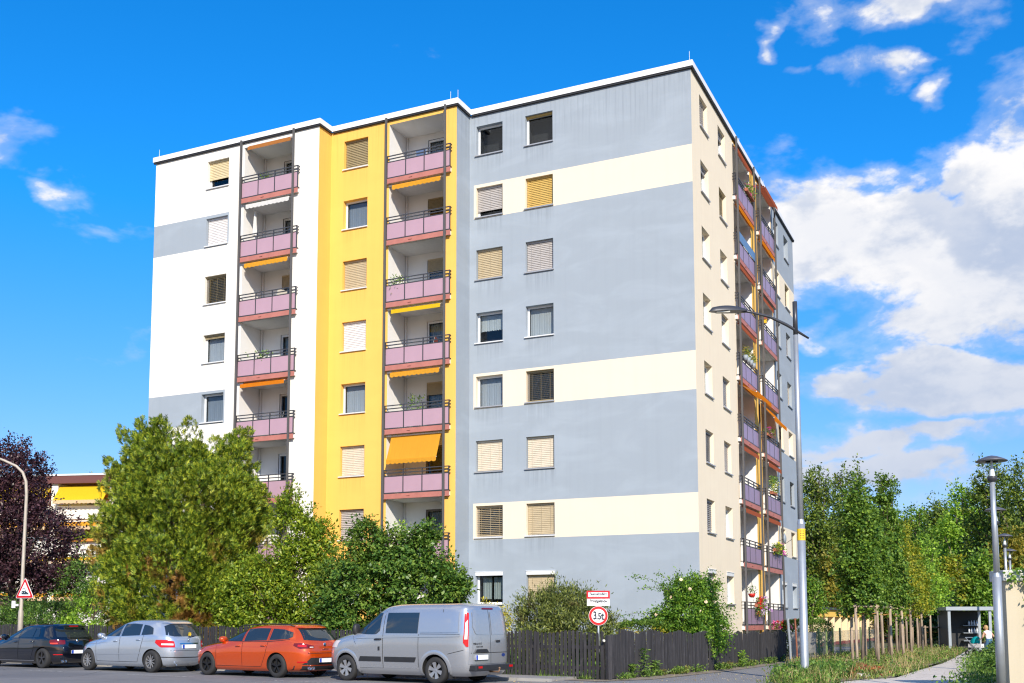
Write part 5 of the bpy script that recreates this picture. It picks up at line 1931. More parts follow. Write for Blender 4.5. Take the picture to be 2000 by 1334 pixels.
def blades(name, label, poly, n, hmin, hmax, w, mat, seed, lean=0.35, tufts=0, clump=0.12):
    rng = np.random.default_rng(seed)
    if tufts:
        c = scatter_poly(rng, poly, tufts)
        k = rng.integers(0, tufts, n)
        hs = rng.uniform(0.6, 1.25, tufts)[k]
        q = c[k] + rng.normal(size=(n, 2)) * clump
    else:
        q = scatter_poly(rng, poly, n)
        hs = np.ones(n)
    C = np.column_stack([q, np.full(n, 0.03)])
    A = np.column_stack([rng.normal(size=(n, 2)) * lean, np.ones(n)])
    L = rng.uniform(hmin, hmax, n) * hs
    me = leaf_mesh(name, C, A, L, w, mat, rng, None, 0.3, 0.35)
    return tag(put(name, me), label, 'grass', None, 'stuff')


def ground_cover(name, label, poly, n, zmax, L, mat, seed, tufts, clump):
    rng = np.random.default_rng(seed)
    c = scatter_poly(rng, poly, tufts)
    k = rng.integers(0, tufts, n)
    hh = rng.uniform(0.4, 1.0, tufts) * zmax
    q = c[k] + rng.normal(size=(n, 2)) * clump
    z = 0.04 + hh[k] * rng.random(n) ** 0.7
    A = rng.normal(size=(n, 3)) + np.array([0, 0, 0.35])
    s = rng.uniform(0.6, 1.3, n)
    return tag(put(name, leaf_mesh(name, np.column_stack([q, z]), A, L * s, L * 0.5 * s, mat, rng)), label, 'weeds', None, 'stuff')


blades('dry_grass', 'straw coloured dry grass along the verge under the tree stakes', VERGE, 9000, 0.15, 0.5, 0.014, STRAW, 301, 0.4, 200, 0.2)
blades('grass', 'green grass tufts along the verge beside the path', VERGE, 16000, 0.08, 0.3, 0.016, WEED, 302, 0.5, 420, 0.18)
ground_cover('verge_weeds', 'leafy green weeds covering the verge', VERGE, 22000, 0.36, 0.085, WEED, 303, 330, 0.2)
NEARV = [(7.2, 27.4), (8.1, 27.4), (8.9, 28.6), (9.9, 30.4), (9.6, 33.0), (8.7, 31.7), (7.5, 28.8)]
ground_cover('low_bushes', 'low leafy greenery around the foot of the tall street light', NEARV, 12000, 0.40, 0.085, GRN, 304, 80, 0.18)
ground_cover('red_weeds', 'reddish weeds at the edge of the path', [(9.3, 28.7), (10.2, 29.4), (11.4, 32.0), (10.6, 32.2)], 1500, 0.3, 0.08, RED, 305, 14, 0.16)
blades('lawn', 'rough lawn inside the garden behind the picket fence', [(FC[0] + 0.2, FC[1] + 0.5), (FR1[0] - 0.1, FR1[1] + 0.6), (7.4, 40), (-4, 44), (-22, 50), (-22.5, 46.2)], 26000, 0.08, 0.2, 0.02, GRN, 306, 0.6)
ground_cover('undergrowth', 'shaded undergrowth beneath the trees behind the fence', [(2.0, 30.6), (6.5, 35.0), (0, 38), (-10, 41), (-20, 46), (-19.5, 44.4), (-8, 37)], 24000, 0.7, 0.11, GRN, 307, 260, 0.35)
ground_cover('fence_weeds', 'weeds sprouting from the foot of the wavy fence', [(2.95, 28.3), (3.1, 28.1), (6.8, 33.4), (11.2, 41.6), (11.05, 41.8), (6.5, 33.5)], 2600, 0.22, 0.07, WEED, 308, 46, 0.08)
blades('fence_grass', 'short grass along the foot of the street fence', [st(-2.6, 3.42)[:2], st(-2.6, 3.62)[:2], st(14, 3.62)[:2], st(14, 3.42)[:2]], 2600, 0.05, 0.2, 0.014, WEED, 309, 0.5, 90, 0.1)
for i, (x, y, h_, lab) in enumerate(((4.05, 29.75, 0.78, 'tall leafy weed growing against the wavy fence near the sign'), (3.66, 29.25, 0.36, 'short leafy weed left of the tall one at the fence foot'), (4.42, 30.35, 0.42, 'small leafy weed right of the tall one at the fence foot'), (8.15, 36.2, 0.55, 'round yellow-green weed against the fence past the gate post'))):
    rngw = np.random.default_rng(400 + i)
    e = tag(empty('tall_weed', (x, y, 0.03)), lab, 'weed', 'weeds against the wavy fence')
    n = 150
    z = rngw.random(n) ** 0.8 * h_
    wd = (0.10 + 0.05 * np.sin(z / h_ * 3.1)) if i < 3 else np.full(n, 0.16)
    C = np.column_stack([rngw.normal(size=n) * wd * 0.5, rngw.normal(size=n) * wd * 0.4, z])
    A = np.column_stack([rngw.normal(size=(n, 2)), np.full(n, 0.2)])
    put('foliage', leaf_mesh('foliage', C, A, 0.11, 0.035, LIME if i == 3 else WEED, rngw), e)
    MB().tube([(0, 0, 0), (0.02, 0, h_ * 0.9)], [0.008, 0.004], 5).build('stem', WEED, e)
for i, (x, y, s_, lab) in enumerate(((14.75, 31.3, 0.62, 'dark low bush at the path edge in front of the cream wall'), (16.3, 34.6, 0.66, 'low bush second along the path edge'), (18.0, 38.2, 0.66, 'low bush third along the path edge'), (19.6, 41.8, 0.66, 'low bush fourth along the path edge'), (21.2, 45.4, 0.60, 'low bush in front of the woman by the shelter'))):
    shrub('path_bush', (x, y, 0), lab, [(0, 0, s_ * 0.45, 0.62, 0.7, s_ * 0.5), (0.7, 0.4, s_ * 0.5, 0.7, 0.8, s_ * 0.5), (0.5, 1.2, s_ * 0.5, 0.7, 0.9, s_ * 0.45)], 220, 28, 0.15, 0.10, 0.06, DKG if i % 2 else GRN, 330 + i, cat='bush', group='low bushes along the path')
RIGHTV = [(10.0, 24.2), (11.9, 27.4), (13.05, 30.5), (16.65, 38.4), (22.95, 51.9), (26.9, 59.9), (30.0, 59.0), (24.0, 46.0), (17.5, 33.0), (13.5, 24.2)]
sheet('path_border', RIGHTV, DIRT, 0.024)
ground_cover('border_plants', 'dense low greenery between the path and the cream wall', RIGHTV, 16000, 0.26, 0.09, GRN, 310, 260, 0.26)
blades('border_grass', 'grass along the wall side of the path', RIGHTV, 8000, 0.08, 0.3, 0.015, WEED, 311, 0.5, 240, 0.2)
# creeper on the cream wall
rngc = np.random.default_rng(350)
e = tag(empty('wall_creeper', (10.94, 23.3, 0), -0.03), 'green creeper hanging down the cream wall', 'creeper')
pts_, ax_ = [], []
for (x0, z0, x1, z1, n, sp) in ((0.75, 2.75, 1.0, 1.75, 260, 0.2), (0.95, 2.2, 1.15, 1.2, 200, 0.14), (0.55, 2.55, 0.62, 1.55, 160, 0.10), (0.2, 2.72, 0.5, 2.35, 70, 0.09), (0.03, 2.6, 0.12, 2.3, 30, 0.06), (1.2, 2.9, 2.5, 1.9, 500, 0.3), (0.62, 1.55, 0.75, 0.9, 60, 0.06)):
    t = rngc.random(n)
    pts_.append(np.column_stack([x0 + (x1 - x0) * t + rngc.normal(size=n) * sp, -0.10 - rngc.random(n) * 0.14, z0 + (z1 - z0) * t + rngc.normal(size=n) * sp * 0.5]))
    ax_.append(np.column_stack([rngc.normal(size=n) * 0.6, -0.4 + rngc.normal(size=n) * 0.3, -0.7 + rngc.normal(size=n) * 0.5]))
put('foliage', leaf_mesh('foliage', np.concatenate(pts_), np.concatenate(ax_), rngc.uniform(0.06, 0.12, sum(len(p) for p in pts_)), 0.06, FM, rngc), e)
b = MB()
for x0, x1 in ((0.7, 1.0), (0.95, 1.15), (0.5, 0.62), (1.3, 2.4)):
    b.tube([(x0, -0.05, 2.7), ((x0 + x1) / 2 + 0.05, -0.07, 2.1), (x1, -0.06, 1.0)], [0.014, 0.01, 0.004], 5)
b.build('stem', BARK, e, True)
# fallen leaves on road and pavement
rngf = np.random.default_rng(360)
n = 900
q = np.array([st(rngf.uniform(-4, 22), rngf.normal(1.9, 0.5))[:2] if rngf.random() < 0.6 else (rngf.uniform(2.5, 7.5), rngf.uniform(27.5, 32.5)) for _ in range(n)])
C = np.column_stack([q, np.where(((q - np.array(P0)) @ np.array(SN) > KERBN + 0.15) & ((q - np.array(P0)) @ np.array(SD) > -1.9), 0.095, 0.038)])
A = np.column_stack([rngf.normal(size=(n, 2)), rngf.normal(size=n) * 0.15])
tag(put('fallen_leaves', leaf_mesh('fallen_leaves', C, A, rngf.uniform(0.03, 0.07, n), 0.03, STRAW, rngf, np.column_stack([rngf.normal(size=(n, 2)), rngf.normal(size=n) * 0.1]))), 'dry fallen leaves scattered on road and driveway', 'leaves', None, 'stuff')
# ---------------------------------------------------------------- parked vehicles


def carpaint(name, col, metal=0.55, rough=0.32, soil=(0.22, 0.20, 0.17)):
    m, t, out = new_mat(name)
    tc = t.add('ShaderNodeTexCoord').outputs['Object']
    d = t.noise(tc, 1.4, 5.0, 0.6)
    sp = t.add('ShaderNodeSeparateXYZ')
    t.put(sp.inputs[0], tc)
    dirt = t.math('MULTIPLY', t.maprange(sp.outputs[2], 0.2, 0.6, 0.10, 0.0), t.maprange(d, 0.3, 0.7, 0.4, 1.0))
    c = t.mix(dirt, col, soil)
    p = principled(t, out, Base_Color=c, Metallic=metal, Roughness=t.math('ADD', t.math('MULTIPLY', dirt, 0.5), rough))
    p.inputs['Coat IOR'].default_value = 1.6
    p.inputs['Coat Weight'].default_value = 1.0
    p.inputs['Coat Roughness'].default_value = 0.03
    return m


CGLASS = plain('tinted car glass', (0.018, 0.024, 0.028), 0.03, 0.0, 0.0)
CGLASS.node_tree.nodes['Principled BSDF'].inputs['IOR'].default_value = 2.0
TYRE = plain('tyre rubber', (0.022, 0.022, 0.023), 0.8, 0.0, 0.15, 8.0)
ALLOY = plain('silver alloy', (0.55, 0.55, 0.56), 0.28, 0.8)
ALLOYD = plain('dark alloy', (0.03, 0.03, 0.033), 0.35, 0.6)
ALLOYG = plain('graphite alloy', (0.10, 0.10, 0.11), 0.3, 0.75)
BLACKP = plain('black plastic', (0.02, 0.021, 0.024), 0.55, 0.0, 0.15, 6.0)
SEAM = plain('door gap', (0.012, 0.012, 0.012), 0.8)
WELL = plain('wheel well', (0.01, 0.01, 0.01), 0.9)
CHROME = plain('chrome', (0.7, 0.71, 0.72), 0.12, 1.0)
PLATEW = plain('number plate white', (0.85, 0.86, 0.88), 0.4, 0.0, 0.0)
PLATEB = plain('number plate blue', (0.01, 0.06, 0.45), 0.4, 0.0, 0.0)
TAILR = plain('red tail lamp', (0.50, 0.008, 0.01), 0.12, 0.0, 0.1, 8.0)
TAILW = plain('clear tail lamp', (0.70, 0.60, 0.58), 0.12, 0.0, 0.1, 20.0)
TAILD = plain('dark red tail lamp', (0.13, 0.006, 0.01), 0.1, 0.0, 0.1, 8.0)


def pchip(x, y, q):
    x, y, q = np.asarray(x, float), np.asarray(y, float), np.asarray(q, float)
    h = np.diff(x)
    d = np.diff(y) / h
    m = np.zeros(len(x))
    for i in range(1, len(x) - 1):
        if d[i - 1] * d[i] > 0:
            w1, w2 = 2 * h[i] + h[i - 1], h[i] + 2 * h[i - 1]
            m[i] = (w1 + w2) / (w1 / d[i - 1] + w2 / d[i])
    m[0], m[-1] = d[0], d[-1]
    k = np.clip(np.searchsorted(x, q) - 1, 0, len(h) - 1)
    t = np.clip((q - x[k]) / h[k], 0, 1)
    return (y[k] * (1 + 2 * t) * (1 - t) ** 2 + h[k] * m[k] * t * (1 - t) ** 2 + y[k + 1] * t * t * (3 - 2 * t) + h[k] * m[k + 1] * t * t * (t - 1))


class Car:
    def __init__(s, name, label, pos, rot, slices, nf, nr, axles, wr, paint, cat='car', arch=None, ww=0.21, group='cars parked along the kerb', yaw=0.0):
        s.e = tag(empty(name, pos, rot + yaw), label, cat, group)
        s.sl = np.array(slices, float)
        s.nf, s.nr, s.axles, s.wr, s.paint, s.ww = nf, nr, axles, wr, paint, ww
        s.arch = arch or wr * 1.13
        s.body()

    def at(s, z):
        z = np.atleast_1d(z)
        return [pchip(s.sl[:, 0], s.sl[:, i], z) for i in (1, 2, 3)]

    def side_y(s, x, z):
        xf, xr, hw = [v[0] for v in s.at(z)]
        xc, A = (xf + xr) / 2, (xf - xr) / 2
        n = s.nf if x > xc else s.nr
        k = min(0.999, abs(x - xc) / A)
        return hw * (1 - k ** n) ** (1 / n)

    def rear_x(s, y, z):
        xf, xr, hw = [v[0] for v in s.at(z)]
        xc, A = (xf + xr) / 2, (xf - xr) / 2
        return xc - A * (1 - min(0.999, abs(y) / hw) ** s.nr) ** (1 / s.nr)

    def front_x(s, y, z):
        xf, xr, hw = [v[0] for v in s.at(z)]
        xc, A = (xf + xr) / 2, (xf - xr) / 2
        return xc + A * (1 - min(0.999, abs(y) / hw) ** s.nf) ** (1 / s.nf)

    def corner(s, u, z, side=1):
        """u 0..1 runs round the rear corner: 0 on the flank, 1 at the middle of the tail"""
        xf, xr, hw = [v[0] for v in s.at(z)]
        xc, A = (xf + xr) / 2, (xf - xr) / 2
        th = math.pi / 2 + u * math.pi / 2
        x = xc - A * abs(math.cos(th)) ** (2 / s.nr)
        y = hw * abs(math.sin(th)) ** (2 / s.nr)
        return x, y * side

    def body(s):
        zs = []
        for a, b_ in zip(s.sl[:-1, 0], s.sl[1:, 0]):
            k = max(2, int((b_ - a) / 0.03))
            zs += list(np.linspace(a, b_, k, endpoint=False))
        zs.append(s.sl[-1, 0])
        xf, xr, hw = s.at(np.array(zs))
        n = 88
        th = np.linspace(0, 2 * math.pi, n, endpoint=False)
        # even spacing round a boxy outline
        c, q = np.cos(th), np.sin(th)
        m = MB()
        for i, z in enumerate(zs):
            xc, A = (xf[i] + xr[i]) / 2, (xf[i] - xr[i]) / 2
            for k in range(n):
                nn = s.nf if c[k] >= 0 else s.nr
                # project the square direction on the superellipse so points spread evenly
                sq = max(abs(c[k]), abs(q[k]))
                px, py = c[k] / sq, q[k] / sq
                l = (abs(px) ** nn + abs(py) ** nn) ** (-1 / nn)
                m.v.append((xc + A * px * l, hw[i] * py * l, z))
        for i in range(len(zs) - 1):
            for k in range(n):
                a, b_ = i * n + k, i * n + (k + 1) % n
                m.f.append((a, b_, b_ + n, a + n))
                m.m.append(0)
        m.f.append(tuple(range(n))[::-1])
        m.m.append(1)
        e = (len(zs) - 1) * n
        m.f.append(tuple(e + k for k in range(n)))
        m.m.append(0)
        me = m.mesh('body', [s.paint, WELL], True)
        o = put('body', me)
        cut = MB()
        for ax in s.axles:
            for sd in (-1, 1):
                y0, y1 = (0.50, 1.3) if sd > 0 else (-1.3, -0.50)
                k = 40
                b0 = len(cut.v)
                for yy in (y0, y1):
                    for j in range(k):
                        a = 2 * math.pi * j / k
                        cut.v.append((ax + s.arch * math.cos(a), yy, s.wr + s.arch * math.sin(a)))
                for j in range(k):
                    j2 = (j + 1) % k
                    cut.f.append((b0 + j, b0 + k + j, b0 + k + j2, b0 + j2))
                    cut.m.append(1)
                cut.f.append(tuple(b0 + j for j in range(k)))
                cut.m.append(1)
                cut.f.append(tuple(b0 + k + j for j in range(k))[::-1])
                cut.m.append(1)
        co = put('cutter', cut.mesh('cutter', [WELL, WELL]))
        md = o.modifiers.new('cut', 'BOOLEAN')
        md.operation = 'DIFFERENCE'
        md.solver = 'EXACT'
        md.object = co
        dg = bpy.context.evaluated_depsgraph_get()
        me2 = bpy.data.meshes.new_from_object(o.evaluated_get(dg))
        bpy.data.objects.remove(o)
        bpy.data.objects.remove(co)
        me2.name = 'body'
        if len(me2.materials) < 2:
            me2.materials.clear()
            me2.materials.append(s.paint)
            me2.materials.append(WELL)
        me2.polygons.foreach_set('use_smooth', [True] * len(me2.polygons))
        me2.set_sharp_from_angle(angle=RAD(38))
        s.b = put('body', me2, s.e)

    def lines(s, pl, n):
        pl = np.array(pl, float)
        d = np.concatenate([[0], np.cumsum(np.hypot(*np.diff(pl, axis=0).T))])
        t = np.linspace(0, d[-1], n)
        return np.column_stack([np.interp(t, d, pl[:, 0]), np.interp(t, d, pl[:, 1])])

    def side_patch(s, name, bot, top, mat, off=0.006, sides=(1, -1), parent=None, n=14, m=6, rim=0.0):
        res = []
        for sd in sides:
            B, T = s.lines(bot, n), s.lines(top, n)
            g_ = MB()
            rows = []
            for j in range(m + 1):
                t = j / m
                row = []
                for i in range(n):
                    x, z = B[i] * (1 - t) + T[i] * t
                    row.append((x, sd * (s.side_y(x, z) + off), z))
                rows.append(row)
            g_.grid(rows, 0, sd < 0)
            res.append(g_.build(name, mat, parent or s.e, True))
        return res

    def rear_patch(s, name, bot, top, mat, off=0.006, parent=None, n=14, m=6):
        B, T = s.lines(bot, n), s.lines(top, n)
        rows = []
        for j in range(m + 1):
            t = j / m
            rows.append([(s.rear_x(*(B[i] * (1 - t) + T[i] * t)) - off, *(B[i] * (1 - t) + T[i] * t)) for i in range(n)])
        g_ = MB()
        g_.grid(rows, 0, True)
        return g_.build(name, mat, parent or s.e, True)

    def front_patch(s, name, bot, top, mat, off=0.006, n=14, m=6):
        B, T = s.lines(bot, n), s.lines(top, n)
        rows = []
        for j in range(m + 1):
            t = j / m
            rows.append([(s.front_x(*(B[i] * (1 - t) + T[i] * t)) + off, *(B[i] * (1 - t) + T[i] * t)) for i in range(n)])
        g_ = MB()
        g_.grid(rows)
        return g_.build(name, mat, s.e, True)

    def corner_patch(s, name, bot, top, mat, off=0.012, side=1, parent=None, n=14, m=6):
        """polylines in (u, z), u as in corner()"""
        B, T = s.lines(bot, n), s.lines(top, n)
        rows = []
        for j in range(m + 1):
            t = j / m
            row = []
            for i in range(n):
                u, z = B[i] * (1 - t) + T[i] * t
                x, y = s.corner(u, z, side)
                x2, y2 = s.corner(min(1, u + 0.01), z, side)
                x1, y1 = s.corner(max(0, u - 0.01), z, side)
                tx, ty = x2 - x1, y2 - y1
                l = math.hypot(tx, ty) or 1
                nx, ny = (-ty / l, tx / l)
                if nx * (x - 0) + ny * y < 0:
                    nx, ny = -nx, -ny
                row.append((x + nx * off, y + ny * off, z))
            rows.append(row)
        g_ = MB()
        g_.grid(rows, 0, side > 0)
        return g_.build(name, mat, parent or s.e, True)

    def seam(s, pls, w=0.011, mat=None, off=0.003, sides=(1, -1), name='door_seam'):
        g_ = MB()
        for pl in pls:
            P = s.lines(pl, 12)
            for sd in sides:
                rows = [[], []]
                for i in range(12):
                    a, b_ = P[max(0, i - 1)], P[min(11, i + 1)]
                    t = (b_ - a) / (np.linalg.norm(b_ - a) + 1e-9)
                    nn = np.array([-t[1], t[0]]) * w / 2
                    for k, sg2 in enumerate((1, -1)):
                        x, z = P[i] + nn * sg2
                        rows[k].append((x, sd * (s.side_y(x, z) + off), z))
                g_.grid(rows, 0, sd > 0)
        return g_.build(name, mat or SEAM, s.e)

    def wheels(s, style, rimmat, track):
        t_ = MB()
        R, w = s.wr, s.ww
        t_.lathe([(R * 0.62, -w * 0.46), (R * 0.66, -w * 0.5), (R * 0.86, -w * 0.5), (R * 0.96, -w * 0.42), (R, -w * 0.30), (R, w * 0.30), (R * 0.96, w * 0.42), (R * 0.86, w * 0.5), (R * 0.66, w * 0.5), (R * 0.62, w * 0.46)], 40, axis='y')
        tm = t_.mesh('wheel', TYRE, True)
        r_ = MB()
        rr = R * 0.66
        r_.lathe([(rr, -w * 0.45), (rr * 0.93, -w * 0.1), (rr * 0.92, w * 0.30), (rr * 0.96, w * 0.46), (rr, w * 0.47)], 36, axis='y')
        r_.lathe([(0.0, w * 0.05), (rr * 0.9, w * 0.05)], 24, axis='y', mi=1)
        r_.lathe([(0.0, w * 0.40), (rr * 0.18, w * 0.39), (rr * 0.2, w * 0.2)], 16, axis='y')
        ns = {'ten': 10, 'five': 5, 'cap': 6}[style]
        for k in range(ns):
            a = 2 * math.pi * k / ns + 0.3
            for da in ((-0.11, 0.11) if style == 'five' else (0.0,)):
                w0, w1 = {'ten': (0.045, 0.062), 'five': (0.05, 0.062), 'cap': (0.10, 0.27)}[style]
                c, s_ = math.cos(a + da), math.sin(a + da)
                p = []
                for rad, ww_, y in ((rr * 0.12, w0, w * 0.38), (rr * 0.97, w1, w * 0.43)):
                    for sg2 in (-1, 1):
                        p.append((rad * c - sg2 * rr * ww_ * s_, y, rad * s_ + sg2 * rr * ww_ * c))
                q = [(x, y - w * 0.12, z) for x, y, z in p]
                r_.poly([p[0], p[1], p[3], p[2]])
                r_.poly([p[0], p[2], q[2], q[0]])
                r_.poly([p[3], p[1], q[1], q[3]])
        rm = r_.mesh('rim', [rimmat, WELL], False)
        for ax in s.axles:
            for sd in (1, -1):
                o = put('wheel', tm, s.e, (ax, sd * (track - w / 2), R), 0 if sd > 0 else math.pi)
                put('rim', rm, o)

    def handle(s, door, x, z, mat, l=0.19, h=0.028, sides=(1,)):
        for sd in sides:
            y = s.side_y(x, z)
            b_ = MB()
            b_.tube([(x + l / 2, sd * (y + 0.006), z - 0.004), (x + l / 3, sd * (y + 0.032), z), (x - l / 3, sd * (y + 0.032), z + 0.004), (x - l / 2, sd * (y + 0.006), z + 0.004)], h * 0.55, 8)
            b_.build('handle', mat, door, True)

    def mirror(s, x, z, mat, size=(0.09, 0.13, 0.085)):
        for sd in (1, -1):
            y = s.side_y(x, z)
            b_ = MB()
            rows = []
            for i in range(9):
                ph = -math.pi / 2 + math.pi * i / 8
                rows.append([(x + size[0] * math.copysign(abs(math.cos(ph)) ** 0.6, 1) * math.copysign(abs(math.cos(t)) ** 0.7, math.cos(t)), sd * (y + 0.10 + size[1] * math.copysign(abs(math.cos(ph)) ** 0.6, 1) * math.copysign(abs(math.sin(t)) ** 0.7, math.sin(t))), z + size[2] * math.sin(ph) + 0.03) for t in np.linspace(0, 2 * math.pi, 17)])
            b_.grid(rows, 0, sd < 0)
            b_.tube([(x, sd * (y - 0.01), z - 0.02), (x, sd * (y + 0.06), z)], 0.025, 8)
            b_.build('mirror', mat, s.e, True)

    def plate(s, y, z, w=0.52, h=0.11, off=0.02):
        x = s.rear_x(y, z) - off
        x = min(x, s.rear_x(y + w / 2, z) - 0.008, s.rear_x(y - w / 2, z) - 0.008)
        o = MB().box(x - 0.012, x, y - w / 2, y + w / 2, z - h / 2, z + h / 2).build('number_plate', PLATEW, s.e)
        MB().box(x - 0.0145, x - 0.0125, y + w / 2 - 0.075, y + w / 2 - 0.003, z - h / 2 + 0.003, z + h / 2 - 0.003).build('blue_strip', PLATEB, o)
        MB().box(x - 0.006, x + 0.02, y - w / 2 - 0.012, y + w / 2 + 0.012, z - h / 2 - 0.014, z - h / 2 - 0.001).build('plate_holder', BLACKP, o)

    def rear_text(s, body, y, z, size, mat, name='lettering', sx=1.0):
        x = s.rear_x(y, z) - 0.012
        o = put(name, text_mesh(name, body, size, mat, 0.001, 0.002), s.e, (x, y, z))
        o.rotation_euler = (RAD(90), 0, RAD(-90))
        o.scale = (sx, 1, 1)
        return o

    def badge(s, y, z, r, mat, kind='disc'):
        x = s.rear_x(y, z) - 0.006
        b_ = MB()
        n = 24
        ring = [(math.cos(2 * math.pi * i / n), math.sin(2 * math.pi * i / n)) for i in range(n)]
        if kind == 'disc':
            b_.tube([(x, y, z), (x - 0.012, y, z)], r, 20)
        elif kind == 'oval':
            b_.poly([(x - 0.01, y + a * r * 1.9, z + c * r) for a, c in ring][::-1])
        else:
            b_.tube([(x - 0.006, y + a * r, z + c * r) for a, c in ring + ring[:1]], 0.007, 6)
            for k in range(3):
                a = math.pi / 2 + k * 2 * math.pi / 3
                b_.tube([(x - 0.006, y, z), (x - 0.006, y + r * math.cos(a), z + r * math.sin(a))], [0.010, 0.004], 6)
        return b_.build('badge', mat, s.e, True)


HEAD = math.atan2(SD[1], SD[0])


def car_pos(s_, wb, half):
    return st(s_ + wb / 2, half)


# ---- silver van -----------------------------------------------------------
VAN = carpaint('silver van paint', (0.47, 0.485, 0.51), 0.65, 0.25)
wb = 2.93
van = Car('delivery_van', 'silver-grey crew van with dark side window and red upright tail lamps', car_pos(0.0, wb, 0.86), HEAD,
          [(0.20, 2.12, -2.36, 0.86), (0.30, 2.28, -2.44, 0.93), (0.50, 2.36, -2.47, 0.965), (0.75, 2.34, -2.47, 0.985), (0.95, 2.26, -2.46, 0.99), (1.08, 2.10, -2.455, 0.985), (1.17, 1.80, -2.45, 0.98), (1.22, 1.52, -2.445, 0.975),
           (1.32, 1.33, -2.435, 0.962), (1.55, 0.98, -2.41, 0.925), (1.80, 0.60, -2.37, 0.87), (1.90, 0.40, -2.33, 0.83), (1.955, 0.15, -2.24, 0.76), (1.98, -0.12, -2.10, 0.62), (1.988, -0.5, -1.9, 0.40)],
          4.2, 9.0, (wb / 2, -wb / 2), 0.335, VAN, 'van', 0.395, 0.22, 'vehicles parked along the kerb')
van.wheels('cap', ALLOY, 0.955)
dr = van.side_patch('door', [(1.02, 0.36), (0.20, 0.36)], [(1.22, 1.20), (0.20, 1.18)], VAN, 0.004)
van.handle(dr[0], 0.34, 1.08, BLACKP, 0.22, 0.04)
dr = van.side_patch('sliding_door', [(0.165, 0.36), (-0.93, 0.36)], [(0.165, 1.18), (-0.93, 1.18)], VAN, 0.004)
MB().box(0.28, 0.34, 0.985, 1.0, 0.80, 0.90).build('lock', BLACKP, van.e)
van.side_patch('front_side_window', [(1.20, 1.245), (0.74, 1.21), (0.42, 1.21), (0.30, 1.30)], [(0.82, 1.60), (0.68, 1.70), (0.50, 1.745), (0.30, 1.755)], CGLASS, 0.008)
van.seam([[(0.80, 1.22), (0.70, 1.68)]], 0.02, BLACKP, 0.011, name='quarter_bar')
van.side_patch('crew_window', [(0.10, 1.24), (-0.93, 1.24)], [(0.10, 1.755), (-0.93, 1.755)], CGLASS, 0.008)
van.side_patch('blank_panel', [(-1.0, 1.27), (-2.16, 1.27)], [(-1.0, 1.755), (-2.14, 1.755)], VAN, 0.010)
van.seam([[(1.04, 0.36), (1.02, 0.8), (1.26, 1.22)], [(0.185, 0.36), (0.185, 1.80)], [(-0.96, 0.40), (-0.96, 1.22)], [(0.185, 0.36), (1.02, 0.36)], [(-1.0, 1.225), (-2.2, 1.225)], [(-1.86, 0.74), (-2.3, 0.84)], [(-1.66, 1.26), (-1.66, 1.84)]], 0.012)
van.side_patch('trim_strip', [(1.00, 0.52), (0.24, 0.52)], [(0.94, 0.645), (0.24, 0.645)], BLACKP, 0.014, n=6, m=3)
van.side_patch('trim_strip', [(0.13, 0.52), (-0.84, 0.52)], [(0.13, 0.645), (-0.90, 0.645)], BLACKP, 0.014, n=6, m=3)
van.side_patch('shoulder_line', [(1.1, 1.10), (-2.2, 1.165)], [(1.1, 1.135), (-2.2, 1.20)], VAN, 0.016, n=24, m=3)
van.mirror(1.22, 1.30, BLACKP, (0.07, 0.12, 0.15))
van.front_patch('windscreen', [(-0.78, 1.28), (0.78, 1.28)], [(-0.66, 1.80), (0.66, 1.80)], CGLASS)
for sd in (1, -1):
    b_ = MB()
    for ax in van.axles:
        rows = [[], [], []]
        for i in range(25):
            a = RAD(-12 + 204 * i / 24)
            for k, (rr, off) in enumerate(((0.395, 0.012), (0.44, 0.020), (0.50, 0.001))):
                x, z = ax + rr * math.cos(a), max(0.24, 0.335 + rr * math.sin(a))
                rows[k].append((x, sd * (van.side_y(x, z) + off), z))
        b_.grid(rows, 0, sd > 0)
    b_.build('wheel_arch', VAN, van.e, True)
for sd in (1, -1):
    tl = van.corner_patch('tail_lamp', [(0.50, 1.02), (0.60, 0.92), (0.68, 0.92)], [(0.50, 1.72), (0.60, 1.75), (0.68, 1.74)], TAILR, 0.016, sd, n=8, m=14)
    van.corner_patch('clear_lens', [(0.535, 1.10), (0.64, 1.10)], [(0.535, 1.50), (0.64, 1.58)], TAILW, 0.020, sd, tl, 6, 8)
rd = van.rear_patch('rear_door', [(0.84, 0.50), (0.008, 0.50)], [(0.78, 1.82), (0.008, 1.82)], VAN, 0.012)
van.rear_patch('door_panel', [(0.72, 1.40), (0.62, 1.22), (0.05, 1.20)], [(0.68, 1.76), (0.4, 1.77), (0.05, 1.77)], VAN, 0.022, rd)
rd2 = van.rear_patch('rear_door', [(-0.008, 0.50), (-0.84, 0.50)], [(-0.008, 1.82), (-0.78, 1.82)], VAN, 0.012)
van.rear_patch('door_panel', [(-0.05, 1.20), (-0.62, 1.22), (-0.72, 1.40)], [(-0.05, 1.77), (-0.4, 1.77), (-0.68, 1.76)], VAN, 0.022, rd2)
van.rear_patch('door_gap', [(0.008, 0.5), (-0.008, 0.5)], [(0.008, 1.82), (-0.008, 1.82)], SEAM, 0.010, n=3, m=12)
van.rear_patch('brake_lamp', [(0.24, 1.835), (-0.24, 1.835)], [(0.24, 1.87), (-0.24, 1.87)], TAILD, 0.016, n=8, m=2)
van.rear_patch('grip_bar', [(0.70, 0.78), (0.12, 0.78)], [(0.62, 0.86), (0.20, 0.86)], BLACKP, 0.04, n=8, m=3)
van.rear_patch('door_crease', [(0.80, 0.76), (-0.84, 0.76)], [(0.80, 0.775), (-0.84, 0.775)], SEAM, 0.0135, n=16, m=1)
van.plate(0.42, 0.66, 0.52, 0.115, 0.03)
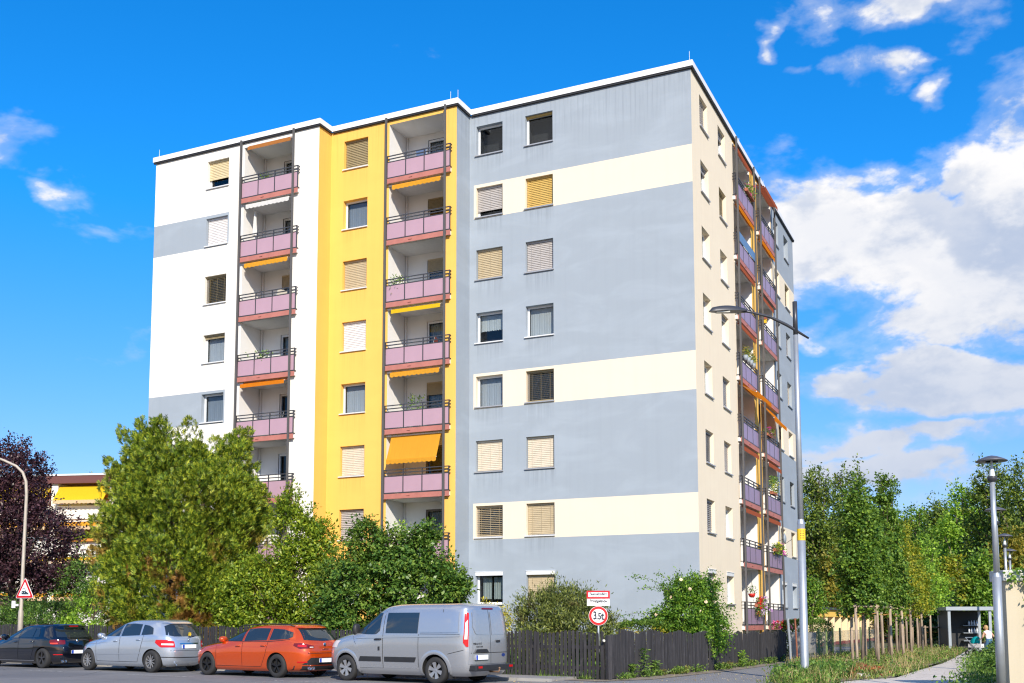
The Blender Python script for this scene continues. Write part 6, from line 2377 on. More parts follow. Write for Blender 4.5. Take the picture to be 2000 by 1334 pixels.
van.rear_patch('door_handle', [(-0.22, 1.02), (-0.40, 1.02)], [(-0.22, 1.07), (-0.40, 1.07)], BLACKP, 0.035, n=4, m=2)
van.rear_text('TRANSIT', 0.55, 0.985, 0.075, BLACKP, sx=1.25)
van.rear_text('CUSTOM', 0.48, 0.915, 0.06, BLACKP, sx=1.1)
van.badge(-0.55, 0.70, 0.042, plain('badge blue', (0.02, 0.04, 0.16), 0.25), 'oval')
b_ = MB()
b_.box(-2.60, -2.36, -0.80, 0.80, 0.33, 0.475)
sb = add_bevel(b_.build('rear_bumper', BLACKP, van.e), 0.02)
for y in (0.62, -0.72):
    MB().box(-2.606, -2.601, y - 0.08, y + 0.08, 0.40, 0.45).build('reflector', TAILR, sb)
b_ = MB()
b_.tube([(-2.45, 0, 0.30), (-2.72, 0, 0.30), (-2.74, 0, 0.36)], 0.022, 8)
b_.lathe([(0.0, -0.03), (0.028, -0.015), (0.028, 0.015), (0.0, 0.03)], 10, (-2.74, 0, 0.39))
b_.build('tow_bar', plain('rusty steel', (0.22, 0.13, 0.08), 0.7, 0.3), van.e, True)
for x in (wb / 2 - 0.42, -wb / 2 - 0.42):
    MB().box(x - 0.012, x + 0.012, 0.72, 0.94, 0.14, 0.36).build('mud_flap', BLACKP, van.e)
van.front_patch('grille', [(-0.6, 0.62), (0.6, 0.62)], [(-0.55, 0.86), (0.55, 0.86)], BLACKP)
for y0, y1 in ((0.5, 0.88), (-0.88, -0.5)):
    van.front_patch('headlamp', [(y0, 0.86), (y1, 0.86)], [(y0, 1.04), (y1, 1.04)], TAILW)
MB().box(-2.1, 1.3, -0.75, 0.75, 0.19, 0.30).build('underbody', WELL, van.e)

# ---- orange estate ---------------------------------------------------------
ORG = carpaint('orange red metallic paint', (0.64, 0.075, 0.003), 0.4, 0.22)
wb = 2.81
car = Car('estate_car', 'orange-red estate car with black wheels and roof rails between silver car and van', car_pos(5.47, wb, 0.80), HEAD,
          [(0.17, 2.05, -2.18, 0.80), (0.25, 2.20, -2.32, 0.87), (0.42, 2.28, -2.40, 0.895), (0.58, 2.28, -2.42, 0.905), (0.70, 2.20, -2.41, 0.908), (0.80, 2.02, -2.385, 0.90), (0.88, 1.66, -2.37, 0.888), (0.94, 1.28, -2.345, 0.875),
           (0.99, 1.10, -2.31, 0.862), (1.12, 0.76, -2.215, 0.80), (1.28, 0.34, -2.06, 0.715), (1.38, 0.02, -1.93, 0.65), (1.425, -0.28, -1.83, 0.58), (1.45, -0.65, -1.62, 0.43), (1.457, -0.95, -1.35, 0.24)],
          3.6, 5.0, (wb / 2, -wb / 2), 0.325, ORG)
car.wheels('five', ALLOYD, 0.885)
d1_ = car.side_patch('door', [(0.98, 0.30), (-0.06, 0.30)], [(1.00, 0.965), (-0.06, 0.965)], ORG, 0.004)
d2_ = car.side_patch('door', [(-0.09, 0.30), (-0.82, 0.30), (-0.98, 0.62)], [(-0.09, 0.965), (-0.7, 0.98), (-1.06, 0.98)], ORG, 0.004)
car.handle(d1_[0], 0.10, 0.85, ORG)
car.handle(d2_[0], -0.90, 0.87, ORG)
car.seam([[(1.0, 0.30), (1.02, 0.97)], [(-0.075, 0.28), (-0.075, 1.34)], [(-0.83, 0.30), (-0.99, 0.62), (-1.07, 0.99), (-1.05, 1.33)], [(1.0, 0.29), (-0.83, 0.29)]], 0.010)
car.side_patch('side_window', [(1.02, 0.998), (-0.04, 0.995)], [(0.90, 1.03), (0.46, 1.20), (0.16, 1.285), (-0.04, 1.318)], CGLASS)
car.side_patch('side_window', [(-0.12, 0.995), (-1.00, 1.015)], [(-0.12, 1.328), (-0.55, 1.35), (-1.00, 1.345)], CGLASS)
car.side_patch('side_window', [(-1.10, 1.02), (-1.78, 1.06), (-1.90, 1.12)], [(-1.10, 1.340), (-1.55, 1.315), (-1.86, 1.235)], CGLASS)
car.seam([[(1.05, 0.985), (-1.1, 0.985), (-1.85, 1.045)]], 0.016, BLACKP, 0.008, name='belt_trim')
car.rear_patch('rear_window', [(0.64, 1.03), (0.0, 1.0), (-0.64, 1.03)], [(0.56, 1.345), (0, 1.355), (-0.56, 1.345)], CGLASS)
car.front_patch('windscreen', [(-0.62, 1.0), (0.62, 1.0)], [(-0.5, 1.35), (0.5, 1.35)], CGLASS)
car.rear_patch('spoiler', [(0.60, 1.355), (-0.60, 1.355)], [(0.56, 1.40), (-0.56, 1.40)], ORG, 0.07, n=12, m=3)
for sd in (1, -1):
    tl = car.corner_patch('tail_lamp', [(0.40, 0.885), (0.55, 0.80), (0.90, 0.815)], [(0.40, 0.945), (0.62, 0.95), (0.90, 0.875)], TAILD, 0.012, sd)
    car.corner_patch('lamp_glow', [(0.50, 0.855), (0.72, 0.835)], [(0.50, 0.905), (0.72, 0.905)], TAILR, 0.017, sd, tl, 8, 3)
    car.corner_patch('reversing_lamp', [(0.80, 0.825), (0.885, 0.828)], [(0.80, 0.85), (0.885, 0.85)], TAILW, 0.017, sd, tl, 6, 3)
    b_ = MB()
    b_.tube([(0.30, sd * 0.60, 1.385), (0.15, sd * 0.615, 1.425), (-0.8, sd * 0.60, 1.47), (-1.6, sd * 0.585, 1.445), (-1.78, sd * 0.58, 1.40)], 0.017, 8)
    b_.build('roof_rail', BLACKP, car.e, True)
car.rear_patch('tailgate_crease', [(0.62, 0.665), (-0.62, 0.665)], [(0.62, 0.68), (-0.62, 0.68)], SEAM, 0.004, n=12, m=1)
car.rear_patch('bumper_insert', [(0.72, 0.36), (-0.72, 0.36)], [(0.55, 0.55), (-0.55, 0.55)], BLACKP, 0.012)
car.rear_patch('diffuser', [(0.78, 0.21), (-0.78, 0.21)], [(0.80, 0.33), (-0.80, 0.33)], BLACKP, 0.010)
car.corner_patch('bumper_reflector', [(0.50, 0.42), (0.74, 0.42)], [(0.50, 0.45), (0.74, 0.45)], TAILR, 0.014, 1, None, 8, 2)
for sd in (1, -1):
    for dy in (0.0, 0.13):
        MB().lathe([(0.045, -0.06), (0.052, 0.0), (0.04, 0.02)], 16, (-2.40, sd * (0.50 + dy), 0.27), 'x').build('exhaust_pipe', CHROME, car.e, True)
car.plate(0.0, 0.475)
car.rear_text('LEON', 0.0, 0.775, 0.062, CHROME, sx=1.5)
car.badge(0.0, 0.90, 0.055, CHROME, 'disc')
car.mirror(0.86, 1.00, ORG)
b_ = MB()
b_.tube([(-2.27, 0.0, 1.06), (-2.22, 0.35, 1.09)], 0.012, 6)
b_.build('wiper', BLACKP, car.e)
MB().box(-1.9, 1.7, -0.65, 0.65, 0.16, 0.26).build('underbody', WELL, car.e)

# ---- silver hatch ----------------------------------------------------------
SIL = carpaint('pale silver paint', (0.50, 0.55, 0.62), 0.65, 0.22)
wb = 3.06
car = Car('hatchback_car', 'pale silver tall hatchback with silver multi-spoke wheels between black and orange cars', car_pos(10.79, wb, 0.80), HEAD,
          [(0.17, 2.15, -2.02, 0.80), (0.25, 2.28, -2.16, 0.86), (0.42, 2.36, -2.24, 0.89), (0.60, 2.34, -2.25, 0.90), (0.75, 2.26, -2.24, 0.90), (0.86, 2.10, -2.22, 0.892), (0.95, 1.78, -2.20, 0.882), (1.02, 1.42, -2.175, 0.872),
           (1.08, 1.22, -2.14, 0.86), (1.22, 0.90, -2.05, 0.805), (1.40, 0.46, -1.90, 0.73), (1.51, 0.12, -1.78, 0.665), (1.565, -0.20, -1.66, 0.59), (1.592, -0.55, -1.45, 0.44), (1.60, -0.85, -1.2, 0.25)],
          3.4, 4.2, (wb / 2, -wb / 2), 0.335, SIL)
car.wheels('ten', ALLOY, 0.88)
d1_ = car.side_patch('door', [(1.05, 0.32), (-0.06, 0.32)], [(1.10, 1.02), (-0.06, 1.06)], SIL, 0.004)
d2_ = car.side_patch('door', [(-0.09, 0.32), (-0.92, 0.32), (-1.05, 0.66)], [(-0.09, 1.06), (-0.8, 1.09), (-1.16, 1.09)], SIL, 0.004)
car.handle(d1_[0], 0.12, 0.93, SIL)
car.handle(d2_[0], -0.96, 0.98, SIL)
car.seam([[(1.07, 0.32), (1.13, 1.04)], [(-0.075, 0.30), (-0.075, 1.46)], [(-0.93, 0.32), (-1.06, 0.66), (-1.17, 1.09), (-1.12, 1.42)], [(1.06, 0.31), (-0.93, 0.31)]], 0.010)
car.side_patch('shoulder_line', [(1.9, 0.80), (0.5, 0.885), (-1.9, 0.955)], [(1.9, 0.815), (0.5, 0.90), (-1.9, 0.97)], plain('crease shade', (0.30, 0.33, 0.38), 0.35, 0.5), 0.003, n=24, m=1)
car.side_patch('sill_strip', [(1.05, 0.50), (-1.1, 0.56)], [(1.05, 0.53), (-1.1, 0.59)], SIL, 0.012, n=20, m=2)
car.side_patch('side_window', [(1.06, 1.075), (-0.03, 1.09)], [(0.95, 1.12), (0.55, 1.30), (0.22, 1.405), (-0.03, 1.45)], CGLASS)
car.side_patch('side_window', [(-0.12, 1.09), (-0.98, 1.12)], [(-0.12, 1.46), (-0.55, 1.475), (-0.95, 1.45)], CGLASS)
car.side_patch('side_window', [(-1.06, 1.125), (-1.55, 1.15)], [(-1.04, 1.44), (-1.30, 1.41), (-1.48, 1.34)], CGLASS)
car.rear_patch('rear_window', [(0.66, 1.13), (0.45, 1.085), (-0.45, 1.085), (-0.66, 1.13)], [(0.58, 1.40), (0.4, 1.46), (-0.4, 1.46), (-0.58, 1.40)], CGLASS)
car.rear_patch('rear_lip', [(0.60, 1.475), (-0.60, 1.475)], [(0.57, 1.50), (-0.57, 1.50)], SIL, 0.05, n=12, m=2)
car.front_patch('windscreen', [(-0.62, 1.08), (0.62, 1.08)], [(-0.52, 1.47), (0.52, 1.47)], CGLASS)
for sd in (1, -1):
    tl = car.corner_patch('tail_lamp', [(0.36, 0.90), (0.48, 0.76), (0.82, 0.76)], [(0.36, 0.985), (0.6, 0.985), (0.80, 0.94)], TAILR, 0.012, sd)
    car.corner_patch('clear_lens', [(0.50, 0.83), (0.78, 0.82)], [(0.50, 0.88), (0.78, 0.875)], TAILW, 0.018, sd, tl, 8, 3)
    car.corner_patch('bumper_trim', [(0.50, 0.455), (1.0, 0.44)], [(0.50, 0.48), (1.0, 0.465)], BLACKP, 0.008, sd, None, 12, 1)
car.rear_patch('chrome_grip', [(0.34, 0.86), (-0.34, 0.86)], [(0.34, 0.89), (-0.34, 0.89)], CHROME, 0.025, n=10, m=2)
car.plate(0.0, 0.78, 0.52, 0.115, 0.01)
car.rear_patch('tailgate_gap', [(0.62, 0.655), (-0.62, 0.655)], [(0.62, 0.665), (-0.62, 0.665)], SEAM, 0.004, n=12, m=1)
car.badge(0.0, 0.965, 0.042, CHROME, 'star')
b_ = MB()
b_.tube([(-2.20, 0.0, 1.07), (-2.15, -0.3, 1.10)], 0.012, 6)
b_.build('wiper', BLACKP, car.e)
MB().lathe([(0.035, -0.05), (0.04, 0.0), (0.03, 0.02)], 14, (-2.20, 0.46, 0.25), 'x').build('exhaust_pipe', CHROME, car.e, True)
car.mirror(0.92, 1.07, SIL)
tg = MB()
for k in range(8):
    a = k * math.pi / 4
    tg.poly([(0, 0, 0), (-0.01, 0.05 * math.cos(a - 0.3), 0.05 * math.sin(a - 0.3)), (-0.012, 0.075 * math.cos(a), 0.075 * math.sin(a)), (-0.01, 0.05 * math.cos(a + 0.3), 0.05 * math.sin(a + 0.3))])
xs_ = car.rear_x(-0.2, 1.14) - 0.02
tg.build('flower_sticker', plain('sticker yellow', (0.80, 0.55, 0.02), 0.5), car.e, loc=(xs_, -0.1, 1.15))
MB().box(-1.9, 1.7, -0.65, 0.65, 0.16, 0.26).build('underbody', WELL, car.e)

# ---- black hatch -----------------------------------------------------------
BLK = carpaint('black paint', (0.004, 0.005, 0.010), 0.0, 0.06, (0.03, 0.03, 0.032))
wb = 2.80
car = Car('hatchback_car', 'shiny black hatchback with dark wheels parked ahead of the pale silver car', car_pos(16.3, wb, 0.80), HEAD,
          [(0.15, 2.10, -1.90, 0.80), (0.23, 2.22, -2.04, 0.87), (0.40, 2.29, -2.10, 0.895), (0.56, 2.28, -2.115, 0.905), (0.70, 2.20, -2.11, 0.905), (0.80, 2.04, -2.095, 0.898), (0.88, 1.70, -2.075, 0.888), (0.94, 1.32, -2.05, 0.878),
           (0.99, 1.12, -2.01, 0.862), (1.12, 0.80, -1.90, 0.80), (1.28, 0.38, -1.75, 0.72), (1.38, 0.05, -1.66, 0.655), (1.425, -0.25, -1.58, 0.58), (1.448, -0.6, -1.4, 0.43), (1.455, -0.85, -1.15, 0.24)],
          3.6, 4.6, (wb / 2, -wb / 2), 0.33, BLK)
car.wheels('five', ALLOYG, 0.885)
d1_ = car.side_patch('door', [(0.98, 0.28), (-0.10, 0.28)], [(1.02, 0.96), (-0.10, 0.97)], BLK, 0.004)
d2_ = car.side_patch('door', [(-0.13, 0.28), (-0.80, 0.28), (-0.95, 0.60)], [(-0.13, 0.97), (-0.7, 0.98), (-1.02, 0.98)], BLK, 0.004)
car.handle(d1_[0], 0.06, 0.85, BLK)
car.handle(d2_[0], -0.86, 0.87, BLK)
car.seam([[(1.0, 0.28), (1.04, 0.97)], [(-0.115, 0.28), (-0.115, 1.34)]], 0.008)
car.side_patch('side_window', [(1.02, 0.995), (-0.06, 0.995)], [(0.92, 1.03), (0.50, 1.20), (0.18, 1.29), (-0.06, 1.322)], CGLASS)
car.side_patch('side_window', [(-0.15, 0.995), (-0.84, 1.01)], [(-0.15, 1.332), (-0.5, 1.345), (-0.84, 1.33)], CGLASS)
car.side_patch('side_window', [(-0.90, 1.01), (-1.18, 1.03)], [(-0.90, 1.325), (-1.05, 1.29), (-1.15, 1.18)], CGLASS)
car.side_patch('sill_strip', [(1.0, 0.235), (-1.0, 0.235)], [(1.0, 0.26), (-1.0, 0.26)], CHROME, 0.010, n=20, m=1)
car.rear_patch('rear_window', [(0.64, 1.03), (0, 1.0), (-0.64, 1.03)], [(0.56, 1.33), (0, 1.345), (-0.56, 1.33)], CGLASS)
car.rear_patch('spoiler', [(0.62, 1.345), (-0.62, 1.345)], [(0.58, 1.40), (-0.58, 1.40)], BLK, 0.16, n=12, m=3)
car.rear_patch('brake_lamp', [(0.17, 1.372), (-0.17, 1.372)], [(0.17, 1.395), (-0.17, 1.395)], TAILR, 0.166, n=6, m=1)
car.front_patch('windscreen', [(-0.62, 1.0), (0.62, 1.0)], [(-0.5, 1.35), (0.5, 1.35)], CGLASS)
for sd in (1, -1):
    tl = car.corner_patch('tail_lamp', [(0.42, 0.84), (0.52, 0.775), (0.86, 0.79)], [(0.42, 0.93), (0.6, 0.945), (0.86, 0.92)], TAILD, 0.012, sd)
    car.corner_patch('lamp_glow', [(0.46, 0.80), (0.66, 0.80)], [(0.46, 0.84), (0.66, 0.84)], plain('lit red lamp', (0.85, 0.06, 0.03), 0.2), 0.017, sd, tl, 8, 2)
    car.corner_patch('bumper_reflector', [(0.55, 0.44), (0.80, 0.44)], [(0.55, 0.465), (0.80, 0.465)], TAILR, 0.014, sd, None, 8, 1)
    for dy in (0.0, 0.12):
        MB().lathe([(0.045, -0.06), (0.05, 0.0), (0.035, 0.02)], 16, (-2.12, sd * (0.48 + dy), 0.24), 'x').build('exhaust_pipe', CHROME, car.e, True)
car.plate(0.0, 0.54)
car.badge(0.0, 0.90, 0.055, CHROME, 'disc')
car.mirror(0.88, 1.00, BLK)
b_ = MB()
b_.tube([(-1.35, 0, 1.44), (-1.47, 0, 1.49)], [0.02, 0.008], 6)
b_.build('antenna', BLACKP, car.e)
MB().box(-1.7, 1.6, -0.65, 0.65, 0.14, 0.24).build('underbody', WELL, car.e)

# ---- the tail of one more car at the very edge -------------------------------
WHT = carpaint('white car paint', (0.72, 0.72, 0.73), 0.0, 0.3)
wb = 2.6
car = Car('parked_car', 'white car at the head of the row, only its tail in view', car_pos(21.75, wb, 0.80), HEAD,
          [(0.17, 2.0, -1.85, 0.80), (0.25, 2.1, -1.98, 0.86), (0.42, 2.15, -2.05, 0.88), (0.60, 2.12, -2.06, 0.89), (0.80, 1.95, -2.04, 0.88), (0.92, 1.4, -2.0, 0.865), (0.99, 1.05, -1.97, 0.85), (1.15, 0.7, -1.85, 0.78), (1.32, 0.25, -1.68, 0.69), (1.43, -0.2, -1.5, 0.57), (1.46, -0.7, -1.2, 0.3)],
          3.6, 4.6, (wb / 2, -wb / 2), 0.31, WHT)
car.wheels('ten', ALLOY, 0.87)
car.side_patch('side_window', [(0.95, 1.0), (-0.05, 1.0)], [(0.80, 1.06), (0.3, 1.26), (-0.05, 1.31)], CGLASS)
car.side_patch('side_window', [(-0.14, 1.0), (-1.15, 1.03)], [(-0.14, 1.32), (-0.6, 1.33), (-1.1, 1.25)], CGLASS)
car.rear_patch('rear_window', [(0.6, 1.02), (-0.6, 1.02)], [(0.52, 1.32), (-0.52, 1.32)], CGLASS)
for sd in (1, -1):
    car.corner_patch('tail_lamp', [(0.40, 0.78), (0.80, 0.78)], [(0.40, 0.95), (0.80, 0.95)], TAILR, 0.012, sd)
car.plate(0.0, 0.6)
# ---------------------------------------------------------------- people
SKIN = plain('skin', (0.58, 0.33, 0.22), 0.55, 0.0, 0.04)
HAIRB = plain('blond hair', (0.42, 0.26, 0.11), 0.6, 0.0, 0.2, 20.0)
HAIRG = plain('grey hair', (0.25, 0.22, 0.19), 0.6, 0.0, 0.2, 20.0)
TOPW = plain('white cotton top', (0.80, 0.80, 0.80), 0.8)
JEAN = plain('blue jeans', (0.05, 0.14, 0.26), 0.8)
NAVY = plain('navy shirt', (0.035, 0.045, 0.09), 0.8)


def person(name, label, loc, rot, J, edges, zones, hair, group=None):
    """J: joint -> (x, y, z, radius); +y is where the person faces; zones(name_a, name_b) colours by joint chain"""
    e = tag(empty(name, loc, rot), label, 'person', group)
    names = list(J)
    me = bpy.data.meshes.new('body')
    me.from_pydata([J[k][:3] for k in names], [(names.index(a), names.index(b)) for a, b in edges], [])
    o = put('body', me)
    md = o.modifiers.new('skin', 'SKIN')
    md.use_smooth_shade = True
    sv = me.skin_vertices[0].data
    for i, k in enumerate(names):
        sv[i].radius = (J[k][3], J[k][4] if len(J[k]) > 4 else J[k][3])
        sv[i].use_root = (k == 'pelvis')
    o.modifiers.new('sub', 'SUBSURF').levels = 1
    o.modifiers['sub'].render_levels = 1
    dg = bpy.context.evaluated_depsgraph_get()
    m2 = bpy.data.meshes.new_from_object(o.evaluated_get(dg))
    bpy.data.objects.remove(o)
    m2.materials.clear()
    mats = [SKIN] + zones['mats']
    for m in mats:
        m2.materials.append(m)
    segs = [(np.array(J[a][:3]), np.array(J[b][:3]), zones['f'](a, b)) for a, b in edges]
    n = len(m2.polygons)
    c = np.empty(n * 3)
    m2.polygons.foreach_get('center', c)
    c = c.reshape(-1, 3)
    best, bi = np.full(n, 1e9), np.zeros(n, dtype=np.int32)
    for a, b, zi in segs:
        d = b - a
        t = np.clip((c - a) @ d / max(1e-9, d @ d), 0, 1)
        q = np.linalg.norm(c - a - t[:, None] * d, axis=1)
        near = q < best
        best[near], bi[near] = q[near], zi
    m2.polygons.foreach_set('material_index', bi)
    m2.polygons.foreach_set('use_smooth', np.ones(n, dtype=bool))
    put('body', m2, e)
    hx, hy, hz = J['head'][:3]
    b = MB()
    rows = []
    for i in range(9):
        ph = -0.9 + (math.pi / 2 + 0.9) * i / 8
        rows.append([(hx + 0.098 * math.cos(ph) * math.cos(t), hy - 0.012 + 0.112 * math.cos(ph) * math.sin(t) * (1.0 if math.sin(t) < 0.1 else 0.55 + 0.35 * (ph > 0.5)), hz + 0.015 + 0.125 * math.sin(ph)) for t in np.linspace(0, 2 * math.pi, 21)])
    b.grid(rows)
    b.build('hair', hair, e, True)
    f = MB()
    for sx in (-1, 1):
        f.lathe([(0.0, -0.012), (0.012, 0.0), (0.0, 0.012)], 8, (hx + sx * 0.032, hy + 0.092, hz + 0.005))
    f.build('eyes', plain('eye dark', (0.03, 0.025, 0.02), 0.3), e, True)
    f = MB()
    f.tube([(hx, hy + 0.085, hz + 0.01), (hx, hy + 0.115, hz - 0.025), (hx, hy + 0.09, hz - 0.035)], [0.009, 0.014, 0.01], 8)
    for sx in (-1, 1):
        f.tube([(hx + sx * 0.088, hy, hz + 0.02), (hx + sx * 0.102, hy - 0.005, hz), (hx + sx * 0.09, hy, hz - 0.025)], [0.01, 0.018, 0.008], 8)
    f.build('nose_and_ears', SKIN, e, True)
    f = MB()
    f.tube([(hx - 0.022, hy + 0.088, hz - 0.055), (hx, hy + 0.095, hz - 0.058), (hx + 0.022, hy + 0.088, hz - 0.055)], [0.003, 0.006, 0.003], 6)
    f.build('mouth', plain('lips', (0.45, 0.16, 0.13), 0.5), e, True)
    return e


def hand(J, E, wrist, side, d, spread=0.016):
    """palm, four fingers of unequal length and a thumb from the side of the palm; d = direction of the hand"""
    w = Vector(J[wrist][:3])
    d = Vector(d).normalized()
    s_ = d.cross(Vector((0, 1, 0.2))).normalized()
    palm = w + d * 0.07
    pn = wrist + '_palm'
    J[pn] = (*palm, 0.030, 0.018)
    E.append((wrist, pn))
    for i, l in enumerate((0.070, 0.080, 0.074, 0.058)):
        base = palm + d * 0.022 + s_ * (i - 1.5) * spread * 1.25
        k1 = base + d * l * 0.55 + Vector((0, 0.010, -0.004))
        k2 = k1 + d * l * 0.45 + Vector((0, 0.022, 0.0))
        for nm_, q, r in ((f'{wrist}_f{i}a', base, 0.0095), (f'{wrist}_f{i}b', k1, 0.0085), (f'{wrist}_f{i}c', k2, 0.007)):
            J[nm_] = (*q, r)
        E += [(pn, f'{wrist}_f{i}a'), (f'{wrist}_f{i}a', f'{wrist}_f{i}b'), (f'{wrist}_f{i}b', f'{wrist}_f{i}c')]
    t0 = w + d * 0.035 + s_ * -0.03 * side
    t1 = t0 + d * 0.035 + s_ * -0.018 * side + Vector((0, 0.012, 0))
    J[wrist + '_t0'] = (*t0, 0.011)
    J[wrist + '_t1'] = (*t1, 0.0085)
    E += [(wrist, wrist + '_t0'), (wrist + '_t0', wrist + '_t1')]


# woman in a white top stooping a little behind the pushchair, seen from behind
J = {'pelvis': (0, 0, 0.70, 0.145, 0.11), 'waist': (0, 0.02, 0.80, 0.125, 0.09), 'chest': (0, 0.10, 0.97, 0.145, 0.10), 'neck0': (0, 0.16, 1.09, 0.06), 'neck': (0, 0.19, 1.13, 0.046), 'head': (0, 0.235, 1.225, 0.085, 0.10),
     'lsho': (-0.155, 0.12, 1.04, 0.052), 'lelb': (-0.23, 0.12, 0.82, 0.04), 'lwri': (-0.19, 0.32, 0.74, 0.026),
     'rsho': (0.155, 0.12, 1.04, 0.052), 'relb': (0.29, 0.10, 0.86, 0.04), 'rwri': (0.24, 0.30, 0.76, 0.026),
     'lhip': (-0.085, 0.0, 0.66, 0.088), 'lkne': (-0.10, 0.11, 0.37, 0.062), 'lank': (-0.10, -0.02, 0.07, 0.042), 'ltoe': (-0.11, 0.14, 0.035, 0.035),
     'rhip': (0.085, 0.0, 0.66, 0.088), 'rkne': (0.10, 0.11, 0.37, 0.062), 'rank': (0.11, -0.04, 0.07, 0.042), 'rtoe': (0.12, 0.12, 0.035, 0.035)}
E_ = [('pelvis', 'waist'), ('waist', 'chest'), ('chest', 'neck0'), ('neck0', 'neck'), ('neck', 'head'), ('chest', 'lsho'), ('lsho', 'lelb'), ('lelb', 'lwri'), ('chest', 'rsho'), ('rsho', 'relb'), ('relb', 'rwri'),
      ('pelvis', 'lhip'), ('lhip', 'lkne'), ('lkne', 'lank'), ('lank', 'ltoe'), ('pelvis', 'rhip'), ('rhip', 'rkne'), ('rkne', 'rank'), ('rank', 'rtoe')]
hand(J, E_, 'lwri', -1, (0.02, 0.5, -0.15))
hand(J, E_, 'rwri', 1, (-0.02, 0.5, -0.15))


def zoneW(a, b):
    if b in ('waist', 'chest', 'neck0', 'lsho', 'rsho'):
        return 1
    if a in ('pelvis', 'lhip', 'rhip', 'lkne', 'rkne'):
        return 2
    return 0


person('person', 'blond person in a white top and jeans seen from behind beside the pushchair', (21.85, 48.3, 0.028), 0.15, J, E_, {'mats': [TOPW, JEAN], 'f': zoneW}, HAIRB)

# somebody sitting on the yellow bay's second balcony from the top
J2 = {'pelvis': (0, 0, 0.55, 0.16, 0.13), 'waist': (0, -0.02, 0.68, 0.14, 0.11), 'chest': (0, 0.0, 0.90, 0.165, 0.115), 'neck0': (0, 0.02, 1.04, 0.065), 'neck': (0, 0.03, 1.09, 0.052), 'head': (0, 0.055, 1.19, 0.088, 0.104),
      'lsho': (-0.18, 0.0, 0.98, 0.058), 'lelb': (-0.24, 0.10, 0.74, 0.044), 'lwri': (-0.17, 0.30, 0.66, 0.03), 'rsho': (0.18, 0.0, 0.98, 0.058), 'relb': (0.24, 0.10, 0.74, 0.044), 'rwri': (0.17, 0.30, 0.66, 0.03),
      'lhip': (-0.09, 0.05, 0.52, 0.095), 'lkne': (-0.11, 0.44, 0.52, 0.068), 'lank': (-0.11, 0.42, 0.09, 0.045), 'ltoe': (-0.12, 0.58, 0.04, 0.037), 'rhip': (0.09, 0.05, 0.52, 0.095), 'rkne': (0.11, 0.44, 0.52, 0.068), 'rank': (0.11, 0.42, 0.09, 0.045), 'rtoe': (0.12, 0.58, 0.04, 0.037)}
E2 = [(a, b) for a, b in E_ if '_' not in a and '_' not in b]
hand(J2, E2, 'lwri', -1, (0.05, 0.4, -0.1))
hand(J2, E2, 'rwri', 1, (-0.05, 0.4, -0.1))


def bw(x, y, z):
    """point in the block's own frame -> world"""
    c, s_ = math.cos(-YAW), math.sin(-YAW)
    return (BX + c * x - s_ * y, BY + s_ * x + c * y, z)


FB1 = FLOOR0 - PITCH
person('person', 'person in a dark shirt sitting on the second-highest balcony of the yellow bay', bw(-11.75, -0.05, FB1), math.pi - YAW - 0.5, J2, E2, {'mats': [NAVY, JEAN], 'f': zoneW}, HAIRG)
ch = tag(empty('garden_chair', bw(-11.75, -0.05, FB1), math.pi - YAW - 0.5), 'plastic chair under the person on the yellow bay balcony', 'chair')
CHW = plain('white plastic', (0.66, 0.66, 0.64), 0.45)
MB().box(-0.24, 0.24, -0.2, 0.26, 0.38, 0.415).build('seat', CHW, ch)
MB().box(-0.23, 0.23, -0.235, -0.205, 0.416, 0.92).build('backrest', CHW, ch)
for x in (-0.21, 0.18):
    for y in (-0.19, 0.21):
        MB().box(x, x + 0.03, y, y + 0.03, 0.0, 0.379).build('leg', CHW, ch)

# ---------------------------------------------------------------- pushchair
pc = tag(empty('pushchair', (21.5, 48.75, 0.028), 0.5), 'pushchair with a teal hood and white basket next to the blond person', 'pushchair')
TEAL = cloth('teal hood cloth', (0.01, 0.33, 0.36), 0.15)
rows = []
for i in range(8):
    a = RAD(-10 + 120 * i / 7)
    rows.append([(0.22 * math.cos(t) * (0.94 if i in (0, 7) else 1), 0.02 + 0.30 * math.sin(t) * math.cos(a), 0.52 + 0.33 * math.sin(t) * max(0.15, math.sin(a))) for t in np.linspace(0.0, math.pi, 13)])
b = MB()
b.grid(rows)
b.build('hood', TEAL, pc, True)
MB().box(-0.21, 0.21, -0.36, 0.30, 0.36, 0.52).build('basket', plain('white basket cloth', (0.70, 0.68, 0.68), 0.8), pc)
b = MB()
for x in (-0.23, 0.23):
    b.tube([(x, 0.42, 0.80), (x, 0.1, 0.5), (x, -0.36, 0.12)], 0.013, 6)
    b.tube([(x, -0.2, 0.55), (x, 0.34, 0.12)], 0.013, 6)
b.tube([(-0.23, 0.42, 0.80), (0.23, 0.42, 0.80)], 0.016, 6)
b.build('frame', GALV, pc)
wm = MB()
wm.lathe([(0.05, -0.018), (0.11, -0.02), (0.125, 0.0), (0.11, 0.02), (0.05, 0.018)], 18, axis='x')
wm = wm.mesh('wheel', TYRE, True)
for x in (-0.24, 0.24):
    for y in (-0.36, 0.34):
        put('wheel', wm, pc, (x, y, 0.125))

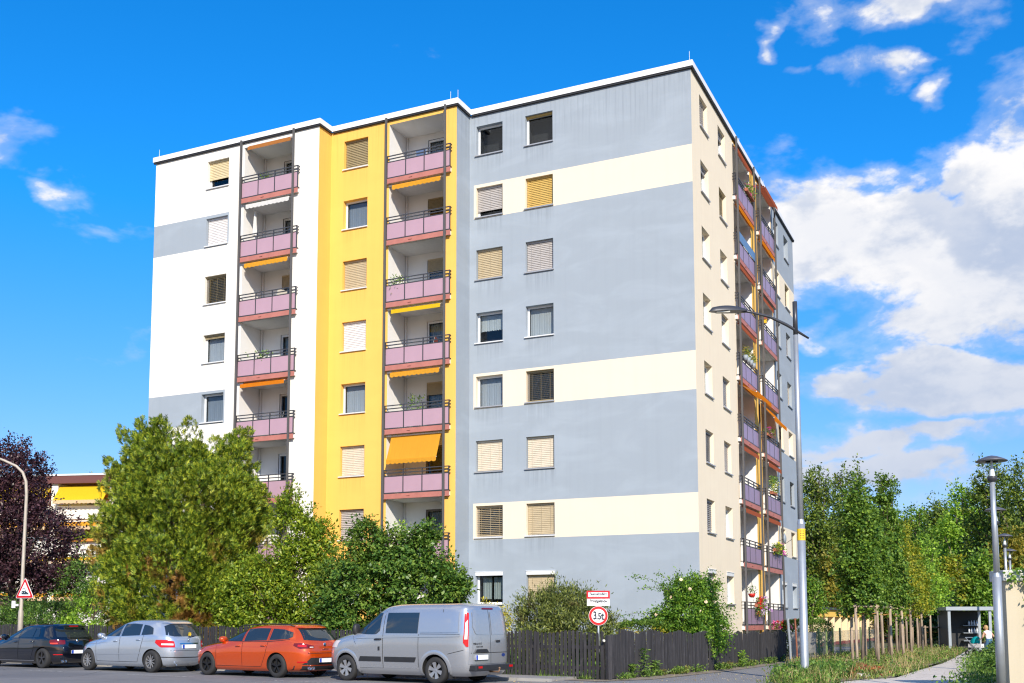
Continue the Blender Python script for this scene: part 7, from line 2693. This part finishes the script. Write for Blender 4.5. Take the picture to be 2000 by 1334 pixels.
# ---------------------------------------------------------------- balcony flowers and small things
LEAFB = leafmat('balcony plant leaves', (0.03, 0.08, 0.015), (0.08, 0.16, 0.025), (0.20, 0.28, 0.04), None, 0.3)
BOXW = plain('terracotta box', (0.38, 0.13, 0.07), 0.8)
BOXG = plain('grey pot', (0.26, 0.30, 0.34), 0.6)
PET = {k: leafmat('petals ' + k, *v, None, 0.25) for k, v in {'pink': ((0.55, 0.03, 0.16), (0.72, 0.06, 0.25), (0.80, 0.30, 0.45)), 'red': ((0.55, 0.01, 0.01), (0.75, 0.02, 0.015), (0.85, 0.10, 0.05)), 'lilac': ((0.28, 0.12, 0.50), (0.48, 0.26, 0.66), (0.85, 0.80, 0.90)),
                                                               'yellow': ((0.65, 0.42, 0.02), (0.80, 0.55, 0.02), (0.85, 0.65, 0.05)), 'magenta': ((0.45, 0.02, 0.25), (0.62, 0.04, 0.36), (0.75, 0.25, 0.5)), 'blush': ((0.75, 0.45, 0.50), (0.85, 0.62, 0.62), (0.9, 0.8, 0.8))}.items()}


def flowers(y0, y1, k, label, petals, seed, dz=1.0, out=0.22, h_=0.22, hang=0.1, box=BOXW, nl=420, npet=150, cat='flowers', name='flower_box', zabs=None, xo=None, grp='flower boxes on the side balconies'):
    rngb = np.random.default_rng(seed)
    z = (FLOOR0 - PITCH * k + dz) if zabs is None else zabs
    e = tag(empty(name, bw(out, (y0 + y1) / 2, z), -YAW), label, cat, grp)
    L = (y1 - y0) / 2
    b = MB()
    b.box(-0.08, 0.08, -L, L, -0.16, -0.02)
    b.build('planter', box, e)
    MB().box(-0.065, 0.065, -L + 0.015, L - 0.015, -0.019, -0.012).build('soil', plain('potting soil', (0.04, 0.03, 0.02), 0.95), e)
    C = np.column_stack([rngb.normal(size=nl) * 0.09 + 0.03, rngb.uniform(-L * 1.05, L * 1.05, nl), rngb.uniform(-hang, h_, nl)])
    put('foliage', leaf_mesh('foliage', C, rngb.normal(size=(nl, 3)), 0.09, 0.045, LEAFB, rngb), e)
    for j, pk in enumerate(petals if isinstance(petals, (list, tuple)) else [petals]):
        n = npet
        lo, hi = (-L, L) if not isinstance(petals, (list, tuple)) else (-L + 2 * L * j / len(petals), -L + 2 * L * (j + 1) / len(petals))
        cen = np.column_stack([rngb.normal(size=14) * 0.08 + 0.06, rngb.uniform(lo, hi, 14), rngb.uniform(-hang, h_ + 0.05, 14)])
        C = cen[rngb.integers(0, 14, n)] + rngb.normal(size=(n, 3)) * 0.035
        put('blossoms', leaf_mesh('blossoms', C, rngb.normal(size=(n, 3)), 0.06, 0.055, PET[pk], rngb), e)
    return e


flowers(8.7, 10.2, 0, 'pink flower box on the topmost balcony nearest the beige corner', 'pink', 501, 1.05, 0.20, 0.30, 0.1)
flowers(12.3, 13.3, 4, 'pink flowers on the fourth balcony from the ground, far column', 'magenta', 503, 1.1, 0.15, 0.2, 0.05)
flowers(13.0, 14.8, 6, 'flower box with trailing pink geraniums on the first upper balcony, far column', ['yellow', 'magenta'], 504, 1.0, 0.26, 0.22, 0.25, nl=700)
flowers(8.6, 10.3, 7, 'large box of white and violet petunias on the ground-floor balcony', ['red', 'lilac', 'lilac'], 505, 1.0, 0.26, 0.25, 0.55, nl=700, npet=260)
sf = flowers(12.9, 13.9, 5, 'pot of tall sunflowers on the far column balcony', 'yellow', 506, 1.05, 0.2, 0.75, 0.05, BOXW, 420, 60)
flowers(9.9, 12.2, 7, 'red geraniums in a bed box just behind the wavy fence', ['pink', 'red', 'red'], 507, zabs=1.36, out=0.75, h_=0.14, hang=0.1, nl=500, npet=260, grp='geraniums behind the fence')
flowers(12.3, 14.2, 7, 'pale pink geraniums behind the end of the wavy fence', ['magenta', 'blush', 'blush'], 508, zabs=1.30, out=0.8, h_=0.12, hang=0.12, nl=450, npet=220, grp='geraniums behind the fence')
for i in range(4):
    y = 7.7 + i * 0.55
    rngb = np.random.default_rng(520 + i)
    e = tag(empty('plant_pot', bw(0.22, y, FLOOR0 - PITCH * 3 + 0.98), -YAW), 'grey pot hung on the middle balcony railing, ' + ('first', 'second', 'third', 'last')[i] + ' from the corner', 'plant pot', 'grey pots on one railing')
    b = MB()
    b.lathe([(0.0, -0.12), (0.09, -0.12), (0.12, 0.12), (0.105, 0.12), (0.09, 0.08), (0.0, 0.08)], 14)
    b.build('pot', BOXG, e, True)
    n = 120
    C = np.column_stack([rngb.normal(size=(n, 2)) * 0.09, rngb.uniform(0.1, 0.5, n)])
    put('foliage', leaf_mesh('foliage', C, rngb.normal(size=(n, 3)) + np.array([0, 0, 0.6]), 0.1, 0.035, LEAFB if i % 2 else FO, rngb), e)
# hanging red pot on the ground-floor balcony
e = tag(empty('hanging_pot', bw(0.10, 8.45, 2.72), -YAW), 'round red pot hanging in the ground-floor balcony opening', 'plant pot')
b = MB()
b.lathe([(0.0, -0.12), (0.10, -0.10), (0.15, 0.0), (0.155, 0.06), (0.135, 0.06), (0.12, 0.02), (0.0, 0.02)], 18)
b.build('pot', plain('red pot', (0.62, 0.03, 0.025), 0.4), e, True)
b = MB()
for k in range(3):
    a = k * 2.1
    b.tube([(0.14 * math.cos(a), 0.14 * math.sin(a), 0.06), (0, 0, 0.62)], 0.004, 4)
b.tube([(0, 0, 0.62), (0, 0, 1.0)], 0.004, 4)
b.build('hanger', STEEL, e)
rngb = np.random.default_rng(530)
C = np.column_stack([rngb.normal(size=(140, 2)) * 0.11, rngb.uniform(0.02, 0.4, 140)])
put('foliage', leaf_mesh('foliage', C, rngb.normal(size=(140, 3)), 0.08, 0.04, LEAFB, rngb), e)
# little yellow bird house on a railing
bh = tag(empty('bird_house', bw(0.16, 12.55, FLOOR0 - PITCH * 2 + 1.06), -YAW), 'small yellow bird house standing on a balcony railing of the far column', 'bird house')
YB = plain('yellow bird house paint', (0.78, 0.50, 0.03), 0.5)
b = MB()
b.prism([(-0.09, 0), (0.09, 0), (0.11, 0.2), (0, 0.29), (-0.11, 0.2)], -0.08, 0.08)
bo = b.build('box', YB, bh, rotz=math.pi / 2)
b = MB()
b.poly([(-0.14, -0.11, 0.18), (0, -0.11, 0.31), (0, 0.11, 0.31), (-0.14, 0.11, 0.18)])
b.poly([(0, -0.11, 0.31), (0.14, -0.11, 0.18), (0.14, 0.11, 0.18), (0, 0.11, 0.31)])
b.build('roof', plain('brown bird house roof', (0.25, 0.07, 0.04), 0.7), bh, rotz=math.pi / 2)
b = MB()
b.tube([(0.082, 0, 0.13), (0.086, 0, 0.13)], 0.028, 12)
b.build('entrance', SEAM, bh)
# blue privacy screen clipped over one railing
ps_ = tag(empty('privacy_screen', bw(0.17, 6.95, FLOOR0 - PITCH + 0.78), -YAW), 'blue screen fixed over the railing of the second-highest corner balcony', 'screen')
for i in range(3):
    y = 0.15 + i * 1.15
    MB().box(0.0, 0.012, y, y + 1.1, 0.0, 0.42).build('panel', plain('blue screen', (0.10, 0.20, 0.36), 0.4), ps_)
# plants on the far flats' balcony
rngb = np.random.default_rng(540)
e = tag(empty('balcony_plants', (-31.6, 83.2, 7.78), -0.16), 'overgrown planter on the middle balcony of the far white flats', 'plants')
n = 420
C = np.column_stack([rngb.uniform(-2.0, 1.6, n), rngb.normal(size=n) * 0.15 - 0.15, rngb.uniform(-0.05, 0.75, n) * (0.6 + 0.4 * rngb.random(n))])
put('foliage', leaf_mesh('foliage', C, rngb.normal(size=(n, 3)), 0.25, 0.14, MAG, rngb), e)
MB().box(-2.0, 1.6, -0.3, 0.0, -0.08, 0.12).build('planter', plain('orange planter', (0.62, 0.22, 0.03), 0.7), e)
# pebble lump at the path edge
b = MB()
rngb = np.random.default_rng(550)
rows = []
for i in range(7):
    ph = -math.pi / 2 + math.pi * i / 6
    rows.append([((0.22 + 0.03 * math.sin(3 * t)) * math.cos(ph) * math.cos(t), (0.14 + 0.02 * math.cos(2 * t)) * math.cos(ph) * math.sin(t), 0.07 + 0.08 * math.sin(ph)) for t in np.linspace(0, 2 * math.pi, 13)])
b.grid(rows)
tag(b.build('white_stone', plain('pale stone', (0.52, 0.50, 0.46), 0.8, 0.0, 0.1, 8.0, bump=0.4), smooth=True, loc=(9.75, 29.1, 0.03)), 'pale stone lying at the edge of the path among weeds', 'stone')


# ---------------------------------------------------------------- things kept on the street-side balconies
def balcony_pot(x, y, k, label, hgt, seed, mat=None, pot=BOXG, r=0.14, grp='pot plants on the front balconies'):
    rngb = np.random.default_rng(seed)
    e = tag(empty('pot_plant', bw(x, y, FLOOR0 - PITCH * k), -YAW), label, 'plant', grp)
    MB().lathe([(0.0, 0.0), (r * 0.75, 0.0), (r, 0.26), (r * 0.9, 0.26), (r * 0.85, 0.22), (0.0, 0.22)], 16).build('pot', pot, e, True)
    n = 260
    z = 0.28 + rngb.random(n) * (hgt - 0.28)
    sp = 0.10 + 0.14 * np.sin((z - 0.28) / (hgt - 0.28) * 2.6)
    C = np.column_stack([rngb.normal(size=n) * sp, rngb.normal(size=n) * sp, z])
    put('foliage', leaf_mesh('foliage', C, rngb.normal(size=(n, 3)) + np.array([0, 0, 0.3]), 0.13, 0.05, mat or LEAFB, rngb), e)
    MB().tube([(0, 0, 0.2), (0.02, 0, hgt * 0.8)], [0.012, 0.006], 6).build('stem', BARK, e)
    return e


balcony_pot(LOGW[0] + 0.35, D2 + 0.25, 5, 'dark leafy plant in the near corner of the lowest clear white-bay balcony', 1.25, 601, DKG)
balcony_pot(LOGW[0] + 1.0, D2 + 0.35, 3, 'small plant on the fourth white-bay balcony from the top', 1.2, 602)
balcony_pot(LOGY[0] + 0.35, D1 + 0.3, 2, 'bushy plant on the third yellow-bay balcony from the top', 1.25, 603)
balcony_pot(LOGY[0] + 0.9, D1 + 0.9, 4, 'tall plant at the back of the fifth yellow-bay balcony', 1.6, 604)
balcony_pot(LOGY[0] + 0.4, D1 + 0.6, 6, 'tall leafy plant on the yellow-bay balcony just above the lilac', 1.7, 605, LIME)
balcony_pot(LOGW[0] + 0.5, D2 + 0.9, 0, 'plant against the side wall of the topmost white-bay balcony', 1.45, 606, GRN)
# closed parasol
e = tag(empty('closed_parasol', bw(LOGW[0] + 0.45, D2 + 0.25, FLOOR0 - PITCH), -YAW), 'closed white parasol standing on the second white-bay balcony from the top', 'parasol')
MB().lathe([(0.0, 0.0), (0.2, 0.0), (0.2, 0.06), (0.03, 0.1), (0.0, 0.1)], 16).build('base', BOXG, e, True)
MB().tube([(0, 0, 0.08), (0.02, 0, 2.2)], 0.018, 8).build('pole', FRAME_W, e, True)
b = MB()
rows = []
for i in range(7):
    t = i / 6
    rr = 0.035 + 0.06 * t
    rows.append([(0.02 + rr * (1 + 0.25 * math.cos(6 * a)) * math.cos(a), rr * (1 + 0.25 * math.cos(6 * a)) * math.sin(a), 2.25 - 1.15 * t) for a in np.linspace(0, 2 * math.pi, 37)])
b.grid(rows, 0, True)
b.build('cloth', AW['white'], e, True)
# folding table and chairs
for x0, y0, k, lab in ((LOGY[0] + 1.5, D1 + 0.5, 0, 'yellow-bay balcony at the very top'), (LOGW[0] + 1.6, D2 + 0.55, 2, 'third white-bay balcony from the top'), (LOGY[0] + 1.7, D1 + 0.5, 3, 'fourth yellow-bay balcony from the top'), (LOGW[0] + 1.5, D2 + 0.6, 4, 'fifth white-bay balcony from the top')):
    z0 = FLOOR0 - PITCH * k
    tb = tag(empty('balcony_chair', bw(x0, y0, z0), -YAW + 0.6 * k), 'high-backed folding chair on the ' + lab, 'chair', 'folding chairs on the front balconies')
    cm = plain('chair cloth ' + str(k), ((0.10, 0.16, 0.30), (0.55, 0.52, 0.45), (0.30, 0.06, 0.05), (0.05, 0.05, 0.055))[[0, 2, 3, 4].index(k)], 0.8)
    MB().box(-0.24, 0.24, -0.22, 0.24, 0.42, 0.46).build('seat', cm, tb)
    b = MB()
    b.poly([(-0.24, -0.22, 0.46), (0.24, -0.22, 0.46), (0.24, -0.36, 1.18), (-0.24, -0.36, 1.18)])
    b.poly([(-0.24, -0.24, 0.46), (-0.24, -0.38, 1.18), (0.24, -0.38, 1.18), (0.24, -0.24, 0.46)])
    b.build('backrest', cm, tb)
    for sx in (-0.25, 0.25):
        MB().tube([(sx, 0.24, 0.0), (sx, -0.22, 0.5), (sx, -0.37, 1.2)], 0.012, 6).build('leg', GALV, tb, True)
        MB().tube([(sx, -0.25, 0.0), (sx, 0.22, 0.45)], 0.012, 6).build('leg', GALV, tb, True)
# satellite dish on a side balcony
e = tag(empty('satellite_dish', bw(0.45, 14.6, FLOOR0 - PITCH * 6 + 1.55), -YAW), 'grey satellite dish clamped to a low balcony of the far column', 'satellite dish')
MB().lathe([(0.0, 0.06), (0.14, 0.05), (0.27, 0.0), (0.28, 0.01), (0.14, 0.065), (0.0, 0.075)], 24, axis='x').build('dish', BOXG, e, True)
MB().tube([(0.06, 0, 0), (-0.3, 0, -0.1), (-0.3, 0, -0.7)], 0.016, 8).build('mount', STEEL, e)
MB().tube([(0.02, 0, -0.26), (0.36, 0, -0.04)], 0.012, 6).build('feed_arm', STEEL, e)
# chimney hood and aerials on the roof
for x, y, h_, lab in ((-6.0, 9.0, 0.9, 'short grey vent pipe on the flat roof behind the grey bay'), (-13.0, 8.0, 1.0, 'short grey vent pipe on the flat roof behind the yellow bay')):
    v_ = tag(empty('roof_vent', bw(x, y, ZR + 0.02), -YAW), lab, 'vent', 'roof vents')
    MB().tube([(0, 0, 0), (0, 0, h_)], 0.09, 14).build('pipe', COPING, v_, True)
    MB().lathe([(0.0, h_ + 0.16), (0.16, h_ + 0.06), (0.16, h_ + 0.04), (0.0, h_ + 0.05)], 14).build('cowl', COPING, v_, True)
